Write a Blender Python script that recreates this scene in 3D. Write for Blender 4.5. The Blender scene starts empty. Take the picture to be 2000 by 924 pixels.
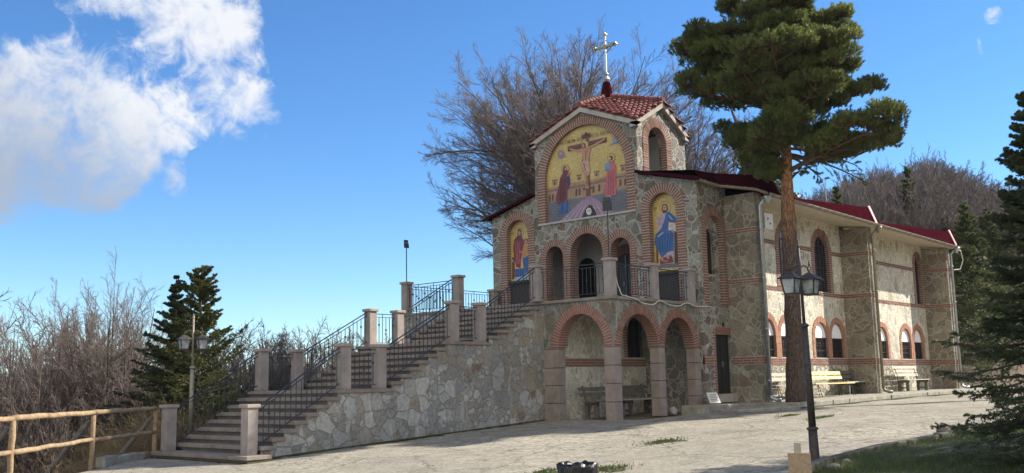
import bpy, math, random
import numpy as np
from mathutils import Vector, Matrix
from mathutils.geometry import delaunay_2d_cdt
SC = bpy.context.scene
COL = SC.collection
R = math.radians
rng = np.random.default_rng(7)
random.seed(7)

# ------------------------------------------------------------------ camera, sky, sun, exposure
CR = Vector((0.66304713, -0.74830227, -0.02030298))
CU = Vector((-0.09614601, -0.11202673, 0.98904295))
CF = Vector((0.74237756, 0.65383004, 0.14622528))
cam = bpy.data.cameras.new('camera')
cam.sensor_width = 36.0
cam.lens = 1948.72 * 36 / 2000
cam.clip_start = 0.1
cam.clip_end = 30000
camo = bpy.data.objects.new('camera', cam)
COL.objects.link(camo)
camo.matrix_world = Matrix(((CR.x, CU.x, -CF.x, 0), (CR.y, CU.y, -CF.y, 0), (CR.z, CU.z, -CF.z, 0), (0, 0, 0, 1)))
SC.camera = camo

SUN_AZ = math.atan2(-1.0, 1.72)           # direction to the sun in the ground plane
SUN_EL = R(35.2)
tosun = Vector((math.cos(SUN_EL) * math.cos(SUN_AZ), math.cos(SUN_EL) * math.sin(SUN_AZ), math.sin(SUN_EL)))
sl = bpy.data.lights.new('sun', 'SUN')
sl.energy = 5.0
sl.angle = R(0.53)
sl.color = (1.0, 0.93, 0.82)
so = bpy.data.objects.new('sun', sl)
COL.objects.link(so)
so.rotation_euler = tosun.to_track_quat('Z', 'Y').to_euler()

W = bpy.data.worlds.new('World')
SC.world = W
W.use_nodes = True
wn, wl = W.node_tree.nodes, W.node_tree.links
wn.clear()

def N(nodes, t, **kw):
    n = nodes.new(t)
    for k, v in kw.items():
        if k.startswith('i_'):
            n.inputs[int(k[2:])].default_value = v
        else:
            setattr(n, k, v)
    return n

def mth(nodes, links, op, a, b=None, c=None, clamp=False):
    n = nodes.new('ShaderNodeMath')
    n.operation = op
    n.use_clamp = clamp
    for i, v in enumerate((a, b, c)):
        if v is None: continue
        if isinstance(v, (int, float)): n.inputs[i].default_value = v
        else: links.new(v, n.inputs[i])
    return n.outputs[0]

def build_world():
    sky = N(wn, 'ShaderNodeTexSky', sky_type='NISHITA', sun_disc=False)
    sky.sun_elevation = SUN_EL
    sky.sun_rotation = math.pi / 2 - SUN_AZ
    sky.altitude = 1300
    sky.air_density = 1.0
    sky.dust_density = 0.08
    sky.ozone_density = 2.2
    tc = wn.new('ShaderNodeTexCoord')
    sep = wn.new('ShaderNodeSeparateXYZ')
    wl.new(tc.outputs['Generated'], sep.inputs[0])
    M = lambda *a, **k: mth(wn, wl, *a, **k)
    az = M('MULTIPLY', M('ARCTAN2', sep.outputs[1], sep.outputs[0]), 57.29578)
    el = M('MULTIPLY', M('ARCSINE', sep.outputs[2]), 57.29578)
    nz = N(wn, 'ShaderNodeTexNoise')
    nz.inputs['Scale'].default_value = 9
    nz.inputs['Detail'].default_value = 9
    nz.inputs['Roughness'].default_value = 0.62
    nz.inputs['Distortion'].default_value = 0.35
    wl.new(tc.outputs['Generated'], nz.inputs['Vector'])
    nb = N(wn, 'ShaderNodeTexNoise')
    nb.inputs['Scale'].default_value = 34
    nb.inputs['Detail'].default_value = 8
    nb.inputs['Roughness'].default_value = 0.66
    nb.inputs['Distortion'].default_value = 0.6
    wl.new(tc.outputs['Generated'], nb.inputs['Vector'])
    # clouds: soft bodies in azimuth / elevation, broken up by noise
    blobs = [(68.8, 13.4, 8.0, 5.6, 1.9), (63.8, 12.6, 4.6, 4.0, 1.3), (74, 14, 6, 5.5, 1.5), (65, 17.3, 3.4, 1.7, .42),
             (59.2, 20.6, 4.2, 2.9, 1.0), (57.4, 17.6, 2.9, 3.6, .70), (55.9, 15.0, 2.4, 2.2, .85), (60.4, 16.2, 3.6, 3.6, .50), (63.5, 19.5, 4.5, 2.6, .5), (60.2, 11.1, .9, 1.4, .55),
             (64.6, 20.8, 3.2, 1.4, .62), (58.5, 13.9, 2.2, 1.0, .5), (14.4, 18.3, .8, .7, .55), (15.2, 16.7, .6, 1.3, .32), (95, 16, 8, 5, 1.1), (-30, 24, 14, 4, 1.0)]
    tot = None
    for a, e, ra, re, s in blobs:
        dx = M('DIVIDE', M('SUBTRACT', az, a), ra)
        dy = M('DIVIDE', M('SUBTRACT', el, e), re)
        r2 = M('ADD', M('MULTIPLY', dx, dx), M('MULTIPLY', dy, dy))
        v = M('MULTIPLY', M('MAXIMUM', M('SUBTRACT', 1.0, r2), 0.0), s)
        tot = v if tot is None else M('ADD', tot, v)
    body = M('MINIMUM', tot, 1.15)
    n1 = M('MULTIPLY', M('SUBTRACT', nz.outputs['Fac'], 0.5), 4.6)
    n2 = M('MULTIPLY', M('SUBTRACT', nb.outputs['Fac'], 0.5), 3.4)
    dens = M('SUBTRACT', M('ADD', body, M('MULTIPLY', M('ADD', n1, n2), M('SUBTRACT', 1.0, M('MULTIPLY', body, 0.50)))), 0.36)
    dens = M('SUBTRACT', dens, M('MULTIPLY', M('MAXIMUM', M('SUBTRACT', 0.35, tot), 0.0), 3.2))
    ramp = N(wn, 'ShaderNodeMapRange', interpolation_type='SMOOTHSTEP')
    ramp.inputs['From Min'].default_value = 0.0
    ramp.inputs['From Max'].default_value = 0.95
    wl.new(dens, ramp.inputs['Value'])
    # grey undersides low in the large cloud
    gr = N(wn, 'ShaderNodeMapRange', interpolation_type='SMOOTHSTEP')
    gr.inputs['From Min'].default_value = 9.5
    gr.inputs['From Max'].default_value = 18.5
    wl.new(M('ADD', M('ADD', el, M('MULTIPLY', n1, 1.9)), M('MULTIPLY', M('SUBTRACT', 66.0, az), 0.45)), gr.inputs['Value'])
    cc = N(wn, 'ShaderNodeMix', data_type='RGBA')
    cc.inputs['A'].default_value = (1.75, 2.0, 2.45, 1)
    cc.inputs['B'].default_value = (3.9, 3.95, 4.05, 1)
    wl.new(gr.outputs[0], cc.inputs['Factor'])
    hs = N(wn, 'ShaderNodeHueSaturation')
    hs.inputs['Saturation'].default_value = 1.12
    hs.inputs['Value'].default_value = 1.0
    wl.new(sky.outputs[0], hs.inputs['Color'])
    mix = N(wn, 'ShaderNodeMix', data_type='RGBA')
    wl.new(M('MULTIPLY', ramp.outputs[0], 0.93), mix.inputs['Factor'])
    tint = N(wn, 'ShaderNodeMix', data_type='RGBA', blend_type='MULTIPLY')
    tint.inputs['Factor'].default_value = 1
    tr = N(wn, 'ShaderNodeMapRange', interpolation_type='SMOOTHSTEP')
    tr.inputs['From Min'].default_value = -1.0
    tr.inputs['From Max'].default_value = 17.0
    wl.new(el, tr.inputs['Value'])
    tcx = N(wn, 'ShaderNodeMix', data_type='RGBA')
    tcx.inputs['A'].default_value = (0.60, 0.72, 0.79, 1)
    tcx.inputs['B'].default_value = (0.48, 0.66, 0.80, 1)
    wl.new(tr.outputs[0], tcx.inputs['Factor'])
    wl.new(tcx.outputs['Result'], tint.inputs['B'])
    wl.new(hs.outputs[0], tint.inputs['A'])
    wl.new(tint.outputs['Result'], mix.inputs['A'])
    wl.new(cc.outputs['Result'], mix.inputs['B'])
    # unseen bright broken cloud, added behind the photographer as fill light
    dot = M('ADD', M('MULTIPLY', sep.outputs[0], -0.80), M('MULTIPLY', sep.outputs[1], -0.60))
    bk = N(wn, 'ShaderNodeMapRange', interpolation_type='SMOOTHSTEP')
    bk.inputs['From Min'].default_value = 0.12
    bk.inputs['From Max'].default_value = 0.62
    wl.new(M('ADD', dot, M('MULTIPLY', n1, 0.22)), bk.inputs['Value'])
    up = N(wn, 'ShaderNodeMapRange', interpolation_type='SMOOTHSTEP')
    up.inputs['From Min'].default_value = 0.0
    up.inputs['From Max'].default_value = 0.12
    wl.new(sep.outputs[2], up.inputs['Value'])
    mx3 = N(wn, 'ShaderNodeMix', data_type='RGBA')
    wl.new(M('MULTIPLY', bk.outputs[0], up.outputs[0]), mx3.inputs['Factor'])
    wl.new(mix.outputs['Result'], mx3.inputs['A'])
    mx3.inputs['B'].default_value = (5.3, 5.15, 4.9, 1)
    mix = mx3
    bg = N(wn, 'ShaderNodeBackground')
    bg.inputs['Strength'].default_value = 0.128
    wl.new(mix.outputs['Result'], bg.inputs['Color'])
    out = wn.new('ShaderNodeOutputWorld')
    wl.new(bg.outputs[0], out.inputs[0])
build_world()
vs = SC.view_settings
vs.view_transform = 'Standard'
vs.look = 'None'
vs.gamma = 1
vs.use_curve_mapping = False
vs.exposure = 0.95
SC.cycles.max_bounces = 6
SC.cycles.transparent_max_bounces = 8

# ------------------------------------------------------------------ materials
def new_mat(name):
    m = bpy.data.materials.new(name)
    m.use_nodes = True
    nt = m.node_tree
    b = nt.nodes['Principled BSDF']
    return m, nt.nodes, nt.links, b

def simple(name, col, rough=0.8, var=0.15, scale=6.0, metal=0.0, bump=0.0, bscale=40.0, stretch=(1, 1, 1), spec=0.3, col2=None):
    m, n, l, b = new_mat(name)
    b.inputs['Roughness'].default_value = rough
    b.inputs['Metallic'].default_value = metal
    b.inputs['Specular IOR Level'].default_value = spec
    tc = n.new('ShaderNodeTexCoord')
    mp = n.new('ShaderNodeMapping')
    mp.inputs['Scale'].default_value = stretch
    l.new(tc.outputs['Object'], mp.inputs[0])
    nz = n.new('ShaderNodeTexNoise')
    nz.inputs['Scale'].default_value = scale
    nz.inputs['Detail'].default_value = 6
    nz.inputs['Roughness'].default_value = 0.65
    l.new(mp.outputs[0], nz.inputs['Vector'])
    cr = n.new('ShaderNodeValToRGB')
    c2 = col2 or tuple(min(1, c * (1 + var)) for c in col)
    c1 = tuple(c * (1 - var) for c in col) if col2 is None else col
    cr.color_ramp.elements[0].position = 0.32
    cr.color_ramp.elements[1].position = 0.68
    cr.color_ramp.elements[0].color = (*c1, 1)
    cr.color_ramp.elements[1].color = (*c2, 1)
    l.new(nz.outputs['Fac'], cr.inputs[0])
    l.new(cr.outputs[0], b.inputs['Base Color'])
    if bump:
        nb = n.new('ShaderNodeTexNoise')
        nb.inputs['Scale'].default_value = bscale
        nb.inputs['Detail'].default_value = 5
        l.new(mp.outputs[0], nb.inputs['Vector'])
        bp = n.new('ShaderNodeBump')
        bp.inputs['Strength'].default_value = bump
        bp.inputs['Distance'].default_value = 0.02
        l.new(nb.outputs['Fac'], bp.inputs['Height'])
        l.new(bp.outputs[0], b.inputs['Normal'])
    return m

def stone(name, scale=2.6, cols=None, mortar=(0.40, 0.39, 0.33), mw=0.035, streak=0.0, streak_col=(0.5, 0.5, 0.48), stretch=(1, 1, 1), rust=0.0, rnd=1.0, relief=1.0):
    m, n, l, b = new_mat(name)
    b.inputs['Roughness'].default_value = 0.85
    b.inputs['Specular IOR Level'].default_value = 0.25
    M = lambda *a, **k: mth(n, l, *a, **k)
    tc = n.new('ShaderNodeTexCoord')
    mp = n.new('ShaderNodeMapping')
    mp.inputs['Scale'].default_value = stretch
    l.new(tc.outputs['Object'], mp.inputs[0])
    # slight wobble so that the joints are hand made
    wob = n.new('ShaderNodeTexNoise')
    wob.inputs['Scale'].default_value = 2.2
    wob.inputs['Detail'].default_value = 4
    l.new(mp.outputs[0], wob.inputs['Vector'])
    vm = n.new('ShaderNodeVectorMath')
    vm.operation = 'MULTIPLY_ADD'
    l.new(wob.outputs['Color'], vm.inputs[0])
    vm.inputs[1].default_value = (0.22, 0.22, 0.22)
    l.new(mp.outputs[0], vm.inputs[2])
    v1 = N(n, 'ShaderNodeTexVoronoi', feature='DISTANCE_TO_EDGE')
    v2 = N(n, 'ShaderNodeTexVoronoi', feature='F1')
    for v in (v1, v2):
        v.inputs['Scale'].default_value = scale
        v.inputs['Randomness'].default_value = rnd
        l.new(vm.outputs[0], v.inputs['Vector'])
    # some stones are broken into smaller ones
    w1 = N(n, 'ShaderNodeTexVoronoi', feature='DISTANCE_TO_EDGE')
    w2 = N(n, 'ShaderNodeTexVoronoi', feature='F1')
    for v in (w1, w2):
        v.inputs['Scale'].default_value = scale * 1.75
        l.new(vm.outputs[0], v.inputs['Vector'])
    s0 = n.new('ShaderNodeSeparateColor')
    l.new(v2.outputs['Color'], s0.inputs[0])
    sel = M('GREATER_THAN', s0.outputs[2], 0.62)
    dsm = M('MINIMUM', v1.outputs['Distance'], M('DIVIDE', w1.outputs['Distance'], 1.75))
    dist = M('ADD', M('MULTIPLY', dsm, sel), M('MULTIPLY', v1.outputs['Distance'], M('SUBTRACT', 1.0, sel)))
    ccol = N(n, 'ShaderNodeMix', data_type='RGBA')
    l.new(sel, ccol.inputs['Factor']); l.new(v2.outputs['Color'], ccol.inputs['A']); l.new(w2.outputs['Color'], ccol.inputs['B'])
    cr = n.new('ShaderNodeValToRGB')
    cols = cols or [(0.09, 0.085, 0.065), (0.16, 0.145, 0.10), (0.125, 0.13, 0.105), (0.20, 0.185, 0.135), (0.15, 0.105, 0.065), (0.235, 0.22, 0.165), (0.13, 0.12, 0.09)]
    cr.color_ramp.interpolation = 'CONSTANT'
    el = cr.color_ramp.elements
    while len(el) < len(cols): el.new(0.5)
    for i, c in enumerate(cols):
        el[i].position = i / len(cols)
    for i, c in enumerate(cols):
        el[i].color = (*c, 1)
    sp = n.new('ShaderNodeSeparateColor')
    l.new(ccol.outputs['Result'], sp.inputs[0])
    l.new(sp.outputs[0], cr.inputs[0])
    # grain inside each stone
    g = n.new('ShaderNodeTexNoise')
    g.inputs['Scale'].default_value = 11
    g.inputs['Detail'].default_value = 8
    g.inputs['Roughness'].default_value = 0.7
    l.new(mp.outputs[0], g.inputs['Vector'])
    gm = n.new('ShaderNodeMapRange')
    gm.inputs['From Min'].default_value = 0.3
    gm.inputs['From Max'].default_value = 0.7
    gm.inputs['To Min'].default_value = 0.66
    gm.inputs['To Max'].default_value = 1.32
    l.new(g.outputs['Fac'], gm.inputs['Value'])
    mul = N(n, 'ShaderNodeMix', data_type='RGBA', blend_type='MULTIPLY')
    mul.inputs['Factor'].default_value = 1
    l.new(cr.outputs[0], mul.inputs['A'])
    l.new(gm.outputs[0], mul.inputs['B'])
    # mortar mask with variable width
    wn2 = n.new('ShaderNodeTexNoise')
    wn2.inputs['Scale'].default_value = 5
    l.new(mp.outputs[0], wn2.inputs['Vector'])
    wid = M('MULTIPLY', M('ADD', wn2.outputs['Fac'], 0.45), mw)
    mk = N(n, 'ShaderNodeMapRange', interpolation_type='SMOOTHSTEP')
    l.new(dist, mk.inputs['Value'])
    l.new(M('MULTIPLY', wid, 0.65), mk.inputs['From Min'])
    l.new(M('MULTIPLY', wid, 1.35), mk.inputs['From Max'])
    mc = N(n, 'ShaderNodeMix', data_type='RGBA', blend_type='MULTIPLY')
    mc.inputs['Factor'].default_value = 0.6
    mc.inputs['A'].default_value = (*mortar, 1)
    l.new(gm.outputs[0], mc.inputs['B'])
    mx = N(n, 'ShaderNodeMix', data_type='RGBA')
    l.new(mk.outputs[0], mx.inputs['Factor'])
    l.new(mc.outputs['Result'], mx.inputs['A'])
    l.new(mul.outputs['Result'], mx.inputs['B'])
    cur = mx.outputs['Result']
    # broad weathering
    wz = n.new('ShaderNodeTexNoise')
    wz.inputs['Scale'].default_value = 0.7
    wz.inputs['Detail'].default_value = 4
    l.new(tc.outputs['Object'], wz.inputs['Vector'])
    wr = n.new('ShaderNodeMapRange')
    wr.inputs['From Min'].default_value = 0.3
    wr.inputs['From Max'].default_value = 0.7
    wr.inputs['To Min'].default_value = 0.82
    wr.inputs['To Max'].default_value = 1.15
    l.new(wz.outputs['Fac'], wr.inputs['Value'])
    m3 = N(n, 'ShaderNodeMix', data_type='RGBA', blend_type='MULTIPLY')
    m3.inputs['Factor'].default_value = 1
    l.new(cur, m3.inputs['A'])
    l.new(wr.outputs[0], m3.inputs['B'])
    cur = m3.outputs['Result']
    if streak > 0:
        mp2 = n.new('ShaderNodeMapping')
        mp2.inputs['Scale'].default_value = (1, 1, 0.16)
        l.new(tc.outputs['Object'], mp2.inputs[0])
        s1 = n.new('ShaderNodeTexNoise')
        s1.inputs['Scale'].default_value = 4.5
        s1.inputs['Detail'].default_value = 7
        s1.inputs['Roughness'].default_value = 0.7
        l.new(mp2.outputs[0], s1.inputs['Vector'])
        sr = N(n, 'ShaderNodeMapRange', interpolation_type='SMOOTHSTEP')
        sr.inputs['From Min'].default_value = 0.52
        sr.inputs['From Max'].default_value = 0.72
        sr.inputs['To Max'].default_value = streak
        l.new(s1.outputs['Fac'], sr.inputs['Value'])
        ms = N(n, 'ShaderNodeMix', data_type='RGBA')
        ms.inputs['B'].default_value = (*streak_col, 1)
        l.new(sr.outputs[0], ms.inputs['Factor'])
        l.new(cur, ms.inputs['A'])
        cur = ms.outputs['Result']
    if rust > 0:
        rr = n.new('ShaderNodeTexNoise')
        rr.inputs['Scale'].default_value = 1.5
        rr.inputs['Detail'].default_value = 5
        l.new(mp.outputs[0], rr.inputs['Vector'])
        rm = N(n, 'ShaderNodeMapRange', interpolation_type='SMOOTHSTEP')
        rm.inputs['From Min'].default_value = 0.62
        rm.inputs['From Max'].default_value = 0.72
        rm.inputs['To Max'].default_value = rust
        l.new(rr.outputs['Fac'], rm.inputs['Value'])
        ms = N(n, 'ShaderNodeMix', data_type='RGBA')
        ms.inputs['B'].default_value = (0.16, 0.085, 0.035, 1)
        l.new(rm.outputs[0], ms.inputs['Factor'])
        l.new(cur, ms.inputs['A'])
        cur = ms.outputs['Result']
    l.new(cur, b.inputs['Base Color'])
    hgt = M('ADD', M('MULTIPLY', mk.outputs[0], 0.6 * relief), M('ADD', M('MULTIPLY', g.outputs['Fac'], 0.5), M('MULTIPLY', sp.outputs[1], 0.25)))
    bp = n.new('ShaderNodeBump')
    bp.inputs['Strength'].default_value = 0.75
    bp.inputs['Distance'].default_value = 0.035
    l.new(hgt, bp.inputs['Height'])
    l.new(bp.outputs[0], b.inputs['Normal'])
    return m

MT = {}
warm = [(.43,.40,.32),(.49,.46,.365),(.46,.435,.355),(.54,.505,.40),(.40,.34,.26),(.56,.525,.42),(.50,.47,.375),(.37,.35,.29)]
_old = [(0.13, 0.12, 0.088), (0.20, 0.18, 0.125), (0.17, 0.165, 0.125), (0.25, 0.225, 0.16), (0.155, 0.115, 0.075), (0.29, 0.265, 0.19), (0.22, 0.20, 0.14), (0.10, 0.09, 0.07)]
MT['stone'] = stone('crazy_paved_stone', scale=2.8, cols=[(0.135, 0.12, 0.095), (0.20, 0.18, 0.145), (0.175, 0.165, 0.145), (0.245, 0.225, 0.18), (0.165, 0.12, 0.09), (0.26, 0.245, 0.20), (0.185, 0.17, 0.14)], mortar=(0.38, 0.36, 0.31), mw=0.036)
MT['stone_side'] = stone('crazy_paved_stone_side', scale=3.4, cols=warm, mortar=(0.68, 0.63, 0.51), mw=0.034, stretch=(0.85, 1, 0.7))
MT['stone_pier'] = stone('large_slab_stone', scale=2.3, cols=[(0.20, 0.17, 0.125), (0.24, 0.21, 0.16), (0.18, 0.16, 0.125), (0.27, 0.24, 0.185), (0.21, 0.165, 0.12)], mortar=(0.36, 0.335, 0.27), mw=0.030)
MT['stone_base'] = stone('rubble_base_stone', scale=4.2, cols=warm, mortar=(0.22, 0.19, 0.15), mw=0.05, relief=-1.6)
MT['stone_stair'] = stone('retaining_wall_stone', scale=3.0, cols=[(0.27, 0.255, 0.225), (0.33, 0.315, 0.28), (0.24, 0.235, 0.215), (0.38, 0.37, 0.335), (0.27, 0.235, 0.185), (0.32, 0.32, 0.30)], mortar=(0.23, 0.22, 0.19), mw=0.026, streak=0.85, streak_col=(0.50, 0.50, 0.485), rust=0.75)
MT['stone_arcade'] = stone('stained_arcade_stone', scale=3.4, cols=[(0.15, 0.14, 0.11), (0.20, 0.185, 0.15), (0.175, 0.17, 0.145), (0.23, 0.215, 0.175), (0.16, 0.125, 0.095)], mortar=(0.26, 0.25, 0.215), mw=0.032, streak=0.8, streak_col=(0.46, 0.45, 0.40))
MT['brick'] = simple('red_brick', (0.15, 0.062, 0.043), 0.85, 0.35, 9, bump=0.3, col2=(0.27, 0.135, 0.095))
MT['brick_dark'] = simple('weathered_brick', (0.20, 0.085, 0.06), 0.85, 0.3, 10, bump=0.3, col2=(0.33, 0.16, 0.12))
MT['brick_bright'] = simple('orange_brick', (0.32, 0.14, 0.085), 0.85, 0.25, 9, bump=0.3, col2=(0.45, 0.23, 0.145))
MT['mortar'] = simple('pale_mortar', (0.37, 0.335, 0.285), 0.9, 0.2, 20, bump=0.2)
MT['concrete_post'] = simple('pinkish_render', (0.225, 0.193, 0.173), 0.85, 0.12, 2.6, bump=0.25, bscale=50, col2=(0.36, 0.31, 0.28))
MT['cap'] = simple('post_cap_render', (0.33, 0.265, 0.225), 0.85, 0.14, 5, bump=0.15, bscale=90)
MT['column'] = simple('pink_granite_blocks', (0.22, 0.178, 0.152), 0.8, 0.14, 3, bump=0.25, col2=(0.34, 0.28, 0.245))
MT['joint'] = simple('dark_joint', (0.05, 0.045, 0.04), 0.9)
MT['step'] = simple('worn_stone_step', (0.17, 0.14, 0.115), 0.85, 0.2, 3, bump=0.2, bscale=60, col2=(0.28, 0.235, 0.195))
MT['riser'] = simple('shade_toned_riser', (0.07, 0.06, 0.055), 0.9, 0.2, 4, col2=(0.12, 0.105, 0.095))  # shade under the tread slabs is put into this dark colour
MT['iron'] = simple('black_iron', (0.025, 0.025, 0.028), 0.5, 0.2, 30, spec=0.5)
MT['iron_worn'] = simple('worn_black_paint', (0.03, 0.028, 0.027), 0.55, 0.3, 18, bump=0.2, col2=(0.075, 0.06, 0.05))
MT['red_metal'] = simple('dark_red_metal', (0.036, 0.005, 0.009), 0.9, 0.12, 3, spec=0.0)
MT['pink_flash'] = simple('pale_red_flashing', (0.60, 0.22, 0.24), 0.5, 0.1, 5)  # much paler red than the roof sheets
MT['tile'] = simple('clay_tile', (0.12, 0.032, 0.03), 0.8, 0.3, 4, bump=0.3, col2=(0.27, 0.10, 0.085))
MT['white'] = simple('white_paint', (0.72, 0.69, 0.62), 0.7, 0.08, 3)
MT['soffit'] = simple('cream_soffit', (0.46, 0.41, 0.32), 0.8, 0.1, 3)
MT['fascia'] = simple('dirty_concrete_fascia', (0.40, 0.36, 0.31), 0.85, 0.18, 4, bump=0.2)
MT['plaster'] = simple('white_plaster', (0.62, 0.61, 0.58), 0.9, 0.08, 2)
MT['zinc'] = simple('galvanised_pipe', (0.42, 0.45, 0.47), 0.38, 0.2, 8, metal=0.75)
MT['zinc_old'] = simple('old_galvanised_pipe', (0.27, 0.235, 0.18), 0.55, 0.25, 8, metal=0.4)
MT['dark'] = simple('dark_opening', (0.012, 0.013, 0.015), 0.4, 0.2, 3)
MT['door'] = simple('dark_green_door', (0.022, 0.026, 0.026), 0.35, 0.25, 4, spec=0.5)
MT['dglass'] = simple('dark_window_glass', (0.015, 0.018, 0.02), 0.08, 0.1, 2, spec=0.8)
MT['lglass'] = simple('frosted_lamp_glass', (0.34, 0.36, 0.36), 0.2, 0.35, 9)
MT['blind'] = simple('white_window_board', (0.82, 0.83, 0.84), 0.6, 0.03, 3)
MT['gold_metal'] = simple('gilded_metal', (0.32, 0.27, 0.14), 0.45, 0.25, 12, metal=0.7)
MT['silver'] = simple('polished_steel', (0.5, 0.5, 0.48), 0.38, 0.2, 12, metal=0.9)
MT['wood_rail'] = simple('peeled_pine_pole', (0.19, 0.13, 0.08), 0.85, 0.25, 7, bump=0.6, stretch=(1, 1, 1), col2=(0.38, 0.27, 0.155))
MT['wood_bench'] = simple('grey_bench_plank', (0.36, 0.32, 0.25), 0.8, 0.2, 12, bump=0.3, col2=(0.50, 0.455, 0.37))
MT['wood_yellow'] = simple('yellow_bench_plank', (0.68, 0.55, 0.22), 0.7, 0.12, 10, bump=0.2, col2=(0.78, 0.66, 0.32))
MT['wood_dark'] = simple('dark_weathered_plank', (0.085, 0.075, 0.062), 0.85, 0.3, 10, bump=0.4, col2=(0.17, 0.155, 0.13))
MT['osb'] = simple('weathered_board', (0.33, 0.22, 0.12), 0.85, 0.25, 25, bump=0.3, col2=(0.46, 0.36, 0.25))
MT['plastic'] = simple('black_bin_liner', (0.012, 0.012, 0.014), 0.38, 0.3, 6, spec=0.45, bump=0.9, bscale=14)
MT['sack'] = simple('white_sack', (0.36, 0.36, 0.34), 0.7, 0.2, 8, bump=0.6, bscale=12)
MT['kerb'] = simple('kerb_stone', (0.20, 0.185, 0.15), 0.9, 0.25, 4, bump=0.4, bscale=30, col2=(0.36, 0.34, 0.28))
MT['kerb_dark'] = simple('mossy_dark_kerb', (0.06, 0.058, 0.042), 0.95, 0.3, 5, bump=0.5, bscale=20, col2=(0.15, 0.14, 0.11))
MT['moss'] = simple('moss', (0.045, 0.06, 0.015), 0.95, 0.35, 12, bump=0.6)
MT['grass'] = simple('short_grass', (0.035, 0.060, 0.014), 0.8, 0.35, 2.5, col2=(0.085, 0.115, 0.03))
MT['rock'] = simple('pale_rock', (0.22, 0.20, 0.165), 0.9, 0.3, 5, bump=0.6, bscale=12)

def leafmat(name, a, b_, scale=1.2, trans=0.25):
    m, n, l, b = new_mat(name)
    geo = n.new('ShaderNodeNewGeometry')
    tc = n.new('ShaderNodeTexCoord')
    nz = n.new('ShaderNodeTexNoise')
    nz.inputs['Scale'].default_value = scale
    nz.inputs['Detail'].default_value = 3
    l.new(tc.outputs['Object'], nz.inputs['Vector'])
    f = mth(n, l, 'ADD', mth(n, l, 'MULTIPLY', geo.outputs['Random Per Island'], 0.5), mth(n, l, 'MULTIPLY', mth(n, l, 'SUBTRACT', nz.outputs['Fac'], 0.3), 1.3), clamp=True)
    mx = N(n, 'ShaderNodeMix', data_type='RGBA')
    mx.inputs['A'].default_value = (*a, 1)
    mx.inputs['B'].default_value = (*b_, 1)
    l.new(f, mx.inputs['Factor'])
    l.new(mx.outputs['Result'], b.inputs['Base Color'])
    b.inputs['Roughness'].default_value = 0.5
    b.inputs['Specular IOR Level'].default_value = 0.35
    if trans:
        tr = n.new('ShaderNodeBsdfTranslucent')
        l.new(mx.outputs['Result'], tr.inputs['Color'])
        ms = n.new('ShaderNodeMixShader')
        ms.inputs[0].default_value = trans
        l.new(b.outputs[0], ms.inputs[1])
        l.new(tr.outputs[0], ms.inputs[2])
        l.new(ms.outputs[0], n['Material Output'].inputs[0])
    return m
MT['pine_leaf'] = leafmat('pine_needles', (0.055, 0.085, 0.024), (0.25, 0.275, 0.08), 1.3, 0.45)
MT['fir_leaf'] = leafmat('dark_fir_needles', (0.014, 0.026, 0.013), (0.055, 0.078, 0.026), 0.9)
MT['fir_yellow'] = leafmat('yellowish_fir_needles', (0.03, 0.05, 0.012), (0.135, 0.135, 0.032), 0.9, 0.3)
MT['spruce_leaf'] = leafmat('blue_spruce_needles', (0.042, 0.058, 0.030), (0.15, 0.175, 0.085), 1.4, 0.4)
MT['hill_conifer'] = leafmat('hill_conifer_needles', (0.05, 0.075, 0.022), (0.16, 0.19, 0.055), 1.0, 0.35)
MT['ivy'] = leafmat('ivy_leaves', (0.035, 0.045, 0.015), (0.10, 0.10, 0.03), 1.6)
MT['blade'] = leafmat('grass_blades', (0.05, 0.075, 0.018), (0.12, 0.15, 0.045), 3.0)
MT['bark_beech'] = simple('grey_beech_bark', (0.09, 0.073, 0.06), 0.9, 0.3, 6, col2=(0.16, 0.13, 0.11))
MT['bark_beech2'] = simple('reddish_twig_bark', (0.125, 0.097, 0.085), 0.9, 0.3, 6, col2=(0.22, 0.175, 0.155))
MT['bark_far'] = simple('pale_grey_bark', (0.105, 0.085, 0.078), 0.9, 0.3, 2, col2=(0.18, 0.15, 0.14))
MT['dry'] = simple('dry_bramble_stems', (0.17, 0.115, 0.055), 0.9, 0.3, 4, col2=(0.32, 0.24, 0.14))
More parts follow.
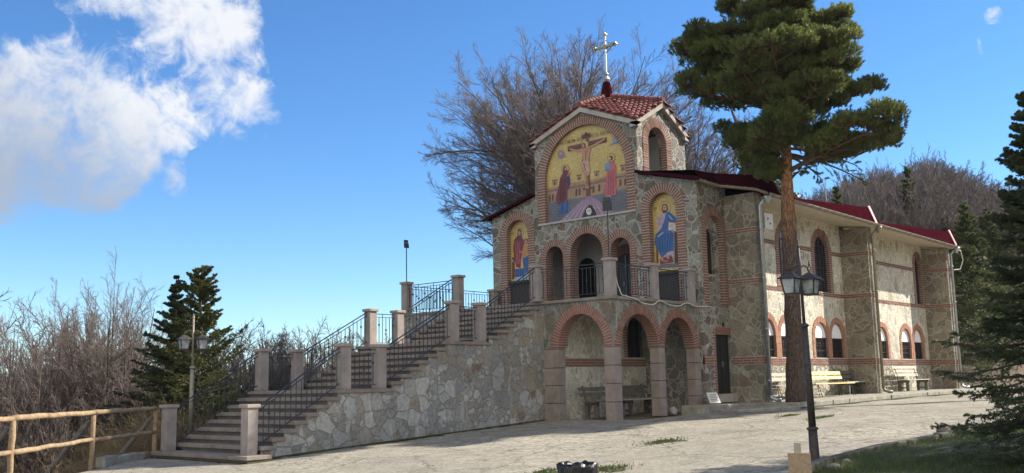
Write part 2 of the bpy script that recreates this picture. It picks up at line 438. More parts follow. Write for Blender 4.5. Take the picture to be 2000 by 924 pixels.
def barkmat():
    m, n, l, b = new_mat('pine_bark')
    tc = n.new('ShaderNodeTexCoord')
    mp = n.new('ShaderNodeMapping')
    mp.inputs['Scale'].default_value = (1, 1, 0.3)
    l.new(tc.outputs['Object'], mp.inputs[0])
    v = N(n, 'ShaderNodeTexVoronoi', feature='DISTANCE_TO_EDGE')
    v.inputs['Scale'].default_value = 14
    l.new(mp.outputs[0], v.inputs['Vector'])
    nz = n.new('ShaderNodeTexNoise')
    nz.inputs['Scale'].default_value = 7
    nz.inputs['Detail'].default_value = 8
    l.new(mp.outputs[0], nz.inputs['Vector'])
    sep = n.new('ShaderNodeSeparateXYZ')
    l.new(tc.outputs['Object'], sep.inputs[0])
    # young upper bark is orange (a property of the species), old lower bark grey-brown
    h = N(n, 'ShaderNodeMapRange')
    h.inputs['From Min'].default_value = 5.6
    h.inputs['From Max'].default_value = 7.6
    l.new(mth(n, l, 'ADD', sep.outputs[2], mth(n, l, 'MULTIPLY', nz.outputs['Fac'], 2.4)), h.inputs['Value'])
    mx = N(n, 'ShaderNodeMix', data_type='RGBA')
    mx.inputs['A'].default_value = (0.10, 0.066, 0.05, 1)
    mx.inputs['B'].default_value = (0.36, 0.165, 0.07, 1)
    l.new(h.outputs[0], mx.inputs['Factor'])
    f = N(n, 'ShaderNodeMapRange')
    f.inputs['From Max'].default_value = 0.10
    f.inputs['To Min'].default_value = 0.35
    f.inputs['To Max'].default_value = 1.1
    l.new(v.outputs['Distance'], f.inputs['Value'])
    mm = N(n, 'ShaderNodeMix', data_type='RGBA', blend_type='MULTIPLY')
    mm.inputs['Factor'].default_value = 0.8
    l.new(mx.outputs['Result'], mm.inputs['A'])
    l.new(mth(n, l, 'MULTIPLY', f.outputs[0], mth(n, l, 'ADD', nz.outputs['Fac'], 0.5)), mm.inputs['B'])
    l.new(mm.outputs['Result'], b.inputs['Base Color'])
    b.inputs['Roughness'].default_value = 0.9
    bp = n.new('ShaderNodeBump')
    bp.inputs['Strength'].default_value = 0.9
    bp.inputs['Distance'].default_value = 0.04
    l.new(mth(n, l, 'ADD', f.outputs[0], nz.outputs['Fac']), bp.inputs['Height'])
    l.new(bp.outputs[0], b.inputs['Normal'])
    return m
MT['pine_bark'] = barkmat()
MT['pine_twig'] = simple('pine_branch_bark', (0.075, 0.045, 0.03), 0.9, 0.3, 6, col2=(0.17, 0.095, 0.055))

def plazamat():
    m, n, l, b = new_mat('worn_paving_concrete')
    M = lambda *a, **k: mth(n, l, *a, **k)
    tc = n.new('ShaderNodeTexCoord')
    P = tc.outputs['Object']
    def noise(s, d=6, r=0.6):
        x = n.new('ShaderNodeTexNoise')
        x.inputs['Scale'].default_value = s
        x.inputs['Detail'].default_value = d
        x.inputs['Roughness'].default_value = r
        l.new(P, x.inputs['Vector'])
        return x
    big, mid, fine = noise(0.35, 5), noise(1.6, 9, 0.75), noise(17, 6, 0.85)
    cr = n.new('ShaderNodeValToRGB')
    e = cr.color_ramp.elements
    e[0].position, e[0].color = 0.30, (0.165, 0.15, 0.12, 1)
    e[1].position, e[1].color = 0.72, (0.43, 0.39, 0.31, 1)
    l.new(M('ADD', M('MULTIPLY', big.outputs['Fac'], 0.5), M('MULTIPLY', mid.outputs['Fac'], 0.5)), cr.inputs[0])
    # aggregate speckle
    v = N(n, 'ShaderNodeTexVoronoi', feature='F1')
    v.inputs['Scale'].default_value = 21
    l.new(P, v.inputs['Vector'])
    sc_ = n.new('ShaderNodeSeparateColor')
    l.new(v.outputs['Color'], sc_.inputs[0])
    spk = M('ADD', M('MULTIPLY', sc_.outputs[0], 0.55), M('MULTIPLY', fine.outputs['Fac'], 0.9))
    spk = M('ADD', 0.34, M('MULTIPLY', spk, 0.90))
    mm = N(n, 'ShaderNodeMix', data_type='RGBA', blend_type='MULTIPLY')
    mm.inputs['Factor'].default_value = 0.85
    l.new(cr.outputs[0], mm.inputs['A'])
    l.new(spk, mm.inputs['B'])
    # cracks: warped cell edges, only in some areas
    wv = n.new('ShaderNodeVectorMath')
    wv.operation = 'MULTIPLY_ADD'
    l.new(mid.outputs['Color'], wv.inputs[0])
    wv.inputs[1].default_value = (0.9, 0.9, 0.9)
    l.new(P, wv.inputs[2])
    masks = None
    for s, w in ((0.45, 0.006), (1.9, 0.016)):
        c = N(n, 'ShaderNodeTexVoronoi', feature='DISTANCE_TO_EDGE')
        c.inputs['Scale'].default_value = s
        l.new(wv.outputs[0], c.inputs['Vector'])
        k = N(n, 'ShaderNodeMapRange', interpolation_type='SMOOTHSTEP')
        k.inputs['From Min'].default_value = 0.0
        k.inputs['From Max'].default_value = w
        k.inputs['To Min'].default_value = 1
        k.inputs['To Max'].default_value = 0
        l.new(c.outputs['Distance'], k.inputs['Value'])
        o = k.outputs[0]
        if s > 1:
            g = N(n, 'ShaderNodeMapRange', interpolation_type='SMOOTHSTEP')
            g.inputs['From Min'].default_value = 0.45
            g.inputs['From Max'].default_value = 0.6
            l.new(big.outputs['Fac'], g.inputs['Value'])
            o = M('MULTIPLY', o, g.outputs[0])
        masks = o if masks is None else M('MAXIMUM', masks, o)
    m2 = N(n, 'ShaderNodeMix', data_type='RGBA')
    l.new(M('MULTIPLY', masks, 0.75), m2.inputs['Factor'])
    l.new(mm.outputs['Result'], m2.inputs['A'])
    m2.inputs['B'].default_value = (0.07, 0.065, 0.04, 1)
    l.new(m2.outputs['Result'], b.inputs['Base Color'])
    b.inputs['Roughness'].default_value = 0.9
    b.inputs['Specular IOR Level'].default_value = 0.2
    bp = n.new('ShaderNodeBump')
    bp.inputs['Strength'].default_value = 0.8
    bp.inputs['Distance'].default_value = 0.03
    l.new(M('ADD', M('MULTIPLY', mid.outputs['Fac'], 1.2), M('SUBTRACT', M('MULTIPLY', spk, 0.45), M('MULTIPLY', masks, 1.2))), bp.inputs['Height'])
    l.new(bp.outputs[0], b.inputs['Normal'])
    return m
MT['plaza'] = plazamat()
MT['litter'] = simple('leaf_litter', (0.095, 0.07, 0.045), 0.95, 0.3, 0.8, bump=0.5, bscale=9, col2=(0.19, 0.145, 0.095))
MT['valley'] = simple('distant_farmland', (0.12, 0.13, 0.11), 0.95, 0.3, 0.004, col2=(0.24, 0.24, 0.21))
MT['lawn_soil'] = simple('lawn_soil', (0.040, 0.052, 0.018), 0.95, 0.3, 3, bump=0.5, col2=(0.085, 0.085, 0.04))

# ------------------------------------------------------------------ mesh helpers
class MB:
    def __init__(s):
        s.v = []; s.f = []; s.m = []
    def add(s, verts, faces, mi=0):
        o = len(s.v)
        s.v.extend([tuple(p) for p in verts])
        for f in faces:
            s.f.append(tuple(i + o for i in f)); s.m.append(mi)
    def hexa(s, p, mi=0):            # 8 points: bottom 4 then top 4
        s.add(p, [(0, 3, 2, 1), (4, 5, 6, 7), (0, 1, 5, 4), (1, 2, 6, 5), (2, 3, 7, 6), (3, 0, 4, 7)], mi)
    def box(s, x0, x1, y0, y1, z0, z1, mi=0):
        s.hexa([(x0, y0, z0), (x1, y0, z0), (x1, y1, z0), (x0, y1, z0), (x0, y0, z1), (x1, y0, z1), (x1, y1, z1), (x0, y1, z1)], mi)
    def bar(s, a, b, w, h, mi=0, up=(0, 0, 1)):   # rectangular bar from a to b
        a, b = Vector(a), Vector(b)
        d = (b - a).normalized()
        up = Vector(up)
        sd = d.cross(up)
        if sd.length < 1e-4: sd = d.cross(Vector((1, 0, 0)))
        sd.normalize()
        u = sd.cross(d).normalized()
        sd, u = sd * w / 2, u * h / 2
        s.hexa([a - sd - u, a + sd - u, b + sd - u, b - sd - u, a - sd + u, a + sd + u, b + sd + u, b - sd + u], mi)
    def tube(s, pts, rad, n=6, mi=0, cap=True):
        pts = [Vector(p) for p in pts]
        if not hasattr(rad, '__len__'): rad = [rad] * len(pts)
        rings = []
        ref = None
        for i, p in enumerate(pts):
            t = (pts[min(i + 1, len(pts) - 1)] - pts[max(i - 1, 0)]).normalized()
            if ref is None:
                ref = Vector((0, 0, 1)) if abs(t.z) < 0.9 else Vector((1, 0, 0))
            a = t.cross(ref).normalized()
            bb = a.cross(t).normalized()
            ref = bb
            rings.append([p + (a * math.cos(2 * math.pi * k / n) + bb * math.sin(2 * math.pi * k / n)) * rad[i] for k in range(n)])
        o = len(s.v)
        for r in rings: s.v.extend([tuple(q) for q in r])
        for i in range(len(pts) - 1):
            for k in range(n):
                k2 = (k + 1) % n
                s.f.append((o + i * n + k, o + i * n + k2, o + (i + 1) * n + k2, o + (i + 1) * n + k)); s.m.append(mi)
        if cap:
            s.f.append(tuple(o + k for k in reversed(range(n)))); s.m.append(mi)
            s.f.append(tuple(o + (len(pts) - 1) * n + k for k in range(n))); s.m.append(mi)
    def lathe(s, c, prof, n=12, mi=0, axis=Vector((0, 0, 1))):
        s.tube([Vector(c) + axis * z for r, z in prof], [max(r, 1e-4) for r, z in prof], n, mi)
    def prism(s, poly, fn, d0, d1, mi=0):        # 2-D outline extruded through fn(a, b, d)
        n = len(poly)
        v = [fn(a, b, d0) for a, b in poly] + [fn(a, b, d1) for a, b in poly]
        s.add(v, [tuple(range(n)), tuple(range(2 * n - 1, n - 1, -1))] + [(i, i + n, (i + 1) % n + n, (i + 1) % n) for i in range(n)], mi)
    def build(s, name, mats, parent=None, origin=(0, 0, 0), bevel=0, smooth=False):
        me = bpy.data.meshes.new(name)
        O = Vector(origin)
        if parent is not None:
            O = Vector(parent.get('_o', (0, 0, 0)))
        me.from_pydata([(x - O.x, y - O.y, z - O.z) for x, y, z in s.v], [], s.f)
        if not isinstance(mats, (list, tuple)): mats = [mats]
        for m in mats: me.materials.append(MT[m] if isinstance(m, str) else m)
        if len(mats) > 1: me.polygons.foreach_set('material_index', s.m)
        import bmesh
        bm = bmesh.new(); bm.from_mesh(me)
        bmesh.ops.recalc_face_normals(bm, faces=bm.faces)
        bm.to_mesh(me); bm.free()
        if smooth: me.polygons.foreach_set('use_smooth', [True] * len(me.polygons))
        o = bpy.data.objects.new(name, me)
        COL.objects.link(o)
        if parent is not None: o.parent = parent; o['_o'] = tuple(O)
        else: o.location = O; o['_o'] = tuple(O)
        if bevel:
            b = o.modifiers.new('bevel', 'BEVEL')
            b.width = bevel; b.segments = 2; b.limit_method = 'ANGLE'
        return o

def np_mesh(name, V, F, mats, parent=None, origin=(0, 0, 0), mi=None, smooth=False):
    V = np.asarray(V, dtype=np.float32).reshape(-1, 3)
    F = np.asarray(F, dtype=np.int32)
    O = np.array(parent.get('_o', (0, 0, 0)) if parent is not None else origin, dtype=np.float32)
    V = V - O
    k = F.shape[1]
    me = bpy.data.meshes.new(name)
    me.vertices.add(len(V)); me.vertices.foreach_set('co', V.ravel())
    me.loops.add(F.size); me.loops.foreach_set('vertex_index', F.ravel())
    me.polygons.add(len(F)); me.polygons.foreach_set('loop_start', np.arange(0, F.size, k, dtype=np.int32))
    if not isinstance(mats, (list, tuple)): mats = [mats]
    for m in mats: me.materials.append(MT[m])
    if mi is not None: me.polygons.foreach_set('material_index', mi)
    if smooth: me.polygons.foreach_set('use_smooth', np.ones(len(F), dtype=bool))
    me.update(calc_edges=True)
    o = bpy.data.objects.new(name, me)
    COL.objects.link(o)
    if parent is not None: o.parent = parent
    else: o.location = O.tolist()
    o['_o'] = tuple(float(x) for x in O)
    return o

def tag(o, label=None, cat=None, group=None, kind=None):
    if label: o['label'] = label
    if cat: o['category'] = cat
    if group: o['group'] = group
    if kind: o['kind'] = kind
    return o
def thing(name, loc, label, cat, group=None):
    o = bpy.data.objects.new(name, None)
    COL.objects.link(o)
    o.location = loc
    o['_o'] = tuple(loc)
    o.empty_display_size = 0.3
    return tag(o, label, cat, group)
def copy_tree(root, loc, rz=0.0, scale=1.0, label=None, group=None):
    r = root.copy(); COL.objects.link(r)
    r.location = loc; r.rotation_euler = (0, 0, rz); r.scale = (scale,) * 3 if not hasattr(scale, '__len__') else scale
    if label: r['label'] = label
    if group: r['group'] = group
    for ch in list(root.children):
        c = ch.copy(); COL.objects.link(c); c.parent = r
        for g in list(ch.children):
            d = g.copy(); COL.objects.link(d); d.parent = c
    return r

def smoothstep(x): 
    x = np.clip(x, 0, 1)
    return x * x * (3 - 2 * x)

def zbase(X):
    return np.interp(X, [-30, 6, 11.8, 13, 21.5, 24, 27, 36, 45, 60], [-1.62, -1.6, -1.48, -1.40, -1.0, -.93, -.84, -.73, -.70, -.5])
def edgeY(X):
    return np.interp(X, [-20, 7.2, 12.1, 12.6, 24, 30, 60, 90], [-2.4, 18.0, 21.75, 22.6, 24.6, 26.5, 34, 60])
def hgt(X, Y):
    X = np.asarray(X, float); Y = np.asarray(Y, float)
    z = zbase(X)
    s = np.maximum(0, Y - edgeY(X))
    d = np.hypot(X, Y)
    drop = 0.62 * np.minimum(s, 30) + 0.42 * np.clip(s - 30, 0, 560)
    z = z - drop
    u = X - 0.8 * Y
    z = z + 15.5 * smoothstep((u - 8) / 42) * smoothstep((d - 52) / 48) * np.where(X > 0, 1, 0) + 0.62 * np.minimum(s, 30) * smoothstep((u - 8) / 30)
    return z
MOS_A=[
('ochre',1,[(-1.714,1.206),(-1.73,0.721),(-0.028,0.685),(1.773,0.735),(1.798,1.281),(0.759,1.263),(0.284,1.258),(-0.745,1.256)]),
('tan',2,[(-1.716,1.145),(-1.718,1.085),(-0.014,1.056),(1.792,1.142),(1.794,1.187),(0.757,1.194),(-0.011,1.134)]),
('brown',3,[(-1.626,0.739),(-1.619,0.949),(-1.577,0.991),(-1.532,0.953),(-1.539,0.743)]),
('brown',3,[(-1.487,0.752),(-1.48,0.961),(-1.437,1.004),(-1.393,0.965),(-1.4,0.757)]),
('brown',3,[(-0.464,0.786),(-0.457,0.991),(-0.416,1.032),(-0.373,0.994),(-0.381,0.79)]),
('brown',3,[(-0.331,0.791),(-0.324,0.995),(-0.283,1.036),(-0.24,0.999),(-0.248,0.795)]),
('brown',3,[(0.251,0.794),(0.259,0.996),(0.299,1.037),(0.34,1.0),(0.332,0.798)]),
('brown',3,[(0.49,0.806),(0.498,1.007),(0.538,1.048),(0.579,1.011),(0.571,0.81)]),
('brown',3,[(1.342,0.848),(1.35,1.045),(1.389,1.085),(1.428,1.049),(1.42,0.851)]),
('brown',3,[(1.529,0.85),(1.538,1.047),(1.576,1.087),(1.616,1.051),(1.607,0.854)]),
('ochre',2,[(-1.437,1.465),(-1.443,1.288),(-1.224,1.279),(-1.218,1.456)]),
('brown',3,[(-1.453,1.451),(-1.203,1.446),(-1.202,1.47),(-1.452,1.475)]),
('brown',3,[(-1.366,1.3),(-1.363,1.389),(-1.307,1.389),(-1.31,1.3)]),
('ochre',2,[(-0.38,1.475),(-0.386,1.309),(-0.185,1.302),(-0.178,1.468)]),
('brown',3,[(-0.395,1.462),(-0.164,1.457),(-0.163,1.481),(-0.394,1.485)]),
('brown',3,[(-0.311,1.322),(-0.308,1.401),(-0.254,1.4),(-0.257,1.321)]),
('ochre',2,[(0.341,1.489),(0.334,1.325),(0.549,1.315),(0.555,1.478)]),
('brown',3,[(0.326,1.475),(0.569,1.468),(0.57,1.491),(0.327,1.499)]),
('brown',3,[(0.407,1.337),(0.41,1.415),(0.462,1.415),(0.459,1.337)]),
('ochre',2,[(1.408,1.531),(1.4,1.333),(1.619,1.321),(1.627,1.519)]),
('brown',3,[(1.394,1.518),(1.641,1.509),(1.642,1.532),(1.395,1.541)]),
('brown',3,[(1.469,1.345),(1.474,1.459),(1.524,1.459),(1.519,1.345)]),
('slate',1,[(-1.73,0.729),(-0.028,0.693),(1.774,0.742),(1.739,-0.016),(-1.754,0.005)]),
('dark_slate',2,[(-1.681,0.654),(-1.119,0.63),(-0.373,0.607),(-1.12,0.606)]),
('dark_slate',2,[(0.59,0.579),(1.102,0.534),(1.744,0.587),(1.101,0.511)]),
('dark_slate',2,[(-1.684,0.565),(-1.122,0.542),(-0.376,0.521),(-1.123,0.518)]),
('dark_slate',2,[(0.586,0.494),(1.099,0.45),(1.74,0.505),(1.098,0.427)]),
('dark_slate',2,[(-1.687,0.477),(-1.125,0.455),(-0.379,0.434),(-1.126,0.431)]),
('dark_slate',2,[(0.583,0.41),(1.095,0.366),(1.737,0.422),(1.094,0.344)]),
('dark_slate',2,[(-1.689,0.388),(-1.128,0.367),(-0.382,0.348),(-1.129,0.343)]),
('dark_slate',2,[(0.579,0.325),(1.091,0.283),(1.733,0.339),(1.09,0.26)]),
('dark_slate',2,[(-1.692,0.3),(-1.132,0.28),(-0.386,0.262),(-1.132,0.256)]),
('dark_slate',2,[(0.576,0.241),(1.088,0.199),(1.729,0.257),(1.087,0.176)]),
('dark_slate',2,[(-1.695,0.211),(-1.135,0.192),(-0.389,0.176),(-1.135,0.169)]),
('dark_slate',2,[(0.572,0.156),(1.084,0.116),(1.725,0.174),(1.083,0.093)]),
('dark_slate',2,[(-1.698,0.123),(-1.138,0.105),(-0.392,0.09),(-1.138,0.081)]),
('mauve',3,[(-1.191,0.016),(-0.782,0.235),(-0.377,0.497),(-0.029,0.665),(0.167,0.728),(0.446,0.541),(0.721,0.329),(1.081,0.04),(0.425,0.021)]),
('lilac',4,[(-0.078,0.653),(-1.04,0.029),(-0.979,0.03)]),
('lilac',4,[(-0.03,0.646),(-0.799,0.031),(-0.74,0.031)]),
('lilac',4,[(0.018,0.639),(-0.561,0.033),(-0.502,0.033)]),
('lilac',4,[(0.066,0.632),(-0.326,0.034),(-0.267,0.035)]),
('lilac',4,[(0.114,0.626),(-0.092,0.036),(-0.034,0.037)]),
('lilac',4,[(0.162,0.619),(0.139,0.038),(0.197,0.038)]),
('lilac',4,[(0.21,0.612),(0.369,0.04),(0.426,0.04)]),
('lilac',4,[(0.258,0.606),(0.596,0.041),(0.652,0.042)]),
('lilac',4,[(0.305,0.599),(0.821,0.043),(0.877,0.043)]),
('black',5,[(-0.209,0.02),(-0.069,0.26),(0.082,0.404),(0.201,0.388),(0.337,0.206),(0.41,0.019)]),
('bone',6,[(0.197,0.174),(0.184,0.122),(0.152,0.083),(0.107,0.065),(0.058,0.071),(0.015,0.1),(-0.014,0.148),(-0.023,0.203),(-0.01,0.255),(0.023,0.295),(0.068,0.313),(0.117,0.306),(0.16,0.276),(0.189,0.229)]),
('black',7,[(0.074,0.202),(0.066,0.186),(0.049,0.182),(0.032,0.191),(0.026,0.208),(0.033,0.224),(0.051,0.228),(0.067,0.219)]),
('black',7,[(0.151,0.204),(0.143,0.188),(0.126,0.184),(0.109,0.193),(0.103,0.21),(0.11,0.225),(0.128,0.23),(0.144,0.221)]),
('wood',4,[(0.058,2.667),(0.175,2.658),(0.166,0.705),(-0.008,0.706)]),
('wood',4,[(-0.734,2.527),(0.898,2.562),(0.91,2.395),(-0.716,2.343)]),
('dark_wood',5,[(-0.738,2.435),(0.904,2.471),(0.907,2.431),(-0.725,2.384)]),
('wood',5,[(-0.132,2.801),(0.24,2.844),(0.259,2.71),(-0.118,2.663)]),
('dark_wood',5,[(0.007,2.856),(0.116,2.884),(0.14,2.752),(0.032,2.747)]),
('wood',5,[(-0.132,1.014),(0.235,1.007),(0.232,0.937),(-0.126,0.935)]),
('gold_line',5,[(0.172,2.452),(0.16,2.405),(0.13,2.367),(0.085,2.343),(0.03,2.336),(-0.027,2.346),(-0.08,2.372),(-0.123,2.412),(-0.15,2.46),(-0.158,2.51),(-0.146,2.557),(-0.116,2.595),(-0.071,2.619),(-0.016,2.626),(0.041,2.616),(0.094,2.589),(0.137,2.55),(0.164,2.502)]),
('gold',6,[(0.148,2.456),(0.137,2.416),(0.112,2.383),(0.073,2.363),(0.027,2.356),(-0.022,2.365),(-0.067,2.387),(-0.104,2.421),(-0.127,2.462),(-0.134,2.506),(-0.124,2.546),(-0.098,2.579),(-0.059,2.6),(-0.013,2.606),(0.036,2.597),(0.082,2.575),(0.118,2.541),(0.141,2.499)]),
('skin',7,[(-0.134,2.382),(0.193,2.377),(0.227,2.26),(0.17,2.032),(0.139,1.879),(0.191,1.595),(0.166,1.442),(0.071,1.377),(0.083,1.061),(0.128,0.968),(-0.042,0.97),(-0.01,1.154),(-0.071,1.478),(-0.175,1.693),(-0.151,1.927),(-0.095,2.117),(-0.137,2.283)]),
('skin_shade',8,[(-0.126,2.202),(-0.072,2.073),(-0.109,1.881),(-0.154,1.729),(-0.146,1.927),(-0.091,2.096)]),
('skin_shade',8,[(0.026,1.463),(0.057,1.38),(0.044,1.047),(0.005,1.041)]),
('skin_shade',8,[(0.008,2.258),(0.057,2.25),(0.04,1.935),(0.011,1.94)]),
('cloth',8,[(-0.167,1.898),(0.164,1.891),(0.199,1.546),(0.013,1.489),(-0.146,1.68)]),
('skin_shade',9,[(-0.08,1.856),(-0.032,1.856),(0.025,1.562),(-0.004,1.555)]),
('skin',7,[(-0.101,2.349),(-0.307,2.345),(-0.642,2.459),(-0.663,2.422),(-0.31,2.265),(-0.094,2.26)]),
('skin',7,[(0.183,2.378),(0.427,2.43),(0.836,2.538),(0.853,2.488),(0.433,2.35),(0.199,2.296)]),
('hair',8,[(0.049,2.426),(0.039,2.39),(0.014,2.364),(-0.022,2.353),(-0.061,2.36),(-0.095,2.383),(-0.119,2.417),(-0.126,2.457),(-0.116,2.493),(-0.09,2.519),(-0.054,2.53),(-0.016,2.523),(0.019,2.5),(0.042,2.465)]),
('skin',9,[(0.0,2.426),(-0.006,2.4),(-0.022,2.381),(-0.044,2.372),(-0.067,2.376),(-0.088,2.392),(-0.102,2.417),(-0.107,2.445),(-0.1,2.472),(-0.085,2.491),(-0.063,2.5),(-0.039,2.495),(-0.018,2.479),(-0.004,2.455)]),
('gold_line',5,[(-0.682,1.758),(-0.694,1.708),(-0.725,1.667),(-0.771,1.641),(-0.827,1.631),(-0.886,1.641),(-0.941,1.667),(-0.986,1.709),(-1.014,1.759),(-1.022,1.813),(-1.01,1.863),(-0.979,1.904),(-0.932,1.931),(-0.876,1.94),(-0.817,1.93),(-0.762,1.903),(-0.718,1.862),(-0.69,1.812)]),
('gold',6,[(-0.702,1.762),(-0.713,1.718),(-0.74,1.683),(-0.781,1.659),(-0.83,1.651),(-0.882,1.66),(-0.931,1.683),(-0.97,1.719),(-0.995,1.763),(-1.002,1.81),(-0.991,1.853),(-0.964,1.889),(-0.923,1.912),(-0.873,1.92),(-0.821,1.911),(-0.773,1.888),(-0.734,1.852),(-0.709,1.808)]),
('maroon',7,[(-0.935,1.863),(-0.863,1.892),(-0.775,1.829),(-0.76,1.686),(-0.678,1.454),(-0.646,1.249),(-0.804,1.025),(-0.814,0.747),(-1.021,0.564),(-1.207,0.578),(-1.318,0.769),(-1.16,1.197),(-1.09,1.477),(-0.957,1.657)]),
('blue',7,[(-1.161,0.583),(-0.995,0.589),(-0.813,0.763),(-0.821,0.271),(-1.172,0.277)]),
('dark_blue',8,[(-1.046,0.568),(-1.01,0.575),(-1.005,0.283),(-1.041,0.284)]),
('dark_blue',7,[(-0.786,1.51),(-0.669,1.432),(-0.675,1.253),(-0.776,1.109)]),
('skin',8,[(-0.782,1.766),(-0.787,1.741),(-0.801,1.722),(-0.819,1.713),(-0.839,1.717),(-0.857,1.731),(-0.868,1.754),(-0.872,1.781),(-0.867,1.806),(-0.853,1.825),(-0.835,1.834),(-0.815,1.83),(-0.797,1.816),(-0.785,1.793)]),
('skin',8,[(-0.786,1.51),(-0.671,1.644),(-0.622,1.621),(-0.675,1.533)]),
('dark_maroon',8,[(-1.039,1.469),(-1.009,1.464),(-1.087,0.673),(-1.128,0.679)]),
('dark_maroon',8,[(-0.949,1.455),(-0.919,1.45),(-1.017,0.664),(-1.057,0.669)]),
('dark_maroon',8,[(-0.859,1.441),(-0.829,1.437),(-0.947,0.654),(-0.987,0.66)]),
('gold_line',5,[(1.223,1.824),(1.211,1.776),(1.182,1.736),(1.139,1.711),(1.087,1.702),(1.032,1.711),(0.981,1.737),(0.941,1.776),(0.915,1.825),(0.907,1.877),(0.919,1.925),(0.948,1.965),(0.992,1.991),(1.044,1.999),(1.099,1.99),(1.15,1.964),(1.19,1.924),(1.215,1.875)]),
('gold',6,[(1.204,1.827),(1.194,1.785),(1.168,1.751),(1.13,1.729),(1.084,1.721),(1.036,1.729),(0.991,1.752),(0.955,1.786),(0.933,1.829),(0.926,1.874),(0.936,1.916),(0.962,1.95),(1.001,1.972),(1.047,1.98),(1.095,1.971),(1.14,1.949),(1.175,1.914),(1.198,1.872)]),
('rose',7,[(0.995,1.73),(1.153,1.719),(1.246,1.504),(1.211,1.124),(1.215,0.579),(0.802,0.591),(0.719,0.735),(0.822,1.184),(0.9,1.482)]),
('sky_blue',8,[(0.815,1.682),(0.995,1.726),(1.012,1.464),(0.786,1.453)]),
('sky_blue',7,[(0.825,0.596),(1.021,0.591),(1.016,0.469),(0.821,0.481)]),
('dark_rose',8,[(0.954,1.434),(0.982,1.43),(0.921,0.648),(0.884,0.653)]),
('dark_rose',8,[(1.038,1.421),(1.066,1.417),(1.014,0.635),(0.977,0.64)]),
('dark_rose',8,[(1.121,1.408),(1.149,1.403),(1.106,0.621),(1.069,0.627)]),
('hair',8,[(1.134,1.823),(1.125,1.79),(1.102,1.765),(1.07,1.755),(1.035,1.761),(1.004,1.781),(0.983,1.813),(0.977,1.85),(0.986,1.884),(1.009,1.908),(1.041,1.918),(1.076,1.912),(1.107,1.891),(1.128,1.86)]),
('skin',9,[(1.073,1.818),(1.068,1.795),(1.054,1.779),(1.035,1.771),(1.015,1.775),(0.996,1.788),(0.984,1.809),(0.981,1.833),(0.986,1.856),(1.0,1.873),(1.019,1.88),(1.04,1.877),(1.058,1.863),(1.07,1.842)]),
('mauve',6,[(-0.884,2.283),(-0.9,2.222),(-0.941,2.179),(-0.999,2.16),(-1.062,2.171),(-1.118,2.208),(-1.155,2.265),(-1.167,2.331),(-1.151,2.391),(-1.11,2.435),(-1.052,2.454),(-0.989,2.443),(-0.933,2.405),(-0.896,2.348)]),
('mauve',6,[(-0.963,2.203),(-0.803,2.164),(-0.934,2.299)]),
('lilac',7,[(-0.959,2.324),(-0.967,2.293),(-0.987,2.272),(-1.016,2.262),(-1.048,2.268),(-1.076,2.286),(-1.094,2.315),(-1.1,2.348),(-1.092,2.378),(-1.072,2.4),(-1.043,2.409),(-1.011,2.404),(-0.983,2.385),(-0.965,2.356)]),
('skin',8,[(-0.993,2.35),(-0.997,2.335),(-1.008,2.324),(-1.022,2.319),(-1.038,2.322),(-1.052,2.331),(-1.061,2.346),(-1.064,2.362),(-1.06,2.377),(-1.05,2.388),(-1.035,2.393),(-1.02,2.39),(-1.006,2.38),(-0.996,2.366)]),
('sky_blue',6,[(1.385,2.376),(1.372,2.325),(1.34,2.287),(1.295,2.272),(1.245,2.28),(1.202,2.312),(1.173,2.36),(1.164,2.416),(1.178,2.468),(1.21,2.505),(1.256,2.521),(1.305,2.512),(1.348,2.48),(1.377,2.432)]),
('sky_blue',6,[(1.181,2.366),(1.026,2.246),(1.248,2.296)]),
('lilac',7,[(1.331,2.394),(1.324,2.368),(1.308,2.349),(1.285,2.341),(1.261,2.346),(1.239,2.362),(1.224,2.386),(1.22,2.414),(1.227,2.439),(1.243,2.458),(1.266,2.466),(1.29,2.462),(1.312,2.446),(1.326,2.421)]),
('skin',8,[(1.295,2.424),(1.291,2.409),(1.282,2.399),(1.268,2.394),(1.254,2.397),(1.241,2.406),(1.233,2.42),(1.23,2.435),(1.234,2.45),(1.244,2.46),(1.257,2.464),(1.271,2.462),(1.284,2.453),(1.292,2.439)]),
]
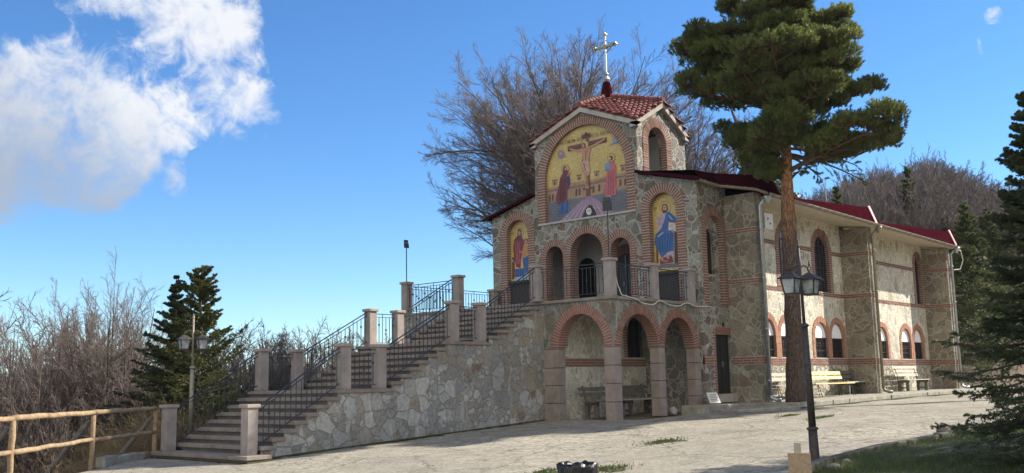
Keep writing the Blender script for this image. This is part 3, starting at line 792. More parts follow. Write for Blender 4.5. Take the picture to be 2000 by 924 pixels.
MOS_B=[
('gold_line',1,[(0.192,2.022),(0.178,1.961),(0.146,1.909),(0.097,1.871),(0.037,1.849),(-0.028,1.848),(-0.093,1.866),(-0.15,1.903),(-0.195,1.954),(-0.222,2.014),(-0.23,2.078),(-0.216,2.14),(-0.183,2.192),(-0.134,2.231),(-0.073,2.252),(-0.008,2.253),(0.057,2.234),(0.114,2.197),(0.158,2.146),(0.185,2.086)]),
('gold',2,[(0.172,2.025),(0.159,1.969),(0.13,1.921),(0.086,1.886),(0.032,1.867),(-0.027,1.865),(-0.086,1.882),(-0.138,1.915),(-0.178,1.962),(-0.203,2.017),(-0.209,2.076),(-0.197,2.132),(-0.167,2.18),(-0.123,2.215),(-0.068,2.234),(-0.009,2.235),(0.05,2.218),(0.101,2.185),(0.141,2.138),(0.165,2.083)]),
('dark_wood',3,[(0.269,1.253),(0.448,1.25),(0.429,0.272),(0.23,0.274)]),
('wood',3,[(-0.412,1.052),(-0.351,1.045),(-0.344,0.346),(-0.427,0.336)]),
('lilac',4,[(-0.187,1.868),(-0.01,1.888),(-0.04,1.604),(-0.167,1.444),(-0.334,1.376),(-0.368,1.609),(-0.314,1.779)]),
('mauve',5,[(-0.231,1.804),(-0.202,1.807),(-0.259,1.49),(-0.292,1.477)]),
('blue',5,[(-0.001,1.897),(0.129,1.898),(0.351,1.677),(0.4,1.55),(0.103,1.552),(0.052,1.348),(0.255,1.22),(0.227,0.67),(0.017,0.657),(-0.215,0.479),(-0.366,0.725),(-0.465,0.98),(-0.424,1.229),(-0.189,1.412),(-0.043,1.71)]),
('dark_blue',6,[(-0.303,1.18),(-0.274,1.183),(-0.225,0.682),(-0.254,0.678)]),
('dark_blue',6,[(-0.187,1.195),(-0.159,1.198),(-0.152,0.675),(-0.181,0.671)]),
('dark_blue',6,[(-0.073,1.209),(-0.044,1.213),(-0.08,0.667),(-0.108,0.663)]),
('dark_blue',6,[(0.042,1.224),(0.07,1.228),(-0.007,0.66),(-0.036,0.656)]),
('dark_blue',6,[(0.156,1.239),(0.184,1.243),(0.065,0.652),(0.037,0.648)]),
('pale_blue',6,[(0.075,1.8),(0.1,1.803),(0.249,1.638),(0.208,1.636)]),
('pale_blue',6,[(-0.344,1.184),(-0.113,1.298),(-0.106,1.276),(-0.317,1.139)]),
('skin',7,[(-0.201,1.571),(-0.089,1.61),(-0.066,1.572),(-0.164,1.507)]),
('rose',6,[(0.073,1.597),(0.359,1.527),(0.36,1.229),(0.042,1.308)]),
('bone',7,[(0.103,1.558),(0.326,1.503),(0.33,1.267),(0.076,1.332)]),
('brown',8,[(0.117,1.515),(0.212,1.482),(0.309,1.478),(0.212,1.469)]),
('brown',8,[(0.114,1.459),(0.21,1.427),(0.306,1.423),(0.209,1.413)]),
('brown',8,[(0.112,1.404),(0.207,1.372),(0.303,1.367),(0.206,1.358)]),
('brown',8,[(0.109,1.349),(0.204,1.317),(0.3,1.312),(0.203,1.303)]),
('hair',3,[(0.086,2.015),(0.071,1.953),(0.035,1.907),(-0.015,1.885),(-0.069,1.892),(-0.117,1.927),(-0.148,1.982),(-0.157,2.048),(-0.142,2.11),(-0.105,2.156),(-0.055,2.178),(-0.001,2.171),(0.046,2.136),(0.077,2.08)]),
('skin',4,[(0.034,2.029),(0.024,1.985),(0.001,1.951),(-0.031,1.935),(-0.065,1.94),(-0.095,1.964),(-0.115,2.003),(-0.12,2.05),(-0.11,2.094),(-0.087,2.128),(-0.055,2.144),(-0.021,2.139),(0.009,2.115),(0.029,2.076)]),
('hair',5,[(0.004,1.914),(-0.003,1.894),(-0.021,1.879),(-0.046,1.872),(-0.073,1.876),(-0.097,1.889),(-0.113,1.908),(-0.118,1.93),(-0.111,1.95),(-0.093,1.965),(-0.068,1.971),(-0.041,1.968),(-0.017,1.955),(-0.001,1.936)]),
('hair',5,[(-0.083,2.066),(-0.058,2.063),(-0.059,2.052),(-0.083,2.055)]),
('hair',5,[(-0.026,2.058),(0.003,2.055),(0.002,2.044),(-0.026,2.048)]),
('skin',7,[(-0.043,1.885),(0.019,1.894),(0.003,1.826),(-0.054,1.823)]),
('lilac',4,[(-0.192,0.539),(0.199,0.673),(0.214,0.43),(-0.241,0.37)]),
('maroon',5,[(-0.31,0.464),(0.132,0.535),(0.208,0.31),(-0.277,0.297)]),
('skin',6,[(-0.16,0.449),(-0.166,0.423),(-0.183,0.403),(-0.207,0.393),(-0.232,0.395),(-0.254,0.41),(-0.269,0.433),(-0.273,0.461),(-0.266,0.487),(-0.249,0.507),(-0.226,0.517),(-0.201,0.514),(-0.178,0.5),(-0.164,0.477)]),
('skin',6,[(0.064,0.479),(0.058,0.453),(0.041,0.433),(0.018,0.423),(-0.007,0.426),(-0.029,0.44),(-0.044,0.463),(-0.048,0.49),(-0.041,0.517),(-0.024,0.537),(-0.001,0.547),(0.024,0.544),(0.046,0.53),(0.06,0.507)]),
('rose',6,[(0.022,0.362),(0.01,0.349),(-0.024,0.34),(-0.073,0.338),(-0.127,0.343),(-0.175,0.354),(-0.208,0.37),(-0.22,0.386),(-0.207,0.4),(-0.173,0.408),(-0.124,0.41),(-0.07,0.405),(-0.022,0.394),(0.011,0.378)]),
('slate',3,[(-0.388,0.297),(0.445,0.27),(0.438,0.134),(-0.393,0.176)]),
]
MOS_C=[
('gold_line',1,[(0.143,1.722),(0.13,1.664),(0.099,1.613),(0.05,1.576),(-0.011,1.555),(-0.077,1.553),(-0.144,1.57),(-0.203,1.604),(-0.25,1.653),(-0.279,1.71),(-0.288,1.772),(-0.276,1.831),(-0.243,1.881),(-0.194,1.919),(-0.133,1.939),(-0.066,1.941),(0.0,1.923),(0.059,1.889),(0.105,1.84),(0.134,1.783)]),
('gold',2,[(0.123,1.724),(0.112,1.671),(0.083,1.626),(0.039,1.592),(-0.016,1.573),(-0.077,1.572),(-0.137,1.587),(-0.191,1.618),(-0.234,1.662),(-0.26,1.714),(-0.268,1.77),(-0.257,1.823),(-0.228,1.869),(-0.183,1.902),(-0.128,1.921),(-0.067,1.922),(-0.007,1.906),(0.047,1.875),(0.089,1.831),(0.115,1.779)]),
('wood',3,[(-0.45,0.92),(-0.317,0.906),(-0.32,0.088),(-0.456,0.137)]),
('bone',4,[(-0.475,0.922),(-0.39,0.764),(-0.42,0.748),(-0.495,0.905)]),
('maroon',4,[(-0.152,1.861),(-0.067,1.903),(0.024,1.84),(0.046,1.577),(0.168,1.414),(0.046,1.093),(-0.025,0.803),(-0.054,0.495),(-0.248,0.557),(-0.351,0.91),(-0.376,1.286),(-0.319,1.543),(-0.178,1.639)]),
('rose',5,[(-0.282,1.463),(-0.257,1.461),(-0.205,0.672),(-0.235,0.675)]),
('rose',5,[(-0.193,1.454),(-0.169,1.451),(-0.147,0.666),(-0.176,0.669)]),
('rose',5,[(-0.105,1.444),(-0.08,1.441),(-0.088,0.661),(-0.117,0.664)]),
('skin',5,[(-0.009,1.725),(-0.016,1.69),(-0.034,1.663),(-0.06,1.65),(-0.089,1.654),(-0.114,1.672),(-0.131,1.703),(-0.136,1.739),(-0.129,1.774),(-0.11,1.801),(-0.084,1.814),(-0.056,1.81),(-0.031,1.791),(-0.014,1.761)]),
('brown',6,[(-0.111,1.751),(-0.087,1.748),(-0.087,1.741),(-0.111,1.744)]),
('brown',6,[(-0.057,1.745),(-0.033,1.742),(-0.033,1.735),(-0.057,1.738)]),
('skin',6,[(-0.099,1.127),(0.022,1.077),(-0.004,1.031),(-0.086,1.077)]),
('gold_line',5,[(0.332,1.403),(0.32,1.36),(0.29,1.327),(0.247,1.312),(0.199,1.317),(0.157,1.341),(0.129,1.381),(0.119,1.427),(0.131,1.471),(0.162,1.504),(0.205,1.519),(0.253,1.513),(0.295,1.489),(0.323,1.449)]),
('orange',6,[(0.165,1.322),(0.289,1.253),(0.321,1.028),(0.122,0.863),(-0.025,0.822),(0.042,1.093)]),
('skin',7,[(0.279,1.395),(0.272,1.368),(0.255,1.348),(0.232,1.338),(0.206,1.341),(0.183,1.356),(0.168,1.379),(0.163,1.407),(0.169,1.434),(0.186,1.454),(0.21,1.464),(0.235,1.461),(0.258,1.446),(0.274,1.422)]),
('hair',6,[(0.289,1.419),(0.282,1.393),(0.262,1.373),(0.235,1.364),(0.205,1.367),(0.178,1.382),(0.16,1.406),(0.154,1.434),(0.161,1.461),(0.181,1.481),(0.208,1.49),(0.238,1.486),(0.265,1.471),(0.283,1.447)]),
('blue',5,[(0.039,0.827),(0.317,0.917),(0.299,0.312),(0.121,0.317)]),
('blue',4,[(-0.318,0.497),(0.141,0.492),(0.131,0.154),(-0.297,0.183)]),
('dark_blue',6,[(-0.265,0.455),(-0.241,0.452),(-0.248,0.201),(-0.272,0.203)]),
('dark_blue',6,[(-0.167,0.446),(-0.143,0.444),(-0.15,0.193),(-0.175,0.195)]),
('dark_blue',6,[(-0.07,0.437),(-0.046,0.435),(-0.053,0.184),(-0.077,0.186)]),
('dark_blue',6,[(0.027,0.428),(0.051,0.426),(0.044,0.176),(0.02,0.178)]),
('pale_blue',4,[(-0.317,0.199),(0.297,0.228),(0.292,0.067),(-0.448,0.092)]),
('wood',6,[(0.12,0.789),(0.149,0.786),(0.108,0.384),(0.079,0.387)]),
]

# ------------------------------------------------------------------ ground, plaza, lawn, pavement
def grid_sheet(name, xs, ys, zf, mat, keep=None, kind='structure'):
    X, Y = np.meshgrid(xs, ys, indexing='ij')
    Z = zf(X, Y)
    V = np.stack([X, Y, Z], -1).reshape(-1, 3)
    nx, ny = len(xs), len(ys)
    i, j = np.meshgrid(np.arange(nx - 1), np.arange(ny - 1), indexing='ij')
    a = (i * ny + j).ravel()
    F = np.stack([a, a + ny, a + ny + 1, a + 1], 1)
    if keep is not None:
        cx = V[F].mean(1)
        F = F[keep(cx[:, 0], cx[:, 1])]
    o = np_mesh(name, V, F, mat, smooth=True)
    o['kind'] = kind
    return o
xs = np.concatenate([np.arange(-60, 0, 4.), np.arange(0, 62, 1.), np.arange(62, 200, 4.), np.arange(200, 1000, 50.), [1400, 2200, 4000, 9000]])
ys = np.concatenate([[-3000, -1000, -400, -200, -100], np.arange(-60, 0, 5.), np.arange(0, 60, 1.), np.arange(60, 200, 5.), np.arange(200, 1000, 50.), [1400, 2200, 4000, 9000]])
grid_sheet('terrain', xs, ys, lambda X, Y: hgt(X, Y) - 0.06, 'litter')
far = grid_sheet('valley_floor', np.linspace(-9000, 12000, 22), np.linspace(-200, 14000, 22), lambda X, Y: 0 * X - 235 + 25 * np.sin(X / 900) * np.sin(Y / 1300), 'valley',
                 keep=lambda X, Y: Y > 450)
# rolling hills far away beyond the valley
def far_hills():
    X = np.linspace(-6000, 9000, 90)
    vs_, fs = [], []
    rg = np.random.default_rng(3)
    for k, (dist, h0, amp) in enumerate(((7000, -120, 60), (9500, -40, 90))):
        az = np.radians(np.linspace(35, 100, 120))
        ridge = h0 + amp * (np.sin(az * 9 + k) + 0.5 * np.sin(az * 23 + 2 * k) + 0.3 * np.sin(az * 51))
        for j, (dd, zz) in enumerate(((dist - 1500, -240 + 0 * ridge), (dist - 600, (ridge - 240) / 2 + 10), (dist, ridge), (dist + 900, ridge * 0 - 240))):
            vs_.append(np.stack([dd * np.cos(az), dd * np.sin(az), zz], 1))
        n = len(az)
        for j in range(3):
            b = (k * 4 + j) * n + np.arange(n - 1)
            fs.append(np.stack([b, b + 1, b + 1 + n, b + n], 1))
    o = np_mesh('far_hills', np.concatenate(vs_), np.concatenate(fs), 'valley', smooth=True)
    o['kind'] = 'structure'
far_hills()

# outline of the lawn kerb (from the bottom of the picture towards the spruce and round behind it)
KERB = [(6.0, 4.6), (9.5, 5.6), (12.5, 6.35), (14.6, 6.75), (16.4, 6.78), (18.2, 6.45), (20.0, 6.1), (21.6, 5.6), (23.2, 4.3), (24.0, 2.6), (24.2, 0.0), (24.0, -6.0)]
kx = np.array([p[0] for p in KERB[:9]]); ky = np.array([p[1] for p in KERB[:9]])
def in_lawn(X, Y):
    return (X < 24.0) & (Y < np.interp(X, kx, ky) + 0.02)
px = np.concatenate([np.arange(-14, 50, 0.5), np.arange(50, 71, 1.0)])
py = np.arange(-14, 40, 0.5)
def plaza_keep(X, Y):
    return (Y < edgeY(X) - 0.15) & ~((X > 22) & (Y > 15.0) & (X < 45.5)) 
# plaza sheet: trimmed along the sloping edge by snapping the last row
def plaza_z(X, Y):
    return zbase(X) - 0.012 + 0.012 * np.sin(X * 1.7 + Y) * np.sin(Y * 1.3)
plz = grid_sheet('plaza', px, py, plaza_z, 'plaza', plaza_keep)
def snap_plaza():
    me = plz.data
    n = len(me.vertices)
    co = np.empty(n * 3, dtype=np.float32); me.vertices.foreach_get('co', co); co = co.reshape(-1, 3)
    used = np.zeros(n, bool)
    for p in me.polygons:
        for i in p.vertices: used[i] = True
    e = edgeY(co[:, 0])
    m = used & (co[:, 1] > e - 0.62)
    co[m, 1] = e[m] - 0.02
    me.vertices.foreach_set('co', co.ravel()); me.update()
snap_plaza()

def lawn():
    # lawn sheet as strips from the kerb to y = -25
    L = KERB
    V, F = [], []
    X = np.concatenate([np.arange(5.0, 24.0, 0.4), [23.9]])
    for x in X:
        y0 = np.interp(x, kx, ky) - 0.1
        for t in np.linspace(0, 1, 40):
            y = y0 - 30 * t ** 1.6
            z = float(zbase(x)) + 0.03 + 0.03 * (1 + math.sin(x * 1.3 + y * 0.8)) * min(1, t * 8)
            V.append((x, y, z))
    n = 40
    for i in range(len(X) - 1):
        for j in range(n - 1):
            a = i * n + j
            F.append((a, a + 1, a + n + 1, a + n))
    np_mesh('lawn', V, F, 'lawn_soil', smooth=True)['kind'] = 'structure'
lawn()
def grass_blades():
    n = 26000
    d = rng.uniform(8.5, 24, n * 2); a = R(41.4) - np.arctan((rng.uniform(1560, 2090, n * 2) - 1000) / 1949)
    x = d * np.cos(a); y = d * np.sin(a)
    m = (x < 23.5) & (y < np.interp(x, kx, ky) - 0.16) & (x > 5)
    x, y = x[m][:n], y[m][:n]
    n = len(x)
    z = zbase(x) + 0.03
    h = rng.uniform(0.04, 0.11, n)
    th = rng.uniform(0, 2 * math.pi, n); w = 0.006
    lean = rng.normal(0, 0.025, (n, 2))
    P = np.stack([x, y, z], 1)
    A = P + np.stack([np.cos(th) * w, np.sin(th) * w, 0 * x], 1)
    B = P - np.stack([np.cos(th) * w, np.sin(th) * w, 0 * x], 1)
    T = P + np.concatenate([lean, h[:, None]], 1)
    V = np.stack([A, B, T], 1).reshape(-1, 3)
    F = np.arange(3 * n).reshape(-1, 3)
    o = np_mesh('lawn_grass', V, F, 'blade')
    tag(o, 'short green grass of the shaded lawn under the spruce', 'grass', kind='stuff')
grass_blades()
def grass_patch(px_c, r, name_label, n=500):
    cx, cy = px_c
    V, F = [], []
    rr = np.random.default_rng(int(cx * 100))
    for i in range(n):
        t = rr.uniform(0, 2 * math.pi); q = abs(rr.normal(0, 0.5))
        x = cx + r[0] * q * math.cos(t); y = cy + r[1] * q * math.sin(t)
        z = float(zbase(x)) + 0.0
        a = rr.uniform(0, 6.28); w = 0.012
        V += [(x + w * math.cos(a), y + w * math.sin(a), z), (x - w * math.cos(a), y - w * math.sin(a), z), (x + rr.normal(0, .02), y + rr.normal(0, .02), z + rr.uniform(.015, .05))]
        F.append((3 * i, 3 * i + 1, 3 * i + 2))
    # mossy base, an irregular thin mound
    k = 26
    o = len(V)
    V.append((cx, cy, float(zbase(cx)) + 0.015))
    for i in range(k):
        t = 2 * math.pi * i / k
        q = 0.8 + 0.35 * math.sin(3 * t + cx) + rr.uniform(-.2, .2)
        x = cx + r[0] * q * math.cos(t) * .8; y = cy + r[1] * q * math.sin(t) * .8
        V.append((x, y, float(zbase(x)) - 0.006))
    for i in range(k): F.append((o, o + 1 + i, o + 1 + (i + 1) % k))
    ob = np_mesh('grass_patch', V, F, ['blade', 'moss'], mi=np.array([0] * n + [1] * k, dtype=np.int32))
    tag(ob, name_label, 'grass', kind='stuff')
def gpt(x, y, dz=0.0):                  # a picture direction followed down to the ground
    d = CF + CR * ((x - 1000) / 1948.72) - CU * ((y - 462) / 1948.72)
    t = 10.0
    for _ in range(60):
        t += ((float(zbase(d.x * t)) + dz) - d.z * t) / d.z * 0.7
        t = max(3, min(90, t))
    return (d.x * t, d.y * t)
g1 = gpt(1295, 863); grass_patch(g1, (0.8, 0.35), 'small mossy grass tuft in the middle of the cracked paving', 700)
g2 = gpt(1185, 916); grass_patch(g2, (0.62, 0.42), 'green grass patch right beside the black rubbish bin', 600)
g3 = gpt(1065, 922); grass_patch(g3, (0.5, 0.25), 'thin grass patch left of the black rubbish bin', 350)
g4 = gpt(1540, 812); grass_patch(g4, (0.6, 0.16), 'thin weed patch in front of the doorstep slabs', 300)
g6 = gpt(1768, 770); grass_patch(g6, (2.6, 0.12), 'green moss and weeds along the pavement edge under the far bench', 700)
g7 = gpt(1700, 778); grass_patch(g7, (1.2, 0.10), 'weeds at the pavement edge by the second downpipe', 350)
g5 = gpt(1605, 815); grass_patch(g5, (0.9, 0.14), 'thin weed patch right of the lamp post shaft on the paving', 300)

def kerb_run(pts, w=0.22, h=0.13, seg=0.95, mat='kerb', jitter=0.02, zf=None):
    mb = MB()
    pts = [Vector((x, y, 0)) for x, y in pts]
    L = [0]
    for a, b in zip(pts, pts[1:]): L.append(L[-1] + (b - a).length)
    def at(s):
        for i in range(len(pts) - 1):
            if s <= L[i + 1] or i == len(pts) - 2:
                t = (s - L[i]) / (L[i + 1] - L[i])
                return pts[i].lerp(pts[i + 1], t)
    rr = random.Random(5)
    s = 0
    while s < L[-1] - 0.2:
        e = min(s + seg * rr.uniform(.8, 1.15), L[-1])
        a, b = at(s), at(e - 0.015)
        j = rr.uniform(-jitter, jitter)
        za = float(zbase(a.x)); zb = float(zbase(b.x))
        mb.bar((a.x, a.y + j, za - 0.1 + h / 2 + rr.uniform(-.015, .015)), (b.x, b.y + j, zb - 0.1 + h / 2 + rr.uniform(-.015, .015)), w, h + 0.2)
        s = e
    return mb
kb = kerb_run(KERB, 0.16, 0.10)
ko = kb.build('lawn_kerb', 'kerb_dark', bevel=0.02); tag(ko, kind='structure')

def dirt_strip(pts, label, w=.10, seed=1):
    rr = random.Random(seed)
    V, F = [], []
    n = 0
    for (x0, y0), (x1, y1) in zip(pts, pts[1:]):
        L = math.hypot(x1 - x0, y1 - y0); k = max(2, int(L / .12))
        nx, ny = (y1 - y0) / L, -(x1 - x0) / L
        for i in range(k + 1):
            x, y = x0 + (x1 - x0) * i / k, y0 + (y1 - y0) * i / k
            q = w * (rr.uniform(.15, 1.0) + .8 * max(0, math.sin(i * .13 + seed)) * rr.random())
            z = float(zbase(x))
            V += [(x, y, z + .02), (x + nx * q, y + ny * q, z + .004)]
            if i: F.append((n - 2, n - 1, n + 1, n))
            n += 2
    o = np_mesh('wall_foot_moss', V, F, 'moss')
    tag(o, label, 'moss', kind='stuff')
dirt_strip([(12.5, 17.87), (21.5, 17.87)], 'thin ragged line of moss at the foot of the stair wall', .16, 3)
dirt_strip([(26.9, 12.94), (47, 12.94)], 'ragged moss line along the pavement kerb', .14, 6)
dirt_strip([(11.8, 21.2), (11.8, 17.56), (12.3, 17.56)], 'thin dirt line at the bottom step', .05, 9)

# raised pavement along the church wall
def pavement():
    mb = MB()
    top = lambda x: float(np.interp(x, [22, 27.6, 36, 46, 52], [-.70, -.685, -.60, -.57, -.5]))
    X = np.arange(26.9, 47, 1.15)
    for a, b in zip(X, X[1:]):
        j = 0.02 * math.sin(a * 7)
        for (y0, y1, d) in ((12.95 + j, 13.18, 0.0), (13.20, 15.40, -0.012)):
            mb.hexa([(a, y0, top(a) - .5), (b - .015, y0, top(b) - .5), (b - .015, y1, top(b) - .5), (a, y1, top(a) - .5),
                     (a, y0, top(a) + d), (b - .015, y0, top(b) + d), (b - .015, y1, top(b) + d), (a, y1, top(a) + d)])
    o = mb.build('pavement', 'kerb', bevel=0.015)
    tag(o, kind='structure')
    mb = MB()
    mb.hexa([(25.2, 13.95, -1.2), (26.88, 12.98, -1.2), (26.88, 14.6, -1.2), (25.3, 14.6, -1.2), (25.2, 13.95, -.83), (26.88, 12.98, -.77), (26.88, 14.6, -.77), (25.3, 14.6, -.83)])
    tag(mb.build('doorstep_slab', 'kerb', origin=(25.5, 14.2, -1), bevel=0.03), 'low front concrete slab before the church side door', 'step')
    mb = MB()
    mb.box(24.5, 27.55, 14.64, 15.37, -1.1, -.70)
    tag(mb.build('doorstep_slab', 'kerb', origin=(25.7, 15, -1), bevel=0.03), 'upper mossy concrete slab directly under the church side door', 'step')
pavement()

# ------------------------------------------------------------------ church
CH = thing('church', (35.0, 19.6, -1.0), 'stone church with brick arches, gold mosaics, bell tower and dark red roof', 'church')
AX = lambda X0: (lambda a, b, d: (X0 + d, a, b))      # wall plane facing -X : a = Y, b = z, d = depth into the wall
AY = lambda Y0: (lambda a, b, d: (a, Y0 + d, b))      # wall plane facing -Y : a = X, b = z
def arch_outline(c, z0, zs, rx, rz, n=20):
    pts = [(c - rx, z0)] + [(c - rx * math.cos(math.pi * i / n), zs + rz * math.sin(math.pi * i / n)) for i in range(n + 1)] + [(c + rx, z0)]
    return pts
def wall(fn, outline, holes, d0, d1, mb, mi=0, mi_rev=None):
    vv, ee = [], []
    def loop(p):
        o = len(vv)
        vv.extend([Vector(q) for q in p])
        ee.extend([(o + i, o + (i + 1) % len(p)) for i in range(len(p))])
    loop(outline)
    for h in holes: loop(h)
    r = delaunay_2d_cdt(vv, ee, [], 1, 1e-5)
    V, F = r[0], r[2]
    def inside(p, poly):
        c = False
        j = len(poly) - 1
        for i in range(len(poly)):
            if (poly[i][1] > p[1]) != (poly[j][1] > p[1]) and p[0] < (poly[j][0] - poly[i][0]) * (p[1] - poly[i][1]) / (poly[j][1] - poly[i][1]) + poly[i][0]:
                c = not c
            j = i
        return c
    FF = []
    for f in F:
        c = sum((V[i] for i in f), Vector((0, 0))) / len(f)
        if inside(c, outline) and not any(inside(c, h) for h in holes): FF.append(f)
    n = len(V)
    mb.add([fn(v.x, v.y, d0) for v in V] + [fn(v.x, v.y, d1) for v in V], [tuple(f) for f in FF] + [tuple(i + n for i in reversed(f)) for f in FF], mi)
    for k, p in enumerate([outline] + list(holes)):
        m = len(p)
        mb.add([fn(a, b, d0) for a, b in p] + [fn(a, b, d1) for a, b in p], [(i, (i + 1) % m, (i + 1) % m + m, i + m) for i in range(m)], mi if (k == 0 or mi_rev is None) else mi_rev)

def ring(fn, c, z0, zs, r_in, r_out, proud=0.02, depth=0.2, pitch=0.088, rz=None, jl=None, jr=None, parent=CH, mats=('brick', 'mortar'), name='brick_arch', gap=0.36, jambs=True, rzo=None):
    """brick voussoirs round an arch, jamb bricks below, pale mortar bed behind"""
    rz = rz or r_in
    rzo = rzo or rz + (r_out - r_in)
    mb = MB()
    rr = random.Random(int(c * 97 + zs * 13))
    e = 0.006
    # mortar bed
    def mort(t, rad, radz): return (c - rad * math.cos(t), zs + radz * math.sin(t))
    n = 40
    pin = [mort(math.pi * i / n, r_in, rz) for i in range(n + 1)]
    pout = [mort(math.pi * i / n, r_out - e, rzo - e) for i in range(n + 1)]
    for i in range(n):
        a, b, cc, d = pin[i], pin[i + 1], pout[i + 1], pout[i]
        mb.hexa([fn(*a, -proud + .008), fn(*b, -proud + .008), fn(*cc, -proud + .008), fn(*d, -proud + .008), fn(*a, depth), fn(*b, depth), fn(*cc, depth), fn(*d, depth)], 1)
    per = math.pi * (r_in + r_out + rz + rzo) / 4
    N_ = max(6, round(per / pitch))
    for i in range(N_):
        t0 = math.pi * (i + gap / 2) / N_; t1 = math.pi * (i + 1 - gap / 2) / N_
        pr = proud + rr.uniform(-.004, .006)
        a, b = mort(t0, r_in - e, rz - e), mort(t1, r_in - e, rz - e)
        o_ = rr.uniform(-.012, .008)
        cc, d = mort(t1, r_out + o_, rzo + o_), mort(t0, r_out + o_, rzo + o_)
        mb.hexa([fn(*a, -pr), fn(*b, -pr), fn(*cc, -pr), fn(*d, -pr), fn(*a, depth + .003), fn(*b, depth + .003), fn(*cc, depth + .003), fn(*d, depth + .003)], 0)
    if jambs:
        for side, jz in ((-1, jl if jl is not None else z0), (1, jr if jr is not None else z0)):
            if jz >= zs - 0.02: continue
            x0, x1 = sorted((c + side * r_in, c + side * (r_out - e)))
            mb.hexa([fn(x0, jz, -proud + .008), fn(x1, jz, -proud + .008), fn(x1, jz, depth), fn(x0, jz, depth), fn(x0, zs, -proud + .008), fn(x1, zs, -proud + .008), fn(x1, zs, depth), fn(x0, zs, depth)], 1)
            k = max(1, round((zs - jz) / pitch))
            for i in range(k):
                za = jz + (zs - jz) * (i + gap / 2) / k; zb = jz + (zs - jz) * (i + 1 - gap / 2) / k
                pr = proud + rr.uniform(-.004, .006)
                xi = c + side * (r_in - e); xo = c + side * (r_out + rr.uniform(-.012, .008))
                x0, x1 = sorted((xi, xo))
                mb.hexa([fn(x0, za, -pr), fn(x1, za, -pr), fn(x1, za, depth + .003), fn(x0, za, depth + .003), fn(x0, zb, -pr), fn(x1, zb, -pr), fn(x1, zb, depth + .003), fn(x0, zb, depth + .003)], 0)
    return mb.build(name, list(mats), parent)

def band(fn, a0, a1, z0, courses, parent=CH, mats=('brick', 'mortar'), proud=0.012, ch=0.075, bl=0.26, mb=None, holes=()):
    own = mb is None
    mb = mb or MB()
    rr = random.Random(int(a0 * 31 + z0 * 7))
    H = courses * ch + .02
    segs = [(a0, a1)]
    for h0, h1 in holes:
        ns = []
        for s0, s1 in segs:
            if h1 <= s0 or h0 >= s1: ns.append((s0, s1)); continue
            if h0 > s0: ns.append((s0, h0))
            if h1 < s1: ns.append((h1, s1))
        segs = ns
    for s0, s1 in segs:
        p = [fn(s0, z0, -proud + .008), fn(s1, z0, -proud + .008), fn(s1, z0, .05), fn(s0, z0, .05), fn(s0, z0 + H, -proud + .008), fn(s1, z0 + H, -proud + .008), fn(s1, z0 + H, .05), fn(s0, z0 + H, .05)]
        mb.hexa(p, 1)
        for k in range(courses):
            x = s0 + (-(k % 2) * bl / 2)
            za = z0 + .018 + k * ch; zb = za + ch - .022
            while x < s1:
                xa, xb = max(x, s0), min(x + bl - .02, s1)
                if xb - xa > .03:
                    pr = proud + rr.uniform(-.003, .006)
                    mb.hexa([fn(xa, za, -pr), fn(xb, za, -pr), fn(xb, za, .045), fn(xa, za, .045), fn(xa, zb, -pr), fn(xb, zb, -pr), fn(xb, zb, .045), fn(xa, zb, .045)], 0)
                x += bl
    if own: return mb.build('brick_band', list(mats), parent)

XF, YS, YN = 26.0, 15.42, 23.82
YO = 14.37
# --- west front wall with its openings
mb = MB()
holes = []
CRU = (19.65, 6.83, 1.69, 2.02)          # centre, spring, r_in, r_out
CHR = (16.66, 5.30, 0.50, 0.80)
MAD = (22.65, 5.17, 0.50, 0.78)
def rm(a, b): return (a + b) / 2
outline = [(YN, -1.3), (YN, 5.86), (21.78, 6.40), (21.78, 8.26), (19.65, 9.02), (17.52, 8.26), (17.52, 6.50), (YS, 6.0), (YS, -1.3)]
rmid = rm(CRU[2], CRU[3]); holes.append(arch_outline(CRU[0], 5.40, CRU[1], rmid, rmid, 32))
rmid = rm(CHR[2], CHR[3]); holes.append(arch_outline(CHR[0], 2.275, CHR[1], rmid, rmid))
rmid = rm(MAD[2], MAD[3]); holes.append(arch_outline(MAD[0], 2.275, MAD[1], rmid, rmid))
# three arches of the upper porch share one opening below the springing, brick piers stand in it
Z3 = 4.20
R2, R1 = 0.66, 0.37
c1_, c2_, c3_ = 21.00, 19.65, 18.30
r2m, r1m = R2 + .10, R1 + .08
op = [(c3_ - r1m, 2.275)]
n = 14
op += [(c3_ - r1m * math.cos(math.pi * i / n), Z3 + r1m * math.sin(math.pi * i / n)) for i in range(n + 1) if c3_ - r1m * math.cos(math.pi * i / n) < c2_ - r2m - .01]
op += [(c2_ - r2m * math.cos(math.pi * i / n), Z3 + .02 + r2m * math.sin(math.pi * i / n)) for i in range(n + 1)]
op += [(c1_ - r1m * math.cos(math.pi * i / n), Z3 + r1m * math.sin(math.pi * i / n)) for i in range(n + 1) if c1_ - r1m * math.cos(math.pi * i / n) > c2_ + r2m + .01]
op += [(c1_ + r1m, 2.275)]
holes.append(op)
wall(AX(XF), outline, holes, 0.0, 0.35, mb)
mb.build('west_wall', 'stone', CH)
ring(AX(XF), CRU[0], 5.40, CRU[1], CRU[2], CRU[3], depth=0.16, pitch=0.095)
ring(AX(XF), CHR[0], 2.275, CHR[1], CHR[2], CHR[3], depth=0.26, pitch=0.086)
ring(AX(XF), MAD[0], 2.275, MAD[1], MAD[2], MAD[3], depth=0.26, pitch=0.086)
ring(AX(XF), c2_, Z3, Z3, R2, R2 + .27, depth=0.34, pitch=0.082, proud=.026, jambs=False)
ring(AX(XF), c1_, Z3, Z3, R1, R1 + .25, depth=0.335, pitch=0.082, proud=.02, jambs=False)
ring(AX(XF), c3_, Z3, Z3, R1, R1 + .25, depth=0.335, pitch=0.082, proud=.02, jambs=False)
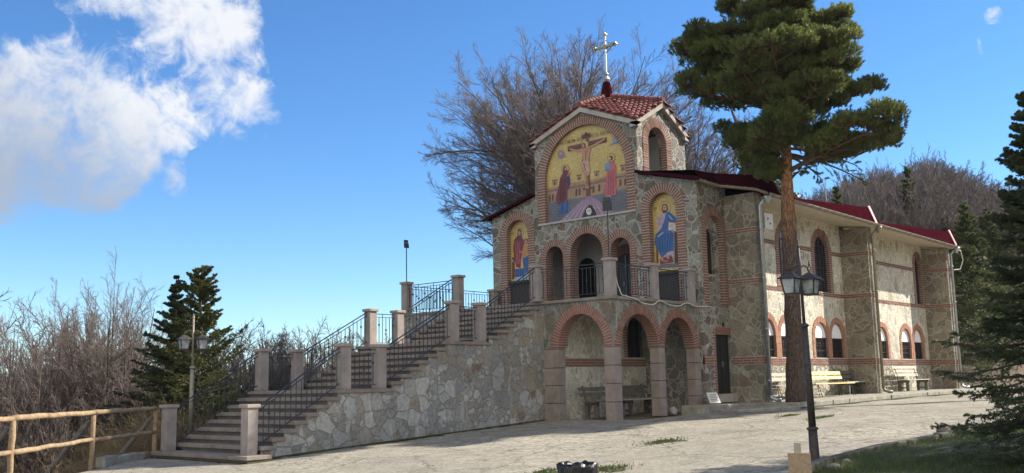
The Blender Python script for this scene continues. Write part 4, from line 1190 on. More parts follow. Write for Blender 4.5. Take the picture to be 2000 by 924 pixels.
def brick_pier(y0, y1, z0, z1):
    mb = MB()
    mb.box(XF - .010, XF + .35, y0 + .008, y1 - .008, z0, z1, 1)
    k = round((z1 - z0) / .082)
    for i in range(k):
        za = z0 + (z1 - z0) * (i + .17) / k; zb = z0 + (z1 - z0) * (i + .83) / k
        j = random.uniform(-.004, .004)
        mb.box(XF - .022 + j, XF + .356, y0, y1, za, zb, 0)
    mb.build('brick_pier', ['brick', 'mortar'], CH)
brick_pier(c2_ + R2, c1_ - R1, 2.27, Z3)
brick_pier(c3_ + R1, c2_ - R2, 2.27, Z3)
brick_pier(c3_ - R1 - .25, c3_ - R1, 2.27, Z3)
brick_pier(c1_ + R1, c1_ + R1 + .25, 2.27, Z3)
# sill under the large mosaic
mb = MB(); mb.box(XF - .05, XF + .15, 17.64, 21.66, 5.33, 5.395); mb.build('window_sill', 'fascia', CH)

# --- mosaics (each one flat panel set in its niche)
PAL = dict(gold=(.47, .34, .105), gold_line=(.20, .10, .045), ochre=(.33, .20, .11), tan=(.20, .12, .075), brown=(.09, .05, .035), slate=(.13, .13, .145), dark_slate=(.07, .07, .085),
           mauve=(.25, .16, .22), lilac=(.38, .30, .37), black=(.02, .02, .022), bone=(.55, .52, .45), wood=(.15, .055, .03), dark_wood=(.075, .03, .02), skin=(.42, .22, .13),
           skin_shade=(.24, .11, .07), cloth=(.46, .28, .19), hair=(.055, .028, .018), maroon=(.15, .028, .035), dark_maroon=(.075, .015, .02), blue=(.035, .10, .27), dark_blue=(.018, .045, .13),
           rose=(.42, .11, .12), dark_rose=(.24, .06, .07), sky_blue=(.14, .24, .36), pale_blue=(.30, .40, .50), orange=(.44, .19, .065))
def mosmat(k, c):
    m, n, l, b = new_mat('mosaic_' + k)
    tc = n.new('ShaderNodeTexCoord')
    v = N(n, 'ShaderNodeTexVoronoi', feature='F1')
    v.inputs['Scale'].default_value = 42
    l.new(tc.outputs['Object'], v.inputs['Vector'])
    s = n.new('ShaderNodeSeparateColor'); l.new(v.outputs['Color'], s.inputs[0])
    nz = n.new('ShaderNodeTexNoise'); nz.inputs['Scale'].default_value = 2.0; nz.inputs['Detail'].default_value = 5
    l.new(tc.outputs['Object'], nz.inputs['Vector'])
    f = mth(n, l, 'ADD', 0.45, mth(n, l, 'ADD', mth(n, l, 'MULTIPLY', s.outputs[0], 0.6), mth(n, l, 'MULTIPLY', nz.outputs['Fac'], 0.5)))
    mm = N(n, 'ShaderNodeMix', data_type='RGBA', blend_type='MULTIPLY'); mm.inputs['Factor'].default_value = 1
    mm.inputs['A'].default_value = (*c, 1); l.new(f, mm.inputs['B'])
    l.new(mm.outputs['Result'], b.inputs['Base Color'])
    b.inputs['Roughness'].default_value = 0.42 if k == 'gold' else 0.55
    MT['mos_' + k] = m
for k, c in PAL.items(): mosmat(k, c)
MK = list(PAL)
def mosaic(data, X, cY, z0, outline, text=()):
    mb = MB()
    fn = lambda u, v, d: (X - d, cY - u, z0 + v)
    mb.prism(outline, fn, -.03, 0.0, MK.index('gold'))
    zmax = max(p[1] for p in outline)
    for q_, (c, lay, pts) in enumerate(sorted(data, key=lambda t_: t_[1])):
        mb.add([fn(u, v, 0.002 + 0.0003 * q_) for u, v in pts], [tuple(range(len(pts)))], MK.index(c))
    for s, u, v, size, rot in text:
        cu = bpy.data.curves.new('letters', 'FONT'); cu.body = s; cu.size = size; cu.align_x = 'CENTER'; cu.resolution_u = 2
        to = bpy.data.objects.new('letters', cu); COL.objects.link(to)
        dg = bpy.context.evaluated_depsgraph_get(); me = to.evaluated_get(dg).to_mesh()
        cr, sr = math.cos(rot), math.sin(rot)
        mb.add([fn(u + q.co.x * cr - q.co.y * sr, v + q.co.x * sr + q.co.y * cr, .042) for q in me.vertices], [tuple(p.vertices) for p in me.polygons], MK.index('brown'))
        to.to_mesh_clear(); bpy.data.objects.remove(to)
    return mb
def arc_panel(r, zb, zs): return [(-r, zb)] + [(-r * math.cos(math.pi * i / 32), zs + r * math.sin(math.pi * i / 32)) for i in range(33)] + [(r, zb)]
def clipx(data, r):
    return [(c, l, [(max(-r, min(r, u)), v) for u, v in p]) for c, l, p in data]
m = mosaic(clipx(MOS_A, 1.70), XF + .10, CRU[0], 5.40, arc_panel(1.72, 0.0, 1.43), [('РАСПѦТЬ БО', -.62, 2.63, .17, 0.0), ('НАШЕГО ІИ̃СА ХР̃ТА', .72, 2.66, .155, 0.0), ('ІНЦІ', -.02, 2.80, .09, 0)])
m.build('crucifixion_mosaic', ['mos_' + k for k in MK], CH)
m = mosaic(clipx(MOS_B, .5), XF + .2, CHR[0], 3.3, arc_panel(.52, 0.0, 2.0), [('ІС', -.36, 2.02, .12, 0), ('ХС', .36, 2.08, .12, 0)])
o = m.build('blue_robed_mosaic', ['mos_' + k for k in MK], CH); o['label'] = 'mosaic of a bearded haloed figure in blue holding an open book'
m = mosaic(clipx(MOS_C, .5), XF + .2, MAD[0], 3.5, arc_panel(.52, 0.0, 1.67), [('МР', -.38, 1.72, .09, 0), ('ѲѴ', .36, 1.72, .09, 0)])
o = m.build('mother_and_child_mosaic', ['mos_' + k for k in MK], CH); o['label'] = 'mosaic of a haloed woman in maroon with a child'
for cc_, zz_ in ((CHR[0], 3.28), (MAD[0], 3.48)):
    mb = MB(); mb.box(XF + .16, XF + .32, cc_ - .52, cc_ + .52, 2.28, zz_); mb.build('niche_panel', 'joint', CH)
    mb = MB(); mb.box(XF + .05, XF + .3, cc_ - .495, cc_ + .495, zz_ - .02, zz_ + .07); mb.build('niche_sill', 'joint', CH)

# --- vestibule behind the three arches
mb = MB()
mb.box(28.2, 28.4, 16.6, 22.7, 2.2, 5.3)          # back wall
mb.box(26.35, 28.2, 16.5, 16.7, 2.2, 5.3); mb.box(26.35, 28.2, 22.6, 22.8, 2.2, 5.3)
mb.box(26.36, 28.2, 16.7, 22.6, 5.15, 5.3)
mb.build('vestibule_wall', 'plaster', CH)
ring(AX(28.2), 19.6, 2.275, 3.75, .62, .95, depth=-.001, proud=.03, mats=('brick_dark', 'mortar'))
mb = MB(); mb.prism(arch_outline(19.6, 2.275, 3.75, .615, .615), AX(28.2), -.02, -.005); d = mb.build('door', 'door', CH)
mb = MB(); mb.box(28.12, 28.16, 19.59, 19.61, 2.3, 4.3); mb.box(28.1, 28.17, 19.66, 19.70, 3.25, 3.4); mb.build('handle', 'silver', d)
for cy in (21.3, 17.9):
    mb = MB(); mb.prism(arch_outline(cy, 2.9, 4.0, .38, .38), AX(28.2), -.02, -.005); mb.build('inner_window', 'dglass', CH)
mb = MB(); mb.box(26.3, 28.2, 16.7, 22.6, 2.20, 2.268); mb.build('vestibule_floor', 'step', CH)

# --- platform over the arcade: slab, beam walls, columns
mb = MB()
mb.box(21.50, 26.0, 15.46, 23.86, 2.19, 2.27)
mb.build('platform_slab', 'step', CH, bevel=.008)
mb = MB()
# west face (arch between pilaster and corner column)
A1 = (16.58, .79, .90)
def arch_hole(c, rx, rz, zs, z0=-1.4, n=18):
    return [(c - rx, z0)] + [(c - rx * math.cos(math.pi * i / n), zs + rz * math.sin(math.pi * i / n) ** .92) for i in range(n + 1)] + [(c + rx, z0)]
ZC = .93
def wall_open(fn, a0, a1, z0, z1, arches, d0, d1, mb):
    """spandrel wall: flat top, arched underside"""
    pts = [(a0, z1), (a0, z0)]
    for c, rx, rz in arches:
        pts += [(c - rx * math.cos(math.pi * i / 18), z0 + rz * math.sin(math.pi * i / 18)) for i in range(19)]
    pts += [(a1, z0), (a1, z1)]
    wall(fn, pts, [], d0, d1, mb)
e = .12
wall_open(AX(21.56), 15.515, 17.90, ZC, 2.19, [(16.58, .79 + e, .92 + e)], 0, .32, mb)
wall_open(AY(15.515), 21.565, 26.0, ZC, 2.19, [(22.79, .90 + e, .90 + e), (24.79, .80 + e - .02, .88 + e)], 0.005, .32, mb)
mb.box(21.58, 26.0, 15.84, 17.6, 2.05, 2.188)
mb.build('arcade_wall', 'stone_arcade', CH)
ring(AX(21.56), 16.58, ZC, ZC, .79, 1.05, rz=.92, depth=.33, pitch=.078, jambs=False, gap=.28, mats=('brick_dark', 'mortar'))
ring(AY(15.515), 22.79, ZC, ZC, .90, 1.16, rz=.90, depth=.33, pitch=.078, jambs=False, gap=.28, mats=('brick', 'mortar'))
ring(AY(15.515), 24.79, ZC, ZC, .80, 1.05, rz=.88, depth=.332, pitch=.078, jambs=False, gap=.28, mats=('brick', 'mortar'), proud=.026)
def block_column(x0, x1, y0, y1, zb):
    mb = MB()
    H = ZC - zb
    k = 4
    zs = [zb + H * i * .245 for i in range(4)] + [ZC - .15 if False else zb + H * .98, ZC]
    zs = [zb, zb + .5, zb + .98, zb + 1.46, ZC - .005]
    for a, b in zip(zs, zs[1:]):
        j = random.uniform(-.004, .004)
        mb.box(x0 + j, x1 + j, y0 + j, y1 + j, a + .008, b - .008, 0)
    mb.box(x0 + .02, x1 - .02, y0 + .02, y1 - .02, zb, ZC, 1)
    mb.build('column', ['column', 'joint'], CH, bevel=.008)
block_column(21.54, 21.87, 15.49, 15.81, -1.02)
block_column(23.69, 23.99, 15.49, 15.80, -.97)
block_column(25.59, 25.90, 15.50, 15.79, -.95)
block_column(21.53, 21.85, 17.37, 17.90, -1.05)
# arcade back walls
mb = MB()
hole = [(25.05, .72)] + [(25.62 - .57 * math.cos(math.pi * i / 12), 1.35 + .62 * math.sin(math.pi * i / 12) ** .8) for i in range(13)] + [(26.19, .72)]
wall(AY(17.5), [(21.86, -1.2), (27.2, -1.2), (27.2, 2.06), (21.86, 2.06)], [hole], 0, .3, mb)
mb.box(26.5, 26.8, 15.84, 17.5, -1.2, 2.06)
mb.build('arcade_back_wall', 'stone_side', CH)
w = MB(); w.prism(hole, AY(17.5), .2, .22); wo = w.build('window', 'dglass', CH)
w = MB()
for x in (25.3, 25.62, 25.94): w.box(x - .012, x + .012, 17.6, 17.62, .72, 1.9)
w.box(25.05, 26.19, 17.6, 17.62, 1.3, 1.33)
w.build('window_grille', 'iron', wo)
band(AY(17.5), 21.9, 26.5, .44, 3, mats=('brick_dark', 'mortar'))
for side in (24.95, 26.22):
    mb = MB()
    for i in range(12):
        mb.box(side - .09, side + .07, 17.482, 17.52, .73 + i * .078, .73 + i * .078 + .05, 0)
    mb.build('brick_jamb', ['brick_dark'], CH)

# --- narthex south wall (with niche window and side door)
mb = MB()
NW = (26.93, 4.52, .50, .76)
nz_hole = arch_outline(NW[0], 2.22, NW[1], .63, .63)
DX0, DX1 = 26.68, 27.62
door_hole = [(DX0 - .0, -.42), (DX0, 1.36), (DX1, 1.36), (DX1, -.42)]
wall(AY(YS), [(XF + .35, -1.3), (XF + .35, 5.95), (XF + .002, 6.0), (XF + .002, 2.19), (25.92, 2.19), (25.92, -1.3)][::-1] + [(27.72, -1.3), (27.72, 5.6)][::-1][::-1] if False else [(25.92, -1.3), (27.72, -1.3), (27.72, 5.55), (26.36, 5.92), (26.36, 2.3), (25.92, 2.3)], [nz_hole[:] , door_hole], 0.0, .35, mb) if False else None
wall(AY(YS), [(26.36, -1.3), (27.75, -1.3), (27.75, 5.97), (26.36, 6.0)], [[(max(a, 26.37), b) for a, b in nz_hole], door_hole], 0.0, .4, mb)
# corner return of the facade wall is the facade slab itself (26.0 - 26.35)
mb.box(25.92, 26.0, YS + .12, YS + .4, -1.2, 2.18)
mb.box(26.375, 27.72, YS + .16, YS + .38, 2.25, 3.18)
mb.build('narthex_wall', 'stone', CH)
mb = MB()
wh = arch_outline(26.86, 3.18, 4.35, .28, .28, 12)
wall(AY(YS), [(26.38, 3.18), (27.6, 3.18), (27.6, 5.25), (26.38, 5.25)], [[(26.58, 3.20)] + wh[1:-1] + [(27.14, 3.20)]], .16, .38, mb)
mb.build('niche_back_wall', 'stone', CH)
w = MB(); w.prism(wh, AY(YS), .27, .29); wo = w.build('window', 'dglass', CH)
w = MB(); w.box(26.58, 27.14, YS + .14, YS + .3, 3.14, 3.2); w.build('sill', 'fascia', wo)
ring(AY(YS), NW[0], 2.25, NW[1], .50, .76, depth=.17, pitch=.084, jr=2.25)
# side door with brick quoins
w = MB(); w.box(DX0, DX1, YS + .12, YS + .17, -.41, 1.36); dr = w.build('door', 'door', CH)
w = MB()
w.box(27.14, 27.16, YS + .10, YS + .12, -.41, 1.36); w.box(DX0, DX0 + .05, YS + .09, YS + .13, -.41, 1.36); w.box(DX1 - .05, DX1, YS + .09, YS + .13, -.41, 1.36); w.box(DX0, DX1, YS + .09, YS + .13, 1.31, 1.36)
w.build('door_frame', 'iron', dr)
w = MB(); w.box(27.17, 27.20, YS + .06, YS + .10, .38, .56); w.tube([(27.10, YS + .05, .49), (27.24, YS + .05, .49)], .012); w.build('handle', 'silver', dr)
mb = MB()
for side, x in ((-1, DX0), (1, DX1)):
    for i in range(23):
        z = -.40 + i * .085
        L = .19 if i % 2 else .13
        xa, xb = (x - L, x - .002) if side < 0 else (x + .002, x + min(L, .10))
        mb.box(xa, xb, YS - .02, YS + .1, z, z + .056, 0)
    xa, xb = (x - .18, x - .003) if side < 0 else (x + .003, x + .095)
    mb.box(xa, xb, YS - .010, YS + .1, -.41, 1.56, 1)
for i in range(15):
    x = DX0 + .005 + i * .0625
    mb.box(x, x + .042, YS - .02, YS + .1, 1.37, 1.57, 0)
mb.box(DX0, DX1, YS - .010, YS + .1, 1.362, 1.56, 1)
mb.build('brick_door_surround', ['brick_dark', 'mortar'], CH)
w = MB(); w.box(DX0 - .04, DX1 + .02, YS - .14, YS + .14, -.665, -.42); w.build('door_threshold', 'fascia', CH)
w = MB(); w.box(27.13, 27.17, YS - .06, YS - .0, 1.6, 1.72); w.build('door_hook', 'iron', CH)
band(AY(YS), 26.0, 27.6, .44, 3, mats=('brick_dark', 'mortar'), holes=[(DX0 - .18, DX1 + .1)])

# --- nave: bays between buttress piers
PIERS = [27.6, 36.25, 44.9]
PT = .42
top_pier = 5.5
mbp, mbn, mbb = MB(), MB(), MB()
bb = MB()
for i, x in enumerate(PIERS):
    t = 0.5 if i == 0 else PT
    mbp = MB(); mbp.box(x, x + t, YO, YS + .3, -1.2, top_pier + (.2 if i == 0 else 0)); mbp.build('buttress', 'stone_pier', CH)
    # brick bands wrap the pier
    for z, c in ((.44, 3), (2.90, 2), (4.46, 2)):
        band(AX(x), YO, YS - .014, z, c, mb=bb)
        band(AY(YO), x, x + t, z, c, mb=bb)
bays = [(28.1, 36.25, [29.04, 31.79, 34.54], .60, .86, [28.60, 30.06, 31.49, 34.09, 35.47]), (36.67, 44.9, [37.3, 40.8, 44.25], .36, .62, [38.32, 39.72, 42.28, 43.70])]
for bi, (x0, x1, tall, ri, ro, low) in enumerate(bays):
    holes = []
    if bi == 1: tall = [37.35, 44.28]
    for c in tall: holes.append(arch_outline(c, 3.06, 5.12 - ri, (ri + ro) / 2, (ri + ro) / 2))
    for c in low: holes.append(arch_outline(c, .70, 1.44, .60, .60))
    if bi == 1: holes[1] = [(min(a, 44.88), b) for a, b in holes[1]]
    # merge overlapping low openings: holes with radius kept below half the spacing
    wall(AY(YS), [(x0, .42), (x1, .42), (x1, 5.74), (x0, 5.74)], holes, 0, .45, mbn)
    wall(AY(YS), [(x0, -1.2), (x1, -1.2), (x1, .42), (x0, .42)], [], -.02, .45, mbb)
    for c in tall:
        ring(AY(YS), c, 3.06, 5.12 - ri, ri, ro if bi == 0 else min(ro, 44.885 - c), depth=.12, pitch=.082)
        w = MB(); w.prism(arch_outline(c, 3.06, 5.12 - ri, ri, ri), AY(YS), .12, .14); wo = w.build('tall_window', 'dglass', CH)
        w = MB()
        for dx in (-ri * .5, 0, ri * .5): w.box(c + dx - .02, c + dx + .02, YS + .09, YS + .118, 3.06, 5.0)
        for z in (3.5, 3.95, 4.4, 4.75): w.box(c - ri + .02, c + ri - .02, YS + .085, YS + .112, z - .015, z + .015)
        w.build('glazing_bar', 'iron', wo)
        w = MB(); w.box(c - ri, c + ri, YS - .02, YS + .12, 3.03, 3.065); w.build('sill', 'kerb', wo)
    for k, c in enumerate(low):
        ring(AY(YS), c, .70, 1.44, .53, .73, depth=.11, pitch=.074, gap=.22, mats=('brick_bright', 'mortar'), proud=.018 + .004 * (k % 2))
        w = MB(); w.prism(arch_outline(c, .70, 1.44, .53, .53), AY(YS), .11, .13); wo = w.build('low_window', 'dark', CH)
        w = MB()
        w.prism([(c - .525 * math.cos(math.pi * i / 20), 1.41 + .53 * math.sin(math.pi * i / 20)) for i in range(21)], AY(YS), .075, .10)
        w.build('white_board', 'blind', wo)
        w = MB()
        for q in range(7): 
            xx = c - .45 + q * .15
            w.box(xx - .008, xx + .008, YS + .05, YS + .064, .70, 1.41)
        for z in (.95, 1.4): w.box(c - .52, c + .52, YS + .042, YS + .056, z - .012, z + .012)
        for q in (-.28, 0, .28):
            w.tube([(c + q + .05 * math.cos(t), YS + .05, 1.17 + .05 * math.sin(t)) for t in np.linspace(0, 6.283, 10)], .007, 4)
        w.build('window_grille', 'iron', wo)
        w = MB(); w.box(c - .50, c - .42, YS + .08, YS + .105, .70, 1.4); w.box(c + .42, c + .50, YS + .08, YS + .105, .70, 1.4); w.box(c - .42, c + .42, YS + .081, YS + .104, 1.36, 1.41)
        w.build('shutter', 'iron', wo)
    band(AY(YS), x0, x1, .44, 3, mb=bb, proud=.03)
    hl = [(c - ro, c + ro) for c in tall]
    band(AY(YS), x0, x1, 2.90, 2, mb=bb)
    band(AY(YS), x0, x1, 4.46, 2, mb=bb, holes=hl)
mbn.build('nave_wall', 'stone_side', CH)
mbb.build('plinth_wall', 'stone_base', CH)
bb.build('brick_band', ['brick', 'mortar'], CH)
mb = MB()
mb.box(27.72, 45.3, YN - .4, YN, -6, 5.9); mb.box(44.95, 45.3, YS + .35, YN - .4, -3, 5.9)
wall(AX(45.29), [(YS + .3, 5.6), (YN, 5.6), (19.62, 7.0)], [], 0, .02, mb)
mb.box(XF + .36, 27.72, YN - .35, YN, -6, 5.6)
mb.build('rear_wall', 'stone_side', CH)
# --- east apse, low and round, behind
mb = MB(); mb.tube([(45.3, 19.62, -2), (45.3, 19.62, 4.2)], 2.6, 20); mb.build('apse', 'stone_side', CH)
mb = MB(); mb.tube([(45.3, 19.62, 4.2), (45.3, 19.62, 5.5)], [2.8, .1], 20); mb.build('apse_roof', 'red_metal', CH)

# --- eaves, gutters, downpipes
def eave_z(x): return 5.46
mb = MB()
mb.hexa([(28.08, 14.04, 5.50), (45.5, 14.04, 5.46), (45.5, YS + .3, 5.66), (28.08, YS + .3, 5.72), (28.08, 14.04, 5.58), (45.5, 14.04, 5.54), (45.5, YS + .3, 5.74), (28.08, YS + .3, 5.80)])
mb.build('eave_board', 'soffit', CH)
def gutter(pts, name='gutter'):
    mb = MB()
    r = .075
    for a, b in zip(pts, pts[1:]):
        a, b = Vector(a), Vector(b)
        d = (b - a).normalized(); s = Vector((-d.y, d.x, 0)).normalized()
        if s.y > 0: s = -s
        k = 8
        prof = [(math.cos(math.pi + math.pi * i / k) * r, math.sin(math.pi + math.pi * i / k) * r) for i in range(k + 1)]
        prof2 = [(x * .86, z * .86) for x, z in reversed(prof)]
        P = prof + prof2
        n = len(P)
        mb.add([a + s * x + Vector((0, 0, z)) for x, z in P] + [b + s * x + Vector((0, 0, z)) for x, z in P], [(i, (i + 1) % n, (i + 1) % n + n, i + n) for i in range(n)] + [tuple(range(n)), tuple(range(2 * n - 1, n - 1, -1))])
        L = (b - a).length
        q = .3
        while q < L:
            c = a + d * q
            mb.bar(c + s * (r + .006) + Vector((0, 0, .01)), c - s * (r + .02) + Vector((0, 0, .05)), .025, .008)
            mb.tube([c + s * math.cos(t) * (r + .008) + Vector((0, 0, math.sin(t) * (r + .008))) for t in np.linspace(math.pi, 2 * math.pi, 7)], .008, 4)
            q += .55
    return mb.build(name, 'zinc_old', CH)
gutter([(25.95, 15.32, 6.02), (26.9, 15.22, 5.95), (27.52, 14.25, 5.78), (27.75, 13.98, 5.64), (45.6, 13.98, 5.54)])
def downpipe(x, y, zt, zb, mat):
    mb = MB()
    mb.tube([(x, 14.0, zt + .02), (x, y, zt - .25), (x, y, zb + .18)], .055, 12)
    mb.lathe((x, 14.02, zt - .22), [(.05, 0), (.06, .02), (.12, .17), (.125, .24)], 12)
    z = zb + .6
    while z < zt - .3:
        mb.lathe((x, y, z), [(.058, 0), (.066, .01), (.066, .04), (.058, .05)], 12)
        mb.box(x - .01, x + .01, y, YO + .02, z + .01, z + .035)
        z += 1.55
    mb.tube([(x, y, zb + .2), (x + .02, y - .03, zb + .10), (x + .09, y - .16, zb + .045), (x + .16, y - .26, zb + .045)], .055, 10)
    mb.build('downpipe', mat, CH, smooth=True)
downpipe(27.78, 14.28, 5.54, -.68, 'zinc'); downpipe(36.55, 14.28, 5.50, -.60, 'zinc_old'); downpipe(45.25, 14.28, 5.48, -.58, 'zinc')
mb = MB(); mb.tube([(45.4, 14.1, 5.45), (45.75, 14.0, 5.4), (45.95, 14.0, 5.0), (45.8, 14.1, 4.6), (45.4, 14.25, 4.55)], .02, 6); mb.build('loose_cable', 'white', CH)

# --- roofs
mb = MB()
def sheet(p, t=.05, mi=0):
    p = [Vector(q) for q in p]
    nrm = (p[1] - p[0]).cross(p[2] - p[0]).normalized()
    if nrm.z < 0: nrm = -nrm
    n = len(p)
    mb.add([q for q in p] + [q + nrm * t for q in p], [tuple(range(n)), tuple(range(2 * n - 1, n - 1, -1))] + [(i, (i + 1) % n, (i + 1) % n + n, i + n) for i in range(n)], mi)
# aisle strips either side of the tower
sheet([(25.82, 15.25, 6.03), (25.82, 17.5, 6.58), (28.95, 17.5, 6.56), (28.95, 15.25, 6.0)])
sheet([(25.82, 24.05, 5.83), (25.82, 21.8, 6.42), (28.95, 21.8, 6.42), (28.95, 24.05, 5.83)])
sheet([(28.95, 19.62, 7.05), (28.95, 24.1, 5.85), (45.6, 24.1, 5.85), (45.6, 19.62, 7.05)])
sheet([(28.95, 19.62, 7.05), (28.95, 15.3, 6.05), (45.6, 15.3, 6.05), (45.6, 19.62, 7.05)])
# raised roof panels of the bays: low at their west end, high at their east end
def bay_roof(x0, x1, h0, h1, ys=14.06, yi=15.0):
    z0 = 5.60
    a = [(x0, ys, z0 - .02), (x1, ys, z0 - .02), (x1, yi, z0 + h1), (x0, yi, z0 + h0), (x0, 16.9, 6.38), (x1, 16.9, 6.6)]
    mb.add(a + [(x1, ys, z0 - .06), (x1, 16.9, 6.3)], [(0, 1, 2, 3), (3, 2, 5, 4), (1, 6, 7, 5, 2)])
sheet([(27.55, 14.15, 5.74), (27.8, 13.98, 5.66), (29.0, 13.98, 5.66), (29.0, 15.6, 6.12), (26.9, 15.6, 6.08), (26.9, 15.2, 5.98)])
bay_roof(28.95, 36.45, .16, .66, 14.06, 14.30)
bay_roof(36.65, 45.30, .16, .66, 14.06, 14.30)
mb.add([(26.0, 15.26, 6.04), (26.95, 15.14, 5.98), (27.6, 14.16, 5.74), (28.9, 14.08, 5.66), (26.0, 15.5, 6.34), (26.95, 15.4, 6.36), (27.7, 14.42, 6.26), (28.9, 14.32, 6.2), (26.0, 17.4, 6.6), (28.9, 17.4, 6.7)], [(0, 1, 5, 4), (1, 2, 6, 5), (2, 3, 7, 6), (4, 5, 6, 7, 9, 8), (3, 9, 7)])
mb.build('red_roof', 'red_metal', CH)
for x in (36.46, 45.31):
    mb = MB(); mb.hexa([(x - .16, 14.03, 5.60), (x + .02, 14.03, 5.60), (x + .02, 14.30, 6.29), (x - .16, 14.30, 6.28), (x - .16, 14.0, 5.61), (x + .02, 14.0, 5.61), (x + .02, 14.26, 6.31), (x - .16, 14.26, 6.30)])
    mb.build('roof_flashing', 'pink_flash', CH)
# thin red edge boards on the aisle gables
mb = MB()
mb.bar((25.80, 15.18, 5.99), (25.80, 17.5, 6.57), .05, .08); mb.build('red_edge_board', 'red_metal', CH); mb = MB(); mb.bar((25.80, 24.1, 5.80), (25.80, 21.8, 6.42), .05, .08)
mb.build('red_edge_board', 'red_metal', CH)

# --- bell tower
T0, T1, TS, TN = XF, 28.9, 17.52, 21.78
CX, CY = 27.45, 19.65
mb = MB()
so_ = arch_outline(27.19, 6.60, 7.72, .60, .60)
wall(AY(TS), [(T0 + .351, 6.2), (T1, 6.2), (T1, 8.26), (CX, 9.02), (T0 + .351, 8.44)], [so_], 0.0, .32, mb)
wall(AY(TN - .32), [(T0 + .351, 5.6), (T1, 5.6), (T1, 8.26), (CX, 9.02), (T0 + .351, 8.44)], [so_], 0.0, .32, mb)
wall(AX(T1 - .32), [(TS + .32, 5.6), (TN - .32, 5.6), (TN - .32, 8.37), (CY, 9.02), (TS + .32, 8.37)], [], 0, .32, mb)
mb.build('tower_wall', 'stone', CH)
ring(AY(TS), 27.19, 6.60, 7.72, .54, .84, depth=.20, pitch=.085)
mb = MB()
mb.box(T0 + .36, T1 - .33, TS + .33, TN - .33, 6.4, 6.5)
mb.box(T0 + .352, T0 + .38, TS + .33, TN - .33, 6.5, 8.3); mb.box(T1 - .36, T1 - .33, TS + .33, TN - .33, 6.5, 8.35)
mb.build('belfry_lining', 'plaster', CH)
# four gables: eight roof triangles, overhanging
OV = .13
cor = [(T0 - OV, TS - OV, 8.28), (T1 + OV, TS - OV, 8.28), (T1 + OV, TN + OV, 8.28), (T0 - OV, TN + OV, 8.28)]
gab = [(CX, TS - OV, 9.17), (T1 + OV, CY, 9.17), (CX, TN + OV, 9.17), (T0 - OV, CY, 9.17)]
cen = (CX, CY, 9.78)
mb = MB(); tl = MB()
def roof_tri(a, b, c, eave_dir):
    """a = corner, b = gable apex, c = centre"""
    a, b, c = Vector(a), Vector(b), Vector(c)
    n = (b - a).cross(c - a).normalized()
    if n.z < 0: n = -n
    mb.add([a, b, c, a - n * .05, b - n * .05, c - n * .05], [(0, 1, 2), (5, 4, 3), (0, 1, 4, 3), (1, 2, 5, 4), (2, 0, 3, 5)])
    dn = (Vector((0, 0, -1)) - n * n.dot(Vector((0, 0, -1)))).normalized()
    sd = dn.cross(n).normalized()
    o = c
    w_, l_ = .165, .27
    def bary(p):
        v0, v1, v2 = b - a, c - a, p - a
        d00, d01, d11, d20, d21 = v0.dot(v0), v0.dot(v1), v1.dot(v1), v2.dot(v0), v2.dot(v1)
        q = d00 * d11 - d01 * d01
        v = (d11 * d20 - d01 * d21) / q; w = (d00 * d21 - d01 * d20) / q
        return 1 - v - w, v, w
    for i in range(-20, 21):
        for j in range(-2, 20):
            p = o + sd * (i * w_) + dn * (j * l_)
            if min(bary(p)) < -.025: continue
            p0 = p - dn * l_ * .55; p1 = p + dn * l_ * .5
            k = 5
            v = []
            jit = random.uniform(-.008, .008)
            for q, r_, lift in ((p0, .068, .010), (p1, .083, .036)):
                for t in range(k + 1):
                    an = math.pi * t / k
                    v.append(q + sd * math.cos(an) * r_ + n * (math.sin(an) * r_ * .62 + lift + jit))
            f = [(t, t + 1, t + 1 + k + 1, t + k + 1) for t in range(k)] + [tuple(range(k + 1, 2 * k + 2))]
            tl.add(v, f)
for i in range(4):
    roof_tri(cor[i], gab[i], cen, None)
    roof_tri(cor[i], gab[(i - 1) % 4], cen, None)
mb.build('tower_roof', 'tile', CH)
for i in range(4):      # hip / ridge tiles
    a, b = Vector(cen), Vector(gab[i])
    for q in range(9):
        p0, p1 = a.lerp(b, q / 9), a.lerp(b, (q + 1.1) / 9)
        tl.tube([p0 + Vector((0, 0, .035)), p1 + Vector((0, 0, .06))], [.085, .10], 8)
tl.build('roof_tile', 'tile', CH)
mb = MB()
for i in range(4):
    for g in (gab[i], gab[(i - 1) % 4]):
        a, b = Vector(cor[i]), Vector(g)
        inn = Vector((CX, CY, 0)) - (a + b) / 2; inn.z = 0
        perp = Vector((0, 1, 0)) if abs(a.y - b.y) < .01 else Vector((1, 0, 0))
        if perp.dot(inn) < 0: perp = -perp
        z = Vector((0, 0, 1))
        mb.hexa([a - z * .21, b - z * .21, b - z * .21 + perp * .28, a - z * .21 + perp * .28, a - z * .052, b - z * .052, b - z * .052 + perp * .28, a - z * .052 + perp * .28])
mb.build('tower_fascia', 'fascia', CH)
mb = MB()
mb.lathe((CX, CY, 9.75), [(.22, 0), (.19, .25), (.14, .5), (.13, .56)], 12)
mb.build('cross_pedestal', 'red_metal', CH)
cr_ = MB()
cr_.lathe((CX, CY, 10.30), [(.05, 0), (.09, .04), (.13, .12), (.09, .2), (.06, .24), (.10, .3), (.05, .38)], 12)
cr_.box(CX - .024, CX + .024, CY - .032, CY + .032, 10.6, 12.0)
base = cr_.build('tower_cross', 'silver', CH, bevel=.006)
mb = MB()
mb.box(CX - .030, CX + .030, CY - .43, CY + .43, 11.565, 11.645)
for (y, z) in ((CY - .43, 11.605), (CY + .43, 11.605), (CY, 12.05)):
    for dy, dz in ((0, .06), (.06, 0), (-.06, 0), (0, -.06)):
        mb.tube([(CX - .03, y + dy * .8, z + dz * .8), (CX + .03, y + dy * .8, z + dz * .8)], .034, 10)
mb.tube([(CX - .04, CY, 11.605), (CX + .04, CY, 11.605)], .085, 14)
